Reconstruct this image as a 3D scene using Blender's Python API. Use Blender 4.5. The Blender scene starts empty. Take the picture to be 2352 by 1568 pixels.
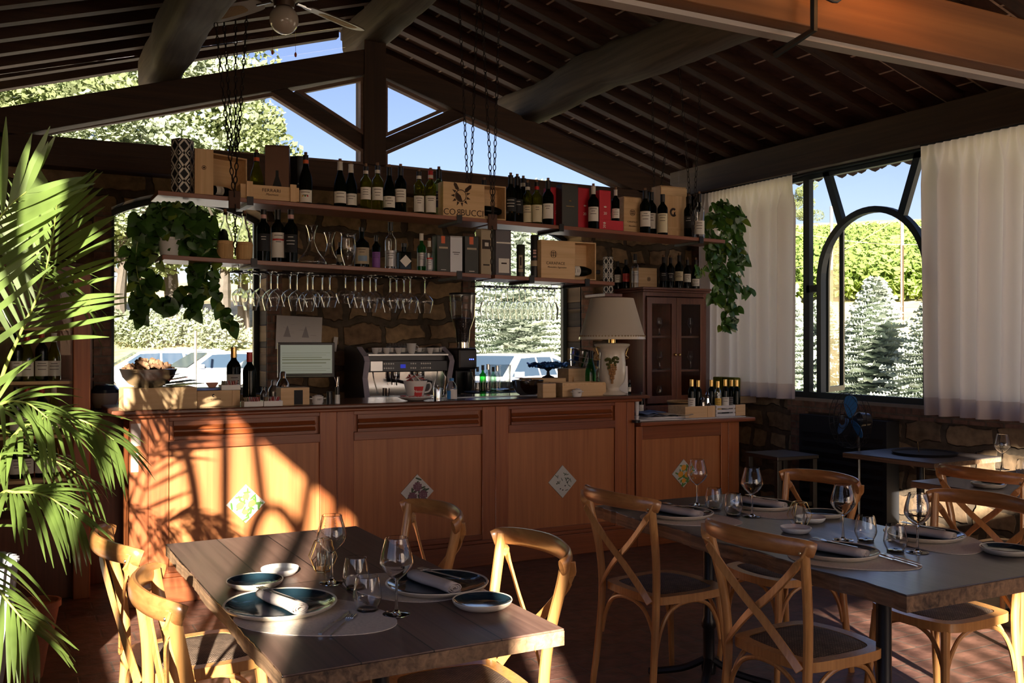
import bpy, bmesh, math, random
from mathutils import Vector, Matrix
from mathutils.geometry import tessellate_polygon
PI = math.pi
R = math.radians
S = bpy.context.scene
COL = S.collection
random.seed(7)

# ---------------------------------------------------------------- camera, sky, sun, exposure
F, HZ, CH, YAW = 2200.0, 790.0, 1.52, R(27.9)          # focal length in px, horizon row, eye height, turn to the right
cam = bpy.data.cameras.new('camera'); camo = bpy.data.objects.new('camera', cam); COL.objects.link(camo)
cam.sensor_width = 36; cam.lens = 36 * F / 2352; cam.clip_end = 2000; cam.clip_start = .05
camo.location = (0, 0, CH); camo.rotation_euler = (PI / 2 + math.atan((HZ - 784) / F), 0, -YAW)
S.camera = camo
SX, SY, SZ = .38, 1.0, -.35                            # direction sunlight travels
W = bpy.data.worlds.new('sky'); S.world = W; W.use_nodes = True
nt = W.node_tree; bg = nt.nodes['Background']
sky = nt.nodes.new('ShaderNodeTexSky'); sky.sky_type = 'NISHITA'; sky.sun_disc = False
sky.sun_elevation = math.atan2(-SZ, math.hypot(SX, SY)); sky.sun_rotation = math.atan2(-SX, -SY)
sky.air_density = 1.0; sky.dust_density = .6; sky.ozone_density = 2.0
tint = nt.nodes.new('ShaderNodeMix'); tint.data_type = 'RGBA'; tint.blend_type = 'MULTIPLY'; tint.inputs[0].default_value = 1; tint.inputs[7].default_value = (.98, .84, 1.0, 1)
nt.links.new(sky.outputs[0], tint.inputs[6]); nt.links.new(tint.outputs[2], bg.inputs[0]); bg.inputs[1].default_value = .14
sun = bpy.data.lights.new('sun', 'SUN'); sun.energy = 29; sun.angle = R(.7); sun.color = (1, .87, .71)
so = bpy.data.objects.new('sun', sun); COL.objects.link(so)
so.rotation_euler = Vector((SX, SY, SZ)).to_track_quat('-Z', 'Y').to_euler()
vs = S.view_settings; vs.view_transform = 'Standard'; vs.look = 'None'; vs.gamma = 1; vs.use_curve_mapping = False; vs.exposure = 0.38
cy = S.cycles; cy.max_bounces = 14; cy.diffuse_bounces = 5; cy.glossy_bounces = 4; cy.transmission_bounces = 12; cy.transparent_max_bounces = 40
cy.caustics_reflective = False; cy.caustics_refractive = False; cy.sample_clamp_indirect = 6; cy.use_denoising = True

# ---------------------------------------------------------------- calibrated rays (photo pixel -> point on a real plane)
CY, SN = math.cos(YAW), math.sin(YAW)
def ray(px):
    k = (px - 1176) / F
    return SN + k * CY, CY - k * SN
def atY(px, y):                    # x and depth where the pixel column meets the plane y
    a, b = ray(px); d = y / b
    return a * d, d
def atX(px, x):
    a, b = ray(px); d = x / a
    return b * d, d
def zat(py, d): return CH + (HZ - py) / F * d
def WY(px, py, y):
    x, d = atY(px, y); return Vector((x, y, zat(py, d)))
def WX(px, py, x):
    y, d = atX(px, x); return Vector((x, y, zat(py, d)))
def WZ(px, py, z):
    d = (z - CH) * F / (HZ - py); a, b = ray(px)
    return Vector((a * d, b * d, z))

# ---------------------------------------------------------------- materials
MATS = {}
def _new(name):
    m = bpy.data.materials.new(name); m.use_nodes = True; MATS[name] = m
    return m, m.node_tree, m.node_tree.nodes['Principled BSDF']
def sc(c): return (*c, 1)
def mat(name, c, rough=.5, metal=0, spec=.5, bump=0, bscale=40, emit=0, coat=0, sub=0):
    m, t, p = _new(name)
    p.inputs['Base Color'].default_value = sc(c); p.inputs['Roughness'].default_value = rough
    p.inputs['Metallic'].default_value = metal; p.inputs['Specular IOR Level'].default_value = spec
    p.inputs['Coat Weight'].default_value = coat
    if emit: p.inputs['Emission Color'].default_value = sc(c); p.inputs['Emission Strength'].default_value = emit
    if bump:
        n = t.nodes.new('ShaderNodeTexNoise'); n.inputs['Scale'].default_value = bscale; n.inputs['Detail'].default_value = 4
        tc = t.nodes.new('ShaderNodeTexCoord'); t.links.new(tc.outputs['Object'], n.inputs['Vector'])
        b = t.nodes.new('ShaderNodeBump'); b.inputs['Strength'].default_value = bump; b.inputs['Distance'].default_value = .01
        t.links.new(n.outputs['Fac'], b.inputs['Height']); t.links.new(b.outputs[0], p.inputs['Normal'])
        cr = t.nodes.new('ShaderNodeMix'); cr.data_type = 'RGBA'
        cr.inputs[6].default_value = sc([x * .72 for x in c]); cr.inputs[7].default_value = sc([min(1, x * 1.18) for x in c])
        t.links.new(n.outputs['Fac'], cr.inputs[0]); t.links.new(cr.outputs[2], p.inputs['Base Color'])
    return m
def ramp(t, src, stops):
    r = t.nodes.new('ShaderNodeValToRGB'); e = r.color_ramp.elements
    while len(e) < len(stops): e.new(.5)
    for k, (p, c) in enumerate(stops): e[k].position = p; e[k].color = sc(c)
    t.links.new(src, r.inputs[0]); return r.outputs[0]
def wood(name, dark, light, axis='Z', scale=1, rough=.4, bump=.15, fine=60, coat=0, spec=.5, planks=0):
    m, t, p = _new(name)
    tc = t.nodes.new('ShaderNodeTexCoord'); mp = t.nodes.new('ShaderNodeMapping')
    st = [fine, fine, fine]; st['XYZ'.index(axis)] = fine * .035
    mp.inputs['Scale'].default_value = [s * scale for s in st]
    t.links.new(tc.outputs['Object'], mp.inputs[0])
    n = t.nodes.new('ShaderNodeTexNoise'); n.inputs['Scale'].default_value = 1; n.inputs['Detail'].default_value = 5; n.inputs['Distortion'].default_value = .6
    t.links.new(mp.outputs[0], n.inputs[0])
    mp2 = t.nodes.new('ShaderNodeMapping'); s2 = [5, 5, 5]; s2['XYZ'.index(axis)] = .6
    mp2.inputs['Scale'].default_value = [s * scale for s in s2]; t.links.new(tc.outputs['Object'], mp2.inputs[0])
    n2 = t.nodes.new('ShaderNodeTexNoise'); n2.inputs['Scale'].default_value = 1; n2.inputs['Detail'].default_value = 3
    t.links.new(mp2.outputs[0], n2.inputs[0])
    a = t.nodes.new('ShaderNodeMath'); a.operation = 'MULTIPLY_ADD'; a.inputs[1].default_value = .6
    sc2 = t.nodes.new('ShaderNodeMath'); sc2.operation = 'MULTIPLY'; sc2.inputs[1].default_value = .45
    t.links.new(n2.outputs[0], sc2.inputs[0]); t.links.new(n.outputs[0], a.inputs[0]); t.links.new(sc2.outputs[0], a.inputs[2])
    c = ramp(t, a.outputs[0], [(.32, dark), (.72, light)])
    t.links.new(c, p.inputs['Base Color']); p.inputs['Roughness'].default_value = rough; p.inputs['Coat Weight'].default_value = coat
    p.inputs['Coat Roughness'].default_value = .25; p.inputs['Specular IOR Level'].default_value = spec
    b = t.nodes.new('ShaderNodeBump'); b.inputs['Strength'].default_value = bump; b.inputs['Distance'].default_value = .004
    t.links.new(n.outputs[0], b.inputs['Height']); t.links.new(b.outputs[0], p.inputs['Normal'])
    if planks:
        sp = t.nodes.new('ShaderNodeSeparateXYZ'); cb = t.nodes.new('ShaderNodeCombineXYZ'); t.links.new(tc.outputs['Object'], sp.inputs[0])
        ia = 'XYZ'.index(axis); t.links.new(sp.outputs[ia], cb.inputs[0]); t.links.new(sp.outputs[1 - ia if ia < 2 else 0], cb.inputs[1])
        br = t.nodes.new('ShaderNodeTexBrick'); br.inputs['Scale'].default_value = 1; br.inputs['Brick Width'].default_value = 6; br.inputs['Row Height'].default_value = planks; br.inputs['Mortar Size'].default_value = .0022
        br.inputs['Color1'].default_value = (1.15, 1.12, 1.1, 1); br.inputs['Color2'].default_value = (.72, .72, .74, 1); br.inputs['Mortar'].default_value = (.12, .12, .12, 1); t.links.new(cb.outputs[0], br.inputs[0])
        mx = t.nodes.new('ShaderNodeMix'); mx.data_type = 'RGBA'; mx.blend_type = 'MULTIPLY'; mx.inputs[0].default_value = 1; t.links.new(c, mx.inputs[6]); t.links.new(br.outputs[0], mx.inputs[7]); t.links.new(mx.outputs[2], p.inputs['Base Color'])
    return m
def glassy(name, tint=(1, 1, 1), rough=.02, ior=1.5, base=0.0, body=None, power=5):
    m, t, p = _new(name); out = t.nodes['Material Output']; t.nodes.remove(p)
    tr = t.nodes.new('ShaderNodeBsdfTransparent'); tr.inputs[0].default_value = sc(tint)
    gl = t.nodes.new('ShaderNodeBsdfGlossy'); gl.inputs['Roughness'].default_value = rough
    fr = t.nodes.new('ShaderNodeLayerWeight'); fr.inputs[0].default_value = .5          # facing, the same from both sides of a thin wall
    pw = t.nodes.new('ShaderNodeMath'); pw.operation = 'POWER'; pw.inputs[1].default_value = power; t.links.new(fr.outputs['Facing'], pw.inputs[0])
    f0 = ((ior - 1) / (ior + 1)) ** 2 + base
    ad = t.nodes.new('ShaderNodeMath'); ad.operation = 'MULTIPLY_ADD'; ad.inputs[1].default_value = 1 - f0; ad.inputs[2].default_value = f0; ad.use_clamp = True
    t.links.new(pw.outputs[0], ad.inputs[0])
    mx = t.nodes.new('ShaderNodeMixShader'); t.links.new(ad.outputs[0], mx.inputs[0]); t.links.new(tr.outputs[0], mx.inputs[1]); t.links.new(gl.outputs[0], mx.inputs[2])
    o = mx.outputs[0]
    if body:
        df = t.nodes.new('ShaderNodeBsdfDiffuse'); df.inputs[0].default_value = sc(body[0])
        m2 = t.nodes.new('ShaderNodeMixShader'); m2.inputs[0].default_value = body[1]
        t.links.new(o, m2.inputs[1]); t.links.new(df.outputs[0], m2.inputs[2]); o = m2.outputs[0]
    t.links.new(o, out.inputs[0]); return m
def cloth(name, c, trans=.5, bump=.1, rough=.9, tcol=None, leafy=False):
    m, t, p = _new(name); out = t.nodes['Material Output']
    p.inputs['Base Color'].default_value = sc(c); p.inputs['Roughness'].default_value = rough
    tl = t.nodes.new('ShaderNodeBsdfTranslucent'); tl.inputs[0].default_value = sc(tcol or c)
    mx = t.nodes.new('ShaderNodeMixShader'); mx.inputs[0].default_value = trans
    t.links.new(p.outputs[0], mx.inputs[1]); t.links.new(tl.outputs[0], mx.inputs[2]); t.links.new(mx.outputs[0], out.inputs[0])
    tc = t.nodes.new('ShaderNodeTexCoord')
    n = t.nodes.new('ShaderNodeTexNoise'); n.inputs['Scale'].default_value = 4 if leafy else 200
    if leafy: n.inputs['Scale'].default_value = leafy; n.inputs['Detail'].default_value = 3
    t.links.new(tc.outputs['Object'], n.inputs[0])
    if leafy:
        col = ramp(t, n.outputs[0], [(.35, [x * .55 for x in c]), (.65, [min(1, x * 1.35) for x in c])]); t.links.new(col, p.inputs['Base Color'])
    else:
        b = t.nodes.new('ShaderNodeBump'); b.inputs['Strength'].default_value = bump; b.inputs['Distance'].default_value = .002
        t.links.new(n.outputs[0], b.inputs['Height']); t.links.new(b.outputs[0], p.inputs['Normal'])
    return m
def bricky(name, ax, c1, c2, mortar, bw, bh, ms=.012, dist=.05, bump=.6, offset=.5, rough=.9, squash=1.0, noise=2.2):
    """stone / brick / tile courses laid over the two world axes in ax"""
    m, t, p = _new(name)
    tc = t.nodes.new('ShaderNodeTexCoord'); sp = t.nodes.new('ShaderNodeSeparateXYZ'); cb = t.nodes.new('ShaderNodeCombineXYZ')
    t.links.new(tc.outputs['Object'], sp.inputs[0])
    t.links.new(sp.outputs['XYZ'.index(ax[0])], cb.inputs[0]); t.links.new(sp.outputs['XYZ'.index(ax[1])], cb.inputs[1])
    v = cb.outputs[0]
    nz = t.nodes.new('ShaderNodeTexNoise'); nz.inputs['Scale'].default_value = noise; nz.inputs['Detail'].default_value = 3
    t.links.new(v, nz.inputs[0])
    sb = t.nodes.new('ShaderNodeVectorMath'); sb.operation = 'SUBTRACT'; sb.inputs[1].default_value = (.5, .5, .5); t.links.new(nz.outputs['Color'], sb.inputs[0])
    sl = t.nodes.new('ShaderNodeVectorMath'); sl.operation = 'SCALE'; sl.inputs[3].default_value = dist; t.links.new(sb.outputs[0], sl.inputs[0])
    av = t.nodes.new('ShaderNodeVectorMath'); av.operation = 'ADD'; t.links.new(v, av.inputs[0]); t.links.new(sl.outputs[0], av.inputs[1])
    br = t.nodes.new('ShaderNodeTexBrick'); br.inputs['Scale'].default_value = 1; br.inputs['Brick Width'].default_value = bw
    br.inputs['Row Height'].default_value = bh; br.inputs['Mortar Size'].default_value = ms; br.inputs['Mortar Smooth'].default_value = .3
    br.inputs['Bias'].default_value = 0; br.offset = offset; br.squash = squash; br.squash_frequency = 3
    br.inputs['Color1'].default_value = sc(c1); br.inputs['Color2'].default_value = sc(c2); br.inputs['Mortar'].default_value = sc(mortar)
    t.links.new(av.outputs[0], br.inputs[0])
    n2 = t.nodes.new('ShaderNodeTexNoise'); n2.inputs['Scale'].default_value = 14; n2.inputs['Detail'].default_value = 6; t.links.new(v, n2.inputs[0])
    mx = t.nodes.new('ShaderNodeMix'); mx.data_type = 'RGBA'; mx.blend_type = 'MULTIPLY'; mx.inputs[0].default_value = .8
    cc = ramp(t, n2.outputs[0], [(.3, (.45, .45, .45)), (.7, (1.3, 1.3, 1.3))])
    t.links.new(br.outputs[0], mx.inputs[6]); t.links.new(cc, mx.inputs[7]); t.links.new(mx.outputs[2], p.inputs['Base Color'])
    p.inputs['Roughness'].default_value = rough
    b = t.nodes.new('ShaderNodeBump'); b.inputs['Strength'].default_value = bump; b.inputs['Distance'].default_value = .03; b.invert = True
    b2 = t.nodes.new('ShaderNodeBump'); b2.inputs['Strength'].default_value = .5; b2.inputs['Distance'].default_value = .01
    t.links.new(br.outputs[1], b.inputs['Height']); t.links.new(n2.outputs[0], b2.inputs['Height']); t.links.new(b.outputs[0], b2.inputs['Normal']); t.links.new(b2.outputs[0], p.inputs['Normal'])
    return m

# room
M_stoneX = bricky('stone_xz', 'XZ', (.40, .27, .14), (.20, .125, .07), (.10, .075, .05), .38, .19, .03, .20, .9, squash=.6, noise=3.2)
M_stoneY = bricky('stone_yz', 'YZ', (.40, .28, .16), (.20, .135, .08), (.12, .09, .06), .38, .19, .03, .20, .9, squash=.6, noise=3.2)
M_brickX = bricky('brick_xz', 'XZ', (.33, .19, .13), (.24, .13, .09), (.22, .17, .13), .14, .065, .008, .01)
M_brickY = bricky('brick_yz', 'YZ', (.30, .17, .12), (.22, .12, .08), (.20, .15, .11), .14, .065, .008, .01)
M_floor = bricky('cotto_floor', 'XY', (.17, .085, .062), (.12, .058, .045), (.10, .075, .062), .30, .15, .006, .006, .25, rough=.42)
M_deck = bricky('terracotta_deck', 'XY', (.12, .05, .030), (.08, .036, .022), (.80, .58, .42), .29, .345, .010, .012, .1, offset=.37, noise=1.2)
M_beam = wood('dark_beam', (.035, .018, .010), (.095, .045, .025), 'X', .5, .7, .5)
M_beamY = wood('dark_log', (.040, .028, .019), (.13, .092, .062), 'Y', .5, .75, .6)
M_beamV = wood('dark_post', (.035, .018, .010), (.095, .045, .025), 'Z', .5, .7, .5)
M_log = wood('orange_log', (.10, .035, .010), (.34, .150, .050), 'X', .25, .6, 1.2, fine=50)
M_joist = wood('joist', (.032, .014, .008), (.085, .038, .020), 'X', .6, .7, .3)
M_frame = mat('window_steel', (.018, .030, .032), .45, 0)
M_trimw = wood('glazing_bead', (.16, .09, .06), (.30, .17, .11), 'X', .6, .6, .2)
M_pane = glassy('window_glass', (.98, .99, .985), .01, 1.25)
# woods
M_bar = wood('bar_wood', (.22, .055, .016), (.40, .125, .036), 'Z', 1, .42, .12, coat=.15)
M_barH = wood('bar_rail_wood', (.16, .040, .012), (.29, .080, .024), 'X', 1, .38, .12, coat=.2)
M_panel = wood('bar_panel_wood', (.31, .100, .032), (.50, .190, .062), 'Z', .8, .42, .08, fine=45, coat=.15)
M_top = wood('worktop_wood', (.075, .022, .012), (.16, .055, .028), 'X', 1, .22, .06, coat=.4)
M_shelf = wood('shelf_wood', (.17, .050, .022), (.30, .095, .040), 'X', 1, .4, .1, coat=.2)
M_pine = wood('pine', (.58, .36, .17), (.80, .57, .32), 'X', 1, .55, .08, fine=40)
M_pineV = wood('pine_upright', (.58, .35, .16), (.80, .56, .31), 'Z', 1, .55, .08, fine=40)
M_chair = wood('honey_beech', (.42, .19, .055), (.66, .34, .115), 'Z', 1.3, .32, .05, coat=.35)
M_crest = wood('crest_beech', (.30, .12, .036), (.50, .23, .075), 'Y', 1.3, .28, .05, coat=.4)
M_table = wood('dark_plank_table', (.085, .047, .038), (.205, .125, .098), 'Y', .7, .36, .15, coat=.15, spec=.5, planks=.19)
M_slate = wood('grey_plank_table', (.050, .042, .042), (.105, .090, .088), 'Y', .7, .34, .12, coat=.25, spec=.6)
M_edge = wood('rough_table_edge', (.025, .014, .010), (.40, .24, .13), 'Y', .9, .7, 1.0, fine=60)
M_cab = wood('cabinet_wood', (.115, .036, .018), (.215, .072, .036), 'Z', 1, .4, .1, coat=.2)
M_black = mat('black_metal', (.012, .012, .014), .4, .4)
M_blackp = mat('black_plastic', (.012, .012, .014), .3)
M_blk = mat('matte_black', (.010, .011, .014), .7)
M_steel = mat('polished_steel', (.75, .74, .72), .12, 1)
M_steelb = mat('brushed_steel', (.55, .54, .52), .32, 1)
M_brass = mat('brass', (.78, .52, .2), .22, 1)
M_iron = mat('chain_iron', (.045, .035, .032), .5, .7)
M_glass = glassy('clear_glass', (.97, .98, .98), .015, 1.5, .03, power=2.2)
M_glassb = glassy('heavy_glass', (.93, .95, .95), .02, 1.6, .05, power=2)
M_white = mat('white_ceramic', (.78, .77, .74), .18, coat=.3)
M_cream = mat('cream_ceramic', (.74, .68, .56), .2, coat=.3)
M_paper = mat('paper', (.74, .72, .70), .8)
M_label = mat('label_paper', (.84, .81, .74), .8)
M_labelc = mat('cream_label', (.76, .68, .48), .8)
M_ink = mat('ink', (.05, .035, .03), .8)
M_inkb = mat('burnt_ink', (.045, .020, .010), .8)
M_blue = mat('plate_blue_glaze', (.012, .030, .045), .10, coat=.5, bump=.10, bscale=14)
M_cutl = mat('cutlery_steel', (.80, .79, .77), .24, 1)
M_rglass = mat('table_glass', (1, 1, 1), .0); MATS['table_glass'].node_tree.nodes['Principled BSDF'].inputs['Transmission Weight'].default_value = 1; MATS['table_glass'].node_tree.nodes['Principled BSDF'].inputs['IOR'].default_value = 1.45
M_rim = mat('plate_cream_rim', (.62, .56, .46), .35)
M_mat = mat('taupe_leather', (.70, .62, .54), .7, bump=.08, bscale=120)
M_napkin = cloth('napkin_linen', (.68, .60, .55), .1, .4)
M_cork = mat('cork', (.26, .14, .075), .8, bump=.3, bscale=120)
M_red = mat('gift_red', (.58, .015, .035), .45)
M_redp = mat('sachet_red', (.62, .05, .05), .5)
M_dkg = mat('dark_grey_box', (.035, .037, .032), .5)
M_brn = mat('bronze_box', (.16, .070, .035), .45, bump=.2, bscale=9)
M_orange = mat('orange_band', (.75, .14, .04), .5)
M_navy = mat('navy_label', (.02, .025, .09), .5)
M_purple = mat('purple_label', (.22, .07, .34), .5)
M_yellow = mat('yellow_label', (.75, .48, .06), .5)
M_grey = mat('grey_box', (.12, .115, .13), .5)
M_silver = mat('silver_card', (.45, .45, .46), .35, .3)
M_tan = mat('tan_card', (.46, .38, .26), .6)
M_btl = glassy('dark_bottle', (.02, .025, .015), .04, 1.5, .03, body=((.006, .009, .006), .75))
M_btlol = glassy('olive_bottle', (.66, .74, .06), .04, 1.5, .03, body=((.12, .14, .01), .14))
M_btlgr = glassy('green_bottle', (.10, .62, .16), .04, 1.5, .03, body=((.02, .16, .04), .2))
M_btlpg = glassy('pale_green_bottle', (.62, .85, .66), .03, 1.5, .03)
M_wine = mat('dark_wine', (.008, .005, .006), .2)
M_cap_k = mat('black_capsule', (.012, .011, .012), .4)
M_cap_r = mat('red_capsule', (.55, .025, .02), .35)
M_cap_w = mat('white_capsule', (.75, .70, .62), .4)
M_cap_p = mat('pink_capsule', (.60, .35, .32), .4)
M_straw = wood('straw', (.50, .28, .10), (.78, .52, .24), 'Z', 3, .8, .6)
M_wick = mat('wicker', (.10, .055, .03), .8, bump=.8, bscale=90)
M_leaf = cloth('pothos_leaf', (.045, .12, .022), .25, leafy=14, rough=.35, tcol=(.16, .34, .03))
M_leafy = cloth('pothos_leaf_light', (.16, .24, .03), .3, leafy=14, rough=.35, tcol=(.3, .42, .05))
M_palm = cloth('palm_leaf', (.10, .155, .035), .25, leafy=5, rough=.36, tcol=(.22, .30, .05))
M_palms = mat('palm_stalk', (.30, .38, .08), .4)
M_terra = mat('terracotta', (.42, .16, .08), .8, bump=.2, bscale=30)
M_pot = mat('grey_planter', (.42, .44, .50), .5)
M_curt = cloth('curtain_linen', (.74, .66, .60), .62, .15, tcol=(.92, .84, .80))
M_hem = cloth('curtain_hem', (.66, .56, .50), .42, .15, tcol=(.72, .60, .54))
M_shade = cloth('lampshade_linen', (.66, .60, .50), .25, .4)
M_fringe = mat('shade_trim', (.42, .30, .16), .8)
M_bluef = mat('fan_blue', (.03, .22, .60), .35)
M_blued = mat('metallic_blue', (.03, .13, .40), .18, .8, bump=1.0, bscale=60)
M_rattan = bricky('rattan_weave', 'XY', (.34, .24, .17), (.22, .15, .11), (.06, .04, .03), .012, .006, .0014, 0, .8, rough=.6)
M_opal = mat('opal_glass', (.62, .54, .46), .18, coat=.5)
M_blade = mat('fan_blade_cream', (.52, .44, .30), .4)
M_cane = mat('cane_inset', (.50, .29, .08), .7, bump=.9, bscale=160)
M_bladeD = mat('fan_blade_dark', (.09, .05, .028), .4)
M_lemon = mat('lemon_paint', (.62, .52, .08), .3); M_leafp = mat('leaf_paint', (.10, .24, .05), .3); M_leafd = mat('dark_leaf_paint', (.04, .07, .03), .3)
M_grape = mat('grape_paint', (.16, .06, .09), .3); M_olive = mat('olive_paint', (.05, .05, .04), .3); M_orng = mat('orange_paint', (.80, .36, .04), .3)
M_tile = mat('tile_glaze', (.60, .60, .55), .12, coat=.5)
M_heat = mat('heater_element', (1, .32, .06), .5, emit=8)
M_screen = mat('screen_page', (.30, .33, .27), .4, emit=.30)
M_scrbar = mat('screen_bar', (.10, .11, .05), .4, emit=.35)
M_lcd = mat('blue_display', (.01, .02, .30), .4, emit=.8)
M_led = mat('blue_led', (.05, .08, 1), .4, emit=8)
M_keyw = mat('white_keys', (.8, .78, .72), .3)
# outdoors
M_car = mat('white_car_paint', (.78, .80, .84), .18, coat=.8); M_carg = mat('car_glass', (.03, .05, .08), .08); M_tyre = mat('tyre', (.015, .015, .015), .8); M_rim2 = mat('wheel_alloy', (.5, .5, .52), .3, .9)
M_bark = mat('bark', (.07, .06, .05), .9, bump=.6, bscale=6)
M_tree = cloth('oak_foliage', (.17, .21, .10), .25, leafy=.5, tcol=(.30, .40, .10))
M_tree2 = cloth('silver_foliage', (.24, .29, .20), .25, leafy=.6, tcol=(.36, .42, .2))
M_spr = cloth('spruce_foliage', (.34, .40, .33), .15, leafy=1.5, tcol=(.35, .4, .3))
M_vine = cloth('vineyard_foliage', (.20, .30, .07), .3, leafy=.6, tcol=(.36, .48, .1))
M_gravel = mat('gravel', (.50, .45, .36), .95, bump=.5, bscale=1.5)
M_roof = mat('eave_tiles', (.10, .065, .05), .9, bump=.6, bscale=9)

# ---------------------------------------------------------------- mesh building
class MB:
    def __init__(s): s.v = []; s.f = []; s.m = []; s.mats = []
    def mi(s, m):
        if m is None: return 0
        if m not in s.mats: s.mats.append(m)
        return s.mats.index(m)
    def add(s, vs, fs, m=None, T=None):
        o = len(s.v); k = s.mi(m)
        s.v += [(T @ Vector(v)) if T else Vector(v) for v in vs]
        for f in fs: s.f.append([i + o for i in f]); s.m.append(k)
        return s
    def box(s, x0, x1, y0, y1, z0, z1, m=None, T=None):
        v = [(x, y, z) for z in (z0, z1) for y in (y0, y1) for x in (x0, x1)]
        return s.add(v, [(0, 2, 3, 1), (4, 5, 7, 6), (0, 1, 5, 4), (2, 6, 7, 3), (0, 4, 6, 2), (1, 3, 7, 5)], m, T)
    def cbox(s, c, d, m=None, rz=0, rx=0, ry=0):
        T = Matrix.Translation(c) @ Matrix.Rotation(rz, 4, 'Z') @ Matrix.Rotation(ry, 4, 'Y') @ Matrix.Rotation(rx, 4, 'X')
        return s.box(-d[0] / 2, d[0] / 2, -d[1] / 2, d[1] / 2, -d[2] / 2, d[2] / 2, m, T)
    def lathe(s, prof, seg=24, m=None, T=None, a0=0, a1=2 * PI, c=(0, 0, 0)):
        full = abs(a1 - a0 - 2 * PI) < 1e-6; n = seg if full else seg + 1; v = []; f = []
        for r, z in prof:
            for i in range(n):
                a = a0 + (a1 - a0) * i / seg; v.append((c[0] + max(r, 1e-4) * math.cos(a), c[1] + max(r, 1e-4) * math.sin(a), c[2] + z))
        for j in range(len(prof) - 1):
            for i in range(seg):
                k = (i + 1) % n; f.append((j * n + i, j * n + k, (j + 1) * n + k, (j + 1) * n + i))
        return s.add(v, f, m, T)
    def sphere(s, c, r, m=None, seg=16, sz=1.0):
        n = seg // 2
        return s.lathe([(r * math.sin(PI * k / n), -r * sz * math.cos(PI * k / n)) for k in range(n + 1)], seg, m, c=c)
    def cyl(s, c, r, h, m=None, seg=20, r2=None):
        r2 = r if r2 is None else r2
        return s.lathe([(0, 0), (r, 0), (r2, h), (0, h)], seg, m, c=c)
    def sweep(s, path, sec, m=None, up=(0, 0, 1), scale=None, closed=False, cap=True):
        """section points (u across, w along up) carried along path; scale: per-point factor or (fu, fw)"""
        P = [Vector(p) for p in path]; n = len(P); k = len(sec); up = Vector(up); v = []; f = []
        for i, p in enumerate(P):
            t = (P[(i + 1) % n] - P[i - 1]) if closed else (P[min(i + 1, n - 1)] - P[max(i - 1, 0)])
            t.normalize(); a = t.cross(up)
            if a.length < 1e-3: a = t.cross(Vector((0, 1, .1)))
            a.normalize(); b = a.cross(t).normalized()
            q = scale[i] if scale else 1
            qu, qw = q if isinstance(q, tuple) else (q, q)
            v += [p + a * (u * qu) + b * (w * qw) for u, w in sec]
        for i in range(n if closed else n - 1):
            j = (i + 1) % n
            for e in range(k): g = (e + 1) % k; f.append((i * k + e, i * k + g, j * k + g, j * k + e))
        if cap and not closed: f.append(tuple(range(k))[::-1]); f.append(tuple((n - 1) * k + e for e in range(k)))
        return s.add(v, f, m)
    def tube(s, path, r, m=None, seg=8, up=(0, 0, 1), scale=None, closed=False):
        return s.sweep(path, circ(r, r, seg), m, up, scale, closed)
    def prism(s, loops, d, m=None, T=None):
        """flat outline (first loop) with holes, in x,y, thickened to z = 0..d"""
        L = [[Vector((p[0], p[1], 0)) for p in l] for l in loops]; tri = tessellate_polygon(L)
        pts = [p for l in L for p in l]; n = len(pts)
        v = [(p.x, p.y, 0) for p in pts] + [(p.x, p.y, d) for p in pts]; f = []
        for a, b, c in tri:
            if (pts[b] - pts[a]).cross(pts[c] - pts[a]).z < 0: b, c = c, b
            f.append((c, b, a)); f.append((a + n, b + n, c + n))
        o = 0
        for li, l in enumerate(L):
            k = len(l); area = sum(l[i].x * l[(i + 1) % k].y - l[(i + 1) % k].x * l[i].y for i in range(k))
            for i in range(k):
                a, b = o + i, o + (i + 1) % k
                if (area > 0) == (li > 0): a, b = b, a
                f.append((a, b, b + n, a + n))
            o += k
        return s.add(v, f, m, T)
    def build(s, name, m=None, parent=None, loc=(0, 0, 0), rot=(0, 0, 0), smooth=35, bev=0, link=True):
        me = bpy.data.meshes.new(name); me.from_pydata([tuple(v) for v in s.v], [], s.f)
        ml = s.mats if s.mats else [m]
        for q in ml: me.materials.append(q)
        if len(ml) > 1: me.polygons.foreach_set('material_index', s.m)
        if smooth:
            me.polygons.foreach_set('use_smooth', [True] * len(me.polygons)); me.update()
            try: me.set_sharp_from_angle(angle=R(smooth))
            except Exception: pass
        me.update()
        return put(name, me, parent, loc, rot, bev)
def circ(rx, ry, seg=8): return [(rx * math.cos(2 * PI * i / seg), ry * math.sin(2 * PI * i / seg)) for i in range(seg)]
def put(name, me, parent=None, loc=(0, 0, 0), rot=(0, 0, 0), bev=0, scale=None):
    o = bpy.data.objects.new(name, me); COL.objects.link(o); o.location = loc; o.rotation_euler = rot
    if scale: o.scale = scale
    if parent: o.parent = parent
    if bev:
        b = o.modifiers.new('bevel', 'BEVEL'); b.width = bev; b.segments = 2; b.limit_method = 'ANGLE'; b.angle_limit = R(40)
    return o
def spl(pts, n=6, closed=False):
    P = [Vector(p) for p in pts]; out = []; k = len(P)
    rng = range(k) if closed else range(k - 1)
    for i in rng:
        a, b, c, d = (P[(i - 1) % k], P[i], P[(i + 1) % k], P[(i + 2) % k]) if closed else (P[max(i - 1, 0)], P[i], P[i + 1], P[min(i + 2, k - 1)])
        for j in range(n):
            t = j / n; out.append(.5 * ((2 * b) + (c - a) * t + (2 * a - 5 * b + 4 * c - d) * t * t + (3 * b - 3 * c + d - a) * t ** 3))
    if not closed: out.append(P[-1])
    return out
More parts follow.
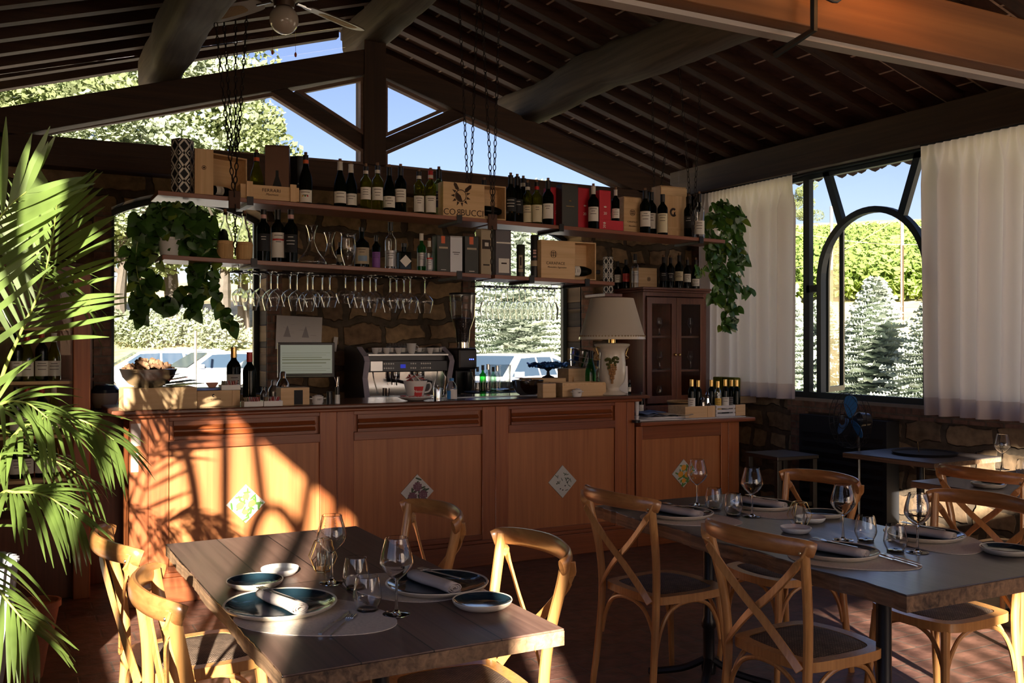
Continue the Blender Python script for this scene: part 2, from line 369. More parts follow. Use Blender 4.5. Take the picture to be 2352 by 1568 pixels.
def thing(name, label, cat, loc=(0, 0, 0), rz=0, group=None):
    o = bpy.data.objects.new(name, None); COL.objects.link(o); o.empty_display_size = .05
    o.location = loc; o.rotation_euler = (0, 0, rz); return tag(o, label, cat, group)
def tag(o, label, cat, group=None, kind=None):
    o['label'] = label; o['category'] = cat
    if group: o['group'] = group
    if kind: o['kind'] = kind
    return o
def struct(o, label=None):
    o['kind'] = 'structure'
    if label: o['label'] = label
    return o
def dup(root, loc, rz=None, label=None, group=None, scale=None):
    r = root.copy(); COL.objects.link(r); r.location = loc
    if rz is not None: r.rotation_euler = (0, 0, rz)
    if label: r['label'] = label
    if group: r['group'] = group
    if scale: r.scale = (scale,) * 3 if not isinstance(scale, tuple) else scale
    for ch in list(root.children):
        c = ch.copy(); COL.objects.link(c); c.parent = r
        for g in list(ch.children):
            e = g.copy(); COL.objects.link(e); e.parent = c
    return r
_tc = {}
def text(name, body, size, loc, m, parent=None, rot=(PI / 2, 0, 0), sx=1, align='CENTER', shear=0, spacing=1.0):
    cu = bpy.data.curves.new(name, 'FONT'); cu.body = body; cu.size = size; cu.extrude = .0006; cu.align_x = align; cu.align_y = 'CENTER'; cu.shear = shear; cu.space_character = spacing; cu.resolution_u = 3
    to = bpy.data.objects.new(name, cu); me = bpy.data.meshes.new_from_object(to); bpy.data.objects.remove(to); bpy.data.curves.remove(cu)
    me.materials.clear(); me.materials.append(m)
    for v in me.vertices: v.co.x *= sx
    if sx < 0: me.flip_normals()
    return put(name, me, parent, loc, rot)
# ================================================================ THE ROOM
XL, XR, YB, YR, RX = -.75, 6.15, 7.70, -4.5, 2.70      # left wall, right wall, back wall, rear wall, ridge
def zr(x): return 3.28 + .3 * (3.45 - abs(x - RX))       # underside of the joists
def TXZ(y0, d=1): return Matrix(((1, 0, 0, 0), (0, 0, d, y0), (0, 1, 0, 0), (0, 0, 0, 1)))
def TYZ(x0, d=1): return Matrix(((0, 0, d, x0), (1, 0, 0, 0), (0, 1, 0, 0), (0, 0, 0, 1)))
_old_add = MB.add
def _add(s, vs, fs, m=None, T=None):
    if T is not None and T.determinant() < 0: fs = [tuple(reversed(f)) for f in fs]
    return _old_add(s, vs, fs, m, T)
MB.add = _add
def arch(x0, x1, z0, zs, zt, n=16):
    """opening: sill z0, springing zs, crown zt (segment or half round)"""
    w = (x1 - x0) / 2; h = zt - zs; r = (w * w + h * h) / (2 * h); cx = (x0 + x1) / 2; cz = zt - r; a = math.asin(min(1, w / r))
    return [(x0, z0), (x1, z0)] + [(cx + r * math.sin(a - 2 * a * i / n), cz + r * math.cos(a - 2 * a * i / n)) for i in range(n + 1)]
def inset(poly, d):
    P = [Vector((p[0], p[1])) for p in poly]; n = len(P); ar = sum(P[i].x * P[(i + 1) % n].y - P[(i + 1) % n].x * P[i].y for i in range(n)); sg = 1 if ar > 0 else -1; out = []
    for i in range(n):
        a = (P[i] - P[i - 1]).normalized(); b = (P[(i + 1) % n] - P[i]).normalized()
        na = Vector((-a.y, a.x)) * sg; nb = Vector((-b.y, b.x)) * sg; q = (na + nb); q /= max(.3, (1 + na.dot(nb)))
        out.append(tuple(P[i] + q * d))
    return out

struct(MB().box(XL - .35, XR + .35, YR - .3, YB + .35, -.12, 0).build('floor', M_floor, smooth=0))
# back wall: stone with two arched openings under the truss
W1 = (.70, 1.855); W2 = (3.70, 4.82)
o1 = arch(*W1, 1.12, 2.54, 2.69); o2 = arch(*W2, 1.12, 2.54, 2.69)
struct(MB().prism([[(XL, 0), (XR + .3, 0), (XR + .3, 2.8), (XL, 2.8)], o1, o2], .32, None, TXZ(YB)).build('wall_back', M_stoneX, smooth=0))
for k, (w, o) in enumerate(((W1, o1), (W2, o2))):
    root = struct(MB().prism([o, inset(o, .045)], .05, None, TXZ(YB + .26)).build('window_%d' % (k + 1), M_frame, smooth=0))
    MB().prism([inset(o, .04)], .006, None, TXZ(YB + .28)).build('pane', M_pane, root, smooth=0)
    struct(MB().box(w[1], w[1] + .12, YB - .012, YB + .02, 0, 2.5).build('trim_%d' % (1 + 2 * k), M_brickX, smooth=0))
    struct(MB().box(w[0] - .12, w[0], YB - .012, YB + .02, 0, 2.5).build('trim_%d' % (2 + 2 * k), M_brickX, smooth=0))
# left wall with the two sunlit bays, slots for curtain gaps further back, placed to throw the sun patches
hb = [(-1.42, 1.05), (2.70, 1.05), (2.70, 2.97), (-1.42, 2.97)]
def rect(a, b, c, d): return [(a, c), (b, c), (b, d), (a, d)]
struct(MB().prism([rect(YR - .3, YB + .3, 0, 3.3), hb, rect(-1.70, -1.56, 1.5, 2.20), rect(-3.5, -2.9, 2.25, 2.97), rect(-4.35, -3.85, 2.5, 2.97)], -.07, None, TYZ(XL)).build('wall_left', M_stoneY, smooth=0))
# right wall: low stone wall, window band above, its out-of-view stretch added for sky fill
struct(MB().prism([rect(YR - .3, YB, 0, 3.3), rect(2.1, 7.35, 1.05, 3.0), rect(-4.2, 1.9, 1.05, 3.0)], .25, None, TYZ(XR)).build('wall_right', M_stoneY, smooth=0))
struct(MB().box(XR - .03, XR + .26, 2.1, 7.35, 1.03, 1.055).build('trim_9', mat('sill_stone', (.34, .30, .25), .8, bump=.3, bscale=20), smooth=0))
struct(MB().box(XR - .30, XR - .03, 6.75, 7.2, .98, 1.043).build('trim_13', M_stoneY, smooth=0))
struct(MB().box(XR - .03, XR, 2.1, 6.35, .94, 1.03).build('trim_10', M_brickY, smooth=0))
struct(MB().box(XR - .04, XR, 6.13, 6.30, 0, .94).build('trim_11', M_brickY, smooth=0))
struct(MB().box(XR - .02, XR, 7.35, 7.70, 1.05, 2.98).build('trim_12', M_brickY, smooth=0))
# rear wall (behind the photographer) with window and gable lights set for sun patches, wide opening added for fill
struct(MB().prism([[(XL, 0), (XR, 0), (XR, 3.25), (RX, 4.28), (XL, 3.25)], rect(.75, 1.75, 1.3, 3.0), [(2.4, 3.45), (2.85, 3.45), (2.85, 3.85), (2.4, 3.85)], [(-.55, 3.14), (.35, 3.30), (.35, 3.42), (-.55, 3.2)], rect(2.4, 5.95, 1.0, 2.95)], -.08, None, TXZ(YR)).build('wall_rear', M_stoneX, smooth=0))
rw = struct(MB().prism([rect(.75, 1.75, 1.3, 3.0)] + [rect(.79 + i * .19, .79 + i * .19 + .15, 1.34, 2.96) for i in range(5)], .04, None, TXZ(YR - .05)).build('window_3', M_frame, smooth=0))

def bay(name, x, y0, y1, side, opened=False, plain=False):
    """steel window bay in a plane x = const: rectangle, half-round arch, two radiating bars"""
    yc = (y0 + y1) / 2; r = .565; z0, z1, zs = 1.055, 2.99, 2.07; b = .05
    mb = MB(); T = TYZ(x - .025)
    mb.prism([rect(y0, y1, z0, z1), rect(y0 + .035, y1 - .035, z0 + .05, z1 - .04)],   .05, None, T)
    if not plain:
        o = arch(yc - r, yc + r, z0, zs, zs + r, 28); mb.prism([o, arch(yc - r + b, yc + r - b, z0 + .04, zs, zs + r - b, 28)], .06, None, TYZ(x - .03))
        for s in (-1, 1):
            p, q = Vector((yc + s * .30, zs + .45)), Vector((yc + s * .47, z1)); n = Vector((-(q - p).y, (q - p).x)).normalized() * .032
            mb.prism([[tuple(p - n), tuple(p + n), tuple(q + n), tuple(q - n)]], .05, None, T)
            e = y0 if s < 0 else y1
            mb.prism([rect(min(e, yc + s * r), max(e, yc + s * r), 1.97, 2.03)], .05, None, T)
    root = struct(mb.build(name, M_frame, smooth=0))
    hole = [arch(yc - r + .02, yc + r - .02, z0 + .04, zs, zs + r - .02, 24)] if opened else []
    MB().prism([rect(y0 + .03, y1 - .03, z0 + .04, z1 - .03)] + hole, .006, None, TYZ(x)).build('pane', M_pane, root, smooth=0)
    if opened:                                               # the half-arch casement swung outwards
        h = [(-.0, 0), (.50, 0)] + [(.50 - (.50 - .50 * math.cos(a)) * 1.0 if 0 else .50 * (1 - math.cos(a)) , .98 + .50 * math.sin(a)) for a in [0]]
        leaf = [(0, 0), (.51, 0), (.51, .97 + .51)] + [(.51 - .51 * math.sin(a), .97 + .51 * math.cos(a)) for a in [R(10 * i) for i in range(1, 10)]]
        lf = MB().prism([leaf, inset(leaf, .045)], .04)
        T2 = Matrix.Translation((x + .06, yc + r - .05, z0 + .05)) @ Matrix.Rotation(R(28), 4, 'Z') @ Matrix(((1, 0, 0, 0), (0, 0, 1, 0), (0, 1, 0, 0), (0, 0, 0, 1)))
        lf.v = [T2 @ v for v in lf.v]; lf.build('casement', M_frame, root, smooth=0)
        gl = MB().prism([inset(leaf, .04)], .005); gl.v = [T2 @ (v + Vector((0, 0, .017))) for v in gl.v]; gl.build('casement_pane', M_pane, root, smooth=0)
    return root
bay('window_4', XR + .06, 4.81, 6.19, 1, True)
bay('window_5', XR + .06, 6.19, 7.35, 1, plain=True)
bay('window_6', XR + .06, 3.43, 4.81, 1, plain=True)
bay('window_7', XR + .06, 2.10, 3.43, 1, plain=True)
for i_ in range(4): bay('window_%d' % (10 + i_), XR + .06, -4.2 + 1.525 * i_, -4.2 + 1.525 * (i_ + 1), 1, plain=True)  # unseen bays added to let more skylight into the room
bay('window_14', XL - .035, -1.42, -1.05, -1, plain=True)
bay('window_8', XL - .035, -1.05, .77, -1)
bay('window_9', XL - .035, .77, 2.70, -1)

# roof: deck, joists, purlins, trusses
cl = MB()
for s in (-1, 1):
    xe = -.88 if s < 0 else 6.78
    for a, b in ((RX, xe),):
        za, zb = zr(a) + .09, zr(b) + .09
        v = [(a, YR - .8, za), (a, 8.55, za), (b, 8.55, zb), (b, YR - .8, zb)]; v += [(x, y, z + .07) for x, y, z in v]
        cl.add(v, [(0, 1, 2, 3), (7, 6, 5, 4), (0, 4, 5, 1), (1, 5, 6, 2), (2, 6, 7, 3), (3, 7, 4, 0)])
struct(cl.build('ceiling', M_deck, smooth=0))
n = 20
js = None
for k in range(22):
    y = 8.42 - k * .345
    for s in (-1, 1):
        xe = XL - .1 if s < 0 else XR + .02
        mb = MB(); a = (RX + s * .02, zr(RX + s * .02)); b = (xe, zr(xe))
        if k < 2 and s > 0: b = (XR + .5, zr(XR + .5))
        mb.prism([[(a[0], a[1]), (b[0], b[1]), (b[0], b[1] + .095), (a[0], a[1] + .095)]], .085, None, TXZ(y))
        n += 1; struct(mb.build('trim_%d' % n, M_joist, smooth=0))
def log(name, m, p, q, w, h, wob=.02, seg=10, seed=1):
    rnd = random.Random(seed); P, Q = Vector(p), Vector(q); L = (Q - P).length; k = max(4, int(L / .45)); sec = []
    for i in range(seg * 2):
        a = 2 * PI * i / (seg * 2); c, s_ = math.cos(a), math.sin(a); e = .42
        sec.append((w / 2 * math.copysign(abs(c) ** e, c), h / 2 * math.copysign(abs(s_) ** e, s_)))
    path = [P.lerp(Q, i / k) + Vector((rnd.uniform(-wob, wob), 0, rnd.uniform(-wob, wob))) for i in range(k + 1)]
    path = spl(path, 3)
    scl = [(1 + rnd.uniform(-.06, .06), 1 + rnd.uniform(-.08, .08)) for _ in path]
    mb = MB().sweep(path, sec, None, (0, 0, 1), scl); return struct(mb.build(name, m, smooth=50))
log('trim_101', M_beamY, (1.10, YR, 3.66), (1.04, 7.95, 3.64), .27, .32, .025, seed=3)
log('trim_102', M_beamY, (4.22, YR, 3.68), (4.18, 7.95, 3.67), .27, .30, .035, seed=5)
log('trim_103', M_beamY, (2.70, YR, 4.15), (2.70, 7.95, 4.15), .26, .28, .02, seed=8)
def beam(name, p, q, h, w, m, y):       # in a plane y: centre line p-q, depth h, thickness w
    a, b = Vector(p), Vector(q); nn = Vector((-(b - a).y, (b - a).x)).normalized() * h / 2
    struct(MB().prism([[tuple(a - nn), tuple(b - nn), tuple(b + nn), tuple(a + nn)]], w, None, TXZ(y)).build(name, m, smooth=0, bev=.006))
tn = 110
for y, m in ((7.52, M_beam), (2.78, M_log)):
    beam('trim_%d' % tn, (XL, 2.89), (XR, 2.89), .21 if m is M_beam else .24, .2, m, y); tn += 1
    for s in (-1, 1):
        beam('trim_%d' % tn, (RX + s * 3.42, 2.85), (RX, 2.85 + .2975 * 3.42), .20, .2, m, y); tn += 1
        beam('trim_%d' % tn, (RX + s * .07, 3.17), (RX + s * .84, 3.56), .10, .12, m, y + .04); tn += 1
    struct(MB().box(RX - .095, RX + .095, y - .012, y + .212, 3.0, 4.02).build('trim_%d' % tn, M_beamV, smooth=0, bev=.006)); tn += 1
# eave beams on the side walls and roof-tile ends outside the right windows
struct(MB().box(XR - .14, XR + .1, YR, YB + .2, 3.0, 3.27).build('trim_130', wood('eave_beam', (.03, .017, .010), (.085, .045, .027), 'Y', .5, .7, .4), smooth=0, bev=.008))
struct(MB().box(XL - .07, XL + .05, YR, YB + .2, 3.0, 3.27).build('trim_131', M_beamY, smooth=0, bev=.008))
et = MB(); rnd = random.Random(4)
for k in range(60):
    y = 1.5 + k * .125; j = rnd.uniform(-.04, .05)
    et.tube([(6.55, y, zr(6.55) + .03), (6.80 + j, y, zr(6.80) + .02)], .06, seg=8)
struct(et.build('trim_132', M_roof))
struct(MB().box(XR - .03, XR + .06, 2.0, 7.4, 2.985, 3.01).build('trim_133', M_frame, smooth=0))
# gable glazing behind the back truss
gn = 140
def glz(poly):
    global gn
    r = struct(MB().prism([poly, inset(poly, .028)], .06, None, TXZ(7.535)).build('trim_%d' % gn, M_trimw, smooth=0)); gn += 1
    MB().prism([inset(poly, .02)], .005, None, TXZ(7.56)).build('pane', M_pane, r, smooth=0)
cb = lambda x: 2.985 - .10 + .2975 * (x - XL - .03) + .0
L1 = [(.20, 2.99), (2.61, 2.99), (2.61, 3.12), (1.86, 3.50)]
L2 = [(2.04, 3.535), (2.61, 3.24), (2.61, 3.72)]
for q in (L1, L2):
    glz(q); glz([(2 * RX - a, b) for a, b in q][::-1])
for s in (-1, 1):
    q = [(RX + s * 3.3, 3.10), (RX + s * .1, 4.03), (RX + s * .1, 4.2), (RX + s * 3.3, 3.28)]
    struct(MB().prism([q if s > 0 else q[::-1]], .005, None, TXZ(7.74)).build('trim_%d' % gn, M_pane, smooth=0)); gn += 1
# thin light-grey conduit strip under the front tie beam
tag(MB().box(XL + .2, XR - .2, 2.86, 2.92, 2.748, 2.768).build('light_strip', mat('strip_grey', (.42, .38, .36), .5), smooth=0), 'long slim grey light strip under the bright orange tie beam', 'light strip')
# ================================================================ BAR
YF = 5.92
xb = lambda px: atY(px, YF)[0]
bar = thing('bar_counter', 'long wooden bar counter with moulded panels and a dark worktop', 'bar', (2.4, YF, 0))
bar_l = Vector((2.4, YF, 0))
def bb(*a): x0, x1, y0, y1, z0, z1 = a; return (x0 - 2.4, x1 - 2.4, y0 - YF, y1 - YF, z0, z1)
X0, X1 = .635, 4.175
pan = [(xb(388), xb(735)), (xb(813), xb(1108)), (xb(1168), xb(1413))]
MB().box(*bb(X0 + .02, X1 - .01, YF + .03, YF + .50, .0, 1.09)).build('body', M_bar, bar, smooth=0)
edges = [X0] + [v for p in pan for v in p] + [X1]
for i in range(0, len(edges), 2): MB().box(*bb(edges[i], edges[i + 1], YF, YF + .035, .1, 1.0895)).build('stile', M_bar, bar, smooth=0, bev=.003)
for a in (X0 + .10, (pan[0][1] + pan[1][0]) / 2, (pan[1][1] + pan[2][0]) / 2, X1 - .07):
    MB().box(*bb(a - .004, a + .004, YF - .006, YF, .18, 1.089)).build('bead', M_barH, bar, smooth=0, bev=.003)
MB().box(*bb(X0 - .012, X1 + .012, YF - .018, YF + .03, 0, .15)).box(*bb(X0 - .006, X1 + .006, YF - .010, YF + .03, .15, .175)).build('plinth', M_barH, bar, smooth=0, bev=.004)
for a, b in pan:
    for q in ((.004, .175, .21), (-.004, .90, .955), (.002, 1.065, 1.0895)): MB().box(*bb(a, b, YF + q[0], YF + .03, q[1], q[2])).build('rail', M_barH, bar, smooth=0, bev=.003)
    MB().box(*bb(a, b, YF + .018, YF + .032, .2, .91)).build('panel', M_panel, bar, smooth=0)
    lv = MB().box(*bb(a + .03, b - .03, YF + .012, YF + .03, .955, 1.07))
    for z in (.985, 1.022): lv.add([(a + .03 - 2.4, .012, z + .016), (b - .03 - 2.4, .012, z + .016), (b - .03 - 2.4, -.010, z - .006), (a + .03 - 2.4, -.010, z - .006), (a + .03 - 2.4, .012, z - .012), (b - .03 - 2.4, .012, z - .012)], [(0, 1, 2, 3), (3, 2, 5, 4)])
    lv.build('louvre', M_barH, bar, smooth=0)
MB().box(*bb(X0 - .10, X1 + .10, YF - .06, YF + .60, 1.112, 1.14)).build('worktop', M_top, bar, smooth=0, bev=.008)
MB().box(*bb(X0 - .05, X1 + .05, YF - .032, YF + .56, 1.090, 1.112)).build('moulding', M_barH, bar, smooth=0, bev=.008)
MB().box(*bb(2.55, 4.1, 6.16, 6.50, 1.1405, 1.146)).build('marble_inset', mat('grey_marble', (.45, .46, .50), .12, coat=.5), bar, smooth=0)
MB().box(X0 - 2.4 + .008, X0 - 2.4 + .062, -.0015, 0, .93, 1.06).box(X0 - 2.4 + .008, X0 - 2.4 + .05, -.0015, 0, .78, .89).build('taped_notice', mat('notice_sheet', (.50, .40, .36), .3, coat=.4), bar, smooth=0)
wk = thing('service_worktop', 'low steel work surface behind the bar carrying the monitor', 'worktop', (2.6, 6.56, 0))
MB().box(-1.65, 1.5, 0, .40, .90, .93).build('surface', M_steelb, wk, smooth=0, bev=.003)
for q in (-1.6, -.1, 1.4): MB().box(q, q + .04, .02, .38, 0, .90).build('support', M_black, wk, smooth=0)
# low counter
low = thing('low_counter', 'lower wooden counter with orange tile at the right end of the bar', 'counter', (4.7, YF, 0))
lb = lambda x0, x1, y0, y1, z0, z1: (x0 - 4.7, x1 - 4.7, y0 - YF, y1 - YF, z0, z1)
a0, a1 = 4.19, 5.19; pa, pb = xb(1475), xb(1656)
MB().box(*lb(a0, a1 - .01, YF + .03, YF + .52, 0, .89)).build('body', M_bar, low, smooth=0)
for q in ((a0, pa, YF, YF + .035), (pb, a1, YF, YF + .035)): MB().box(*lb(*q, .1, .9)).build('stile', M_bar, low, smooth=0, bev=.003)
MB().box(*lb(pb + .07, pb + .077, YF - .006, YF, .18, .9)).build('bead', M_barH, low, smooth=0, bev=.003)
for q in ((.002, .80, .9), (.004, .17, .21)): MB().box(*lb(pa, pb, YF + q[0], YF + .03, q[1], q[2])).build('rail', M_barH, low, smooth=0, bev=.003)
MB().box(*lb(pa, pb, YF + .018, YF + .032, .2, .81)).build('panel', M_panel, low, smooth=0)
MB().box(*lb(a0, a1 + .01, YF - .018, YF + .03, 0, .15)).build('plinth', M_barH, low, smooth=0, bev=.004)
MB().box(*lb(a0, a1 + .12, YF - .06, YF + .56, .905, .935)).build('worktop', M_barH, low, smooth=0, bev=.008)

# painted diamond tiles
def fruit_tile(px, py, kind, parent, off, label, half=.118):
    x = xb(px); z = zat(py, atY(px, YF)[1]); o = Vector((x, YF + .018, z)) - off
    q = MB().prism([[(0, -half), (half, 0), (0, half), (-half, 0)]], .008, None, TXZ(-.008))
    t = q.build('tile', M_tile, parent, o, bev=.001); t['label'] = label
    mb = MB(); rnd = random.Random(px); lv = {'lemon': M_leafp, 'grape': M_leafd, 'olive': M_leafd, 'orange': M_leafp}[kind]; fm = {'lemon': M_lemon, 'grape': M_grape, 'olive': M_olive, 'orange': M_orng}[kind]
    def blob(cx, cz, rx, rz, a, m, yy, pt=0):
        pts = []
        for i in range(14):
            th = 2 * PI * i / 14; f = 1 - pt * abs(math.sin(th)); u, w = rx * math.cos(th), rz * math.sin(th) * f
            pts.append((cx + u * math.cos(a) - w * math.sin(a), yy, cz + u * math.sin(a) + w * math.cos(a)))
        mb.add(pts, [tuple(range(14))], m)
    for i in range(26 if kind != 'olive' else 16):
        for _ in range(30):
            cx, cz = rnd.uniform(-half, half) * .85, rnd.uniform(-half, half) * .85
            if abs(cx) + abs(cz) < half * .84: break
        blob(cx, cz, .024 if kind != 'olive' else .014, .010 if kind != 'olive' else .004, rnd.uniform(0, PI), lv, -.0090 - i * .00001, .4)
    spots = {'lemon': [(-.035, -.01, .026), (.035, 0, .024), (0, .045, .022), (-.005, -.05, .018)], 'orange': [(0, .045, .025), (-.03, -.005, .026), (.03, -.01, .024), (0, -.055, .02)],
             'grape': [(a * .012 + ox, b * .012 + oz, .0075) for ox, oz in ((-.0, .035), (.04, -.02), (-.035, -.03)) for a in range(-2, 3) for b in range(-2, 3) if abs(a) + abs(b) < 4],
             'olive': [(-.04, .0, .006), (-.05, -.012, .006), (.03, .01, .006), (.04, -.005, .006), (.02, -.03, .006), (.0, -.06, .006), (.045, .02, .006), (-.02, -.05, .006)]}[kind]
    for i, (cx, cz, r_) in enumerate(spots): blob(cx, cz, r_, r_ * .86, .5, fm, -.0096 - i * .00001)
    mb.build('painted_fruit', None, t, smooth=0)
fruit_tile(566, 1157, 'lemon', bar, bar_l, 'diamond tile painted with lemons')
fruit_tile(960, 1130, 'grape', bar, bar_l, 'diamond tile painted with blackberries')
fruit_tile(1294, 1106, 'olive', bar, bar_l, 'white diamond tile painted with olive sprigs')
fruit_tile(1572, 1087, 'orange', low, Vector((4.7, YF, 0)), 'diamond tile painted with oranges', .11)

# ---------------------------------------------------------------- hanging shelves
ztop = lambda x: 2.448 - .0172 * (x - .8)
zlow = lambda x: 2.062 - .0200 * (x - .8)
Y0s, Y1s = 6.10, 6.42
def shelf(name, xa, xb_, zf, label, m=M_shelf):
    t = thing(name, label, 'shelf', (xa, Y0s, zf(xa)), 0, 'shelves hung over the bar')
    L = xb_ - xa; dz = zf(xb_) - zf(xa)
    v = [(0, 0, -.028), (L, 0, dz - .028), (L, .32, dz - .028), (0, .32, -.028), (0, 0, 0), (L, 0, dz), (L, .32, dz), (0, .32, 0)]
    MB().add(v, [(3, 2, 1, 0), (4, 5, 6, 7), (0, 1, 5, 4), (1, 2, 6, 5), (2, 3, 7, 6), (3, 0, 4, 7)]).build('board', m, t, smooth=0, bev=.003)
    for x in (.55 if L > 2 else .3, L - .25):
        MB().box(x - .02, x + .02, -.004, .324, dz * x / L - .045, dz * x / L - .0285).box(x - .02, x + .02, -.008, -.001, dz * x / L - .045, dz * x / L + .01).build('bracket', M_black, t, smooth=0)
    return t
xs = atY(1128, Y0s)[0]
T1 = shelf('shelf', atY(362, Y0s)[0], xs, ztop, 'upper left hanging shelf carrying the crate and sun-branded box')
T2 = shelf('shelf', xs + .03, atY(1666, Y0s)[0], ztop, 'upper right hanging shelf carrying the red gift boxes')
T3 = shelf('shelf', atY(372, Y0s)[0], xs, zlow, 'lower left hanging shelf carrying the decanters')
T4 = shelf('shelf', xs + .03, atY(1412, Y0s)[0], zlow, 'lower right hanging shelf ending at the open pine box')
# chains: plain interlocked links
def chain(p, q, label, group='chains holding the shelves', r=.0035, L=.052, w=.015):
    P, Q = Vector(p), Vector(q); d = (Q - P); n_ = max(2, int(d.length / (L - 2.6 * r))); mb = MB(); t = d.normalized()
    u = t.cross(Vector((0, 1, 0))).normalized(); v = t.cross(u)
    for i in range(n_):
        c = P + d * ((i + .5) / n_); a = u if i % 2 else v; pts = []
        for k in range(10):
            th = 2 * PI * k / 10; pts.append(c + a * (w / 1.4 * math.cos(th)) + t * (L / 2 * math.sin(th)) * (1 if abs(math.sin(th)) > .7 else .8))
        mb.tube(pts, r, seg=4, closed=True, up=tuple(a.cross(t)))
    o = mb.build('chain', M_iron, None, smooth=60); return tag(o, label, 'chain', group)
def hang(px, y, pxs, tops, zb, words):
    """front and back chains of one shelf end: pxs = columns where each crosses the top of the picture"""
    xb0 = atY(px, y)[0]
    for (ptop, ytop), wd in zip(tops, words):
        xt = atY(ptop, ytop)[0]; chain((xt, ytop, zr(xt) + .05), (xb0, y, zb(xb0)), wd)
hang(538, 6.085, None, [(478, 6.0), (575, 6.25)], ztop, ['leftmost heavy chain rising from the pine gift box to the roof', 'chain rising just behind the leftmost pair at the left log'])
hang(542, 6.43, None, [(508, 6.55), (540, 6.6)], ztop, ['second thin chain behind the open pine box', 'third thin chain behind the open pine box'])
hang(1132, 6.085, None, [(1100, 6.05), (1150, 6.1)], ztop, ['chain crossing the front of the sun-branded box, left of a pair', 'chain crossing the front of the sun-branded box, right of a pair'])
hang(1078, 6.43, None, [(1052, 6.5), (1098, 6.5)], ztop, ['left chain of the blue-lit pair behind the sun-branded box', 'right chain of the blue-lit pair behind the sun-branded box'])
hang(1592, 6.085, None, [(1560, 6.1), (1610, 6.1)], ztop, ['dark chain at the right shelf end beside the horned pine box', 'rightmost dark chain beside the curtain'])
hang(1505, 6.43, None, [(1498, 6.5), (1545, 6.5)], ztop, ['dark chain behind the right shelf, nearest the ridge', 'dark chain behind the right shelf, second from the ridge'])
for px, ya, wd in ((540, 6.085, 'short chain linking the two left shelves in front'), (1130, 6.085, 'short chain linking the two shelves at their middle joint')):
    x = atY(px, ya)[0]; chain((x, ya, ztop(x) - .05), (x, ya, zlow(x) + .02), wd, 'short chains between the shelves')
for px, wd in ((538, 'rusty steel plate on the left edge joint of the upper shelf'), (1131, 'rusty steel plate where the two upper shelves meet')):
    x = atY(px, 6.09)[0]; z = ztop(x)
    tag(MB().box(x - .035, x + .035, 6.083, 6.096, z - .075, z + .035).build('shelf_plate', mat('rusty_plate_%d' % px, (.09, .045, .03), .7, .4), smooth=0, bev=.002), wd, 'metal plate', 'plates at the shelf joints')
# underside pipes of the glass racks
def rack(xa, xb_, y, label, z):
    t = thing('glass_rack', label, 'glass rack', ((xa + xb_) / 2, y, z), 0, 'racks holding the stem glasses'); h = (xb_ - xa) / 2
    for k in range(4): MB().tube([(-h, -.09 + k * .06, 0), (h, -.09 + k * .06, 0)], .003, seg=6).build('rail', M_black, t)
    for s in (-1, 0, 1): MB().tube([(s * h * .96, -.1, .0), (s * h * .96, -.1, .035), (s * h * .96, .1, .035), (s * h * .96, .1, 0)], .003, seg=6).build('hanger', M_black, t)
rack(atY(530, 6.26)[0], atY(1000, 6.26)[0], 6.26, 'long dark rack of stemware rails under the lower left shelf', 1.985)
rack(atY(1092, 6.26)[0], atY(1285, 6.26)[0], 6.26, 'short wire rack of small glasses in front of the right arched window', 1.94)

# stem glasses
def goblet(h=.225, rb=.045, name='wine_glass', m=M_glass, seg=28):
    hs = h * .46; prof_f = [(0, .0), (rb * .82, .0), (rb * .84, .002), (rb * .3, .005), (.006, .012), (.0042, .03), (.0036, hs * .7), (.0045, hs - .004), (.010, hs)]
    hb = h - hs
    outer = [(.004, hs - .002), (.012, hs + .002), (rb * .62, hs + hb * .14), (rb * .95, hs + hb * .32), (rb, hs + hb * .42), (rb * .92, hs + hb * .62), (rb * .76, hs + hb * .86), (rb * .68, h)]
    pts = spl([(a, 0, b) for a, b in outer], 3); o2_ = [(p.x, p.z) for p in pts]
    inner = [(max(0, a - .0012), b + .001) for a, b in o2_[::-1]]
    return prof_f, o2_ + inner
def make_glass(h, rb, name, m=M_glass):
    f, b = goblet(h, rb)
    return MB().lathe(b, 28).build('bowl', m), MB().lathe(f, 20).build('stem', m)
_gl = {}
def glass_at(name, label, cat, loc, h, rb, group=None, flip=False, m=M_rglass):
    key = (name, h, rb)
    if key not in _gl:
        f, b = goblet(h, rb); bm, sm = MB().lathe(b, 28), MB().lathe(f, 20)
        if flip:
            for q in (bm, sm): q.v = [Vector((v.x, -v.y, -v.z)) for v in q.v]
        t = thing(name, label, cat, loc, random.uniform(0, 6), group); bm.build('bowl', m, t); sm.build('stem', m, t); _gl[key] = t; return t
    return dup(_gl[key], loc, random.uniform(0, 6), label, group)
ords = ['leftmost', 'second', 'third', 'fourth', 'fifth', 'sixth', 'seventh', 'eighth', 'ninth', 'tenth', 'eleventh', 'twelfth', 'thirteenth', 'fourteenth', 'fifteenth', 'sixteenth', 'seventeenth', 'eighteenth', 'nineteenth', 'twentieth', 'twenty-first', 'twenty-second', 'twenty-third']
hg = [(552, 1), (575, 0), (597, 1), (622, 0), (637, 1), (666, 1), (682, 0), (706, 0), (718, 1), (740, 1), (757, 1), (793, 2), (816, 1), (832, 1), (850, 0), (863, 1), (896, 0), (911, 1), (928, 1), (942, 0), (976, 0)]
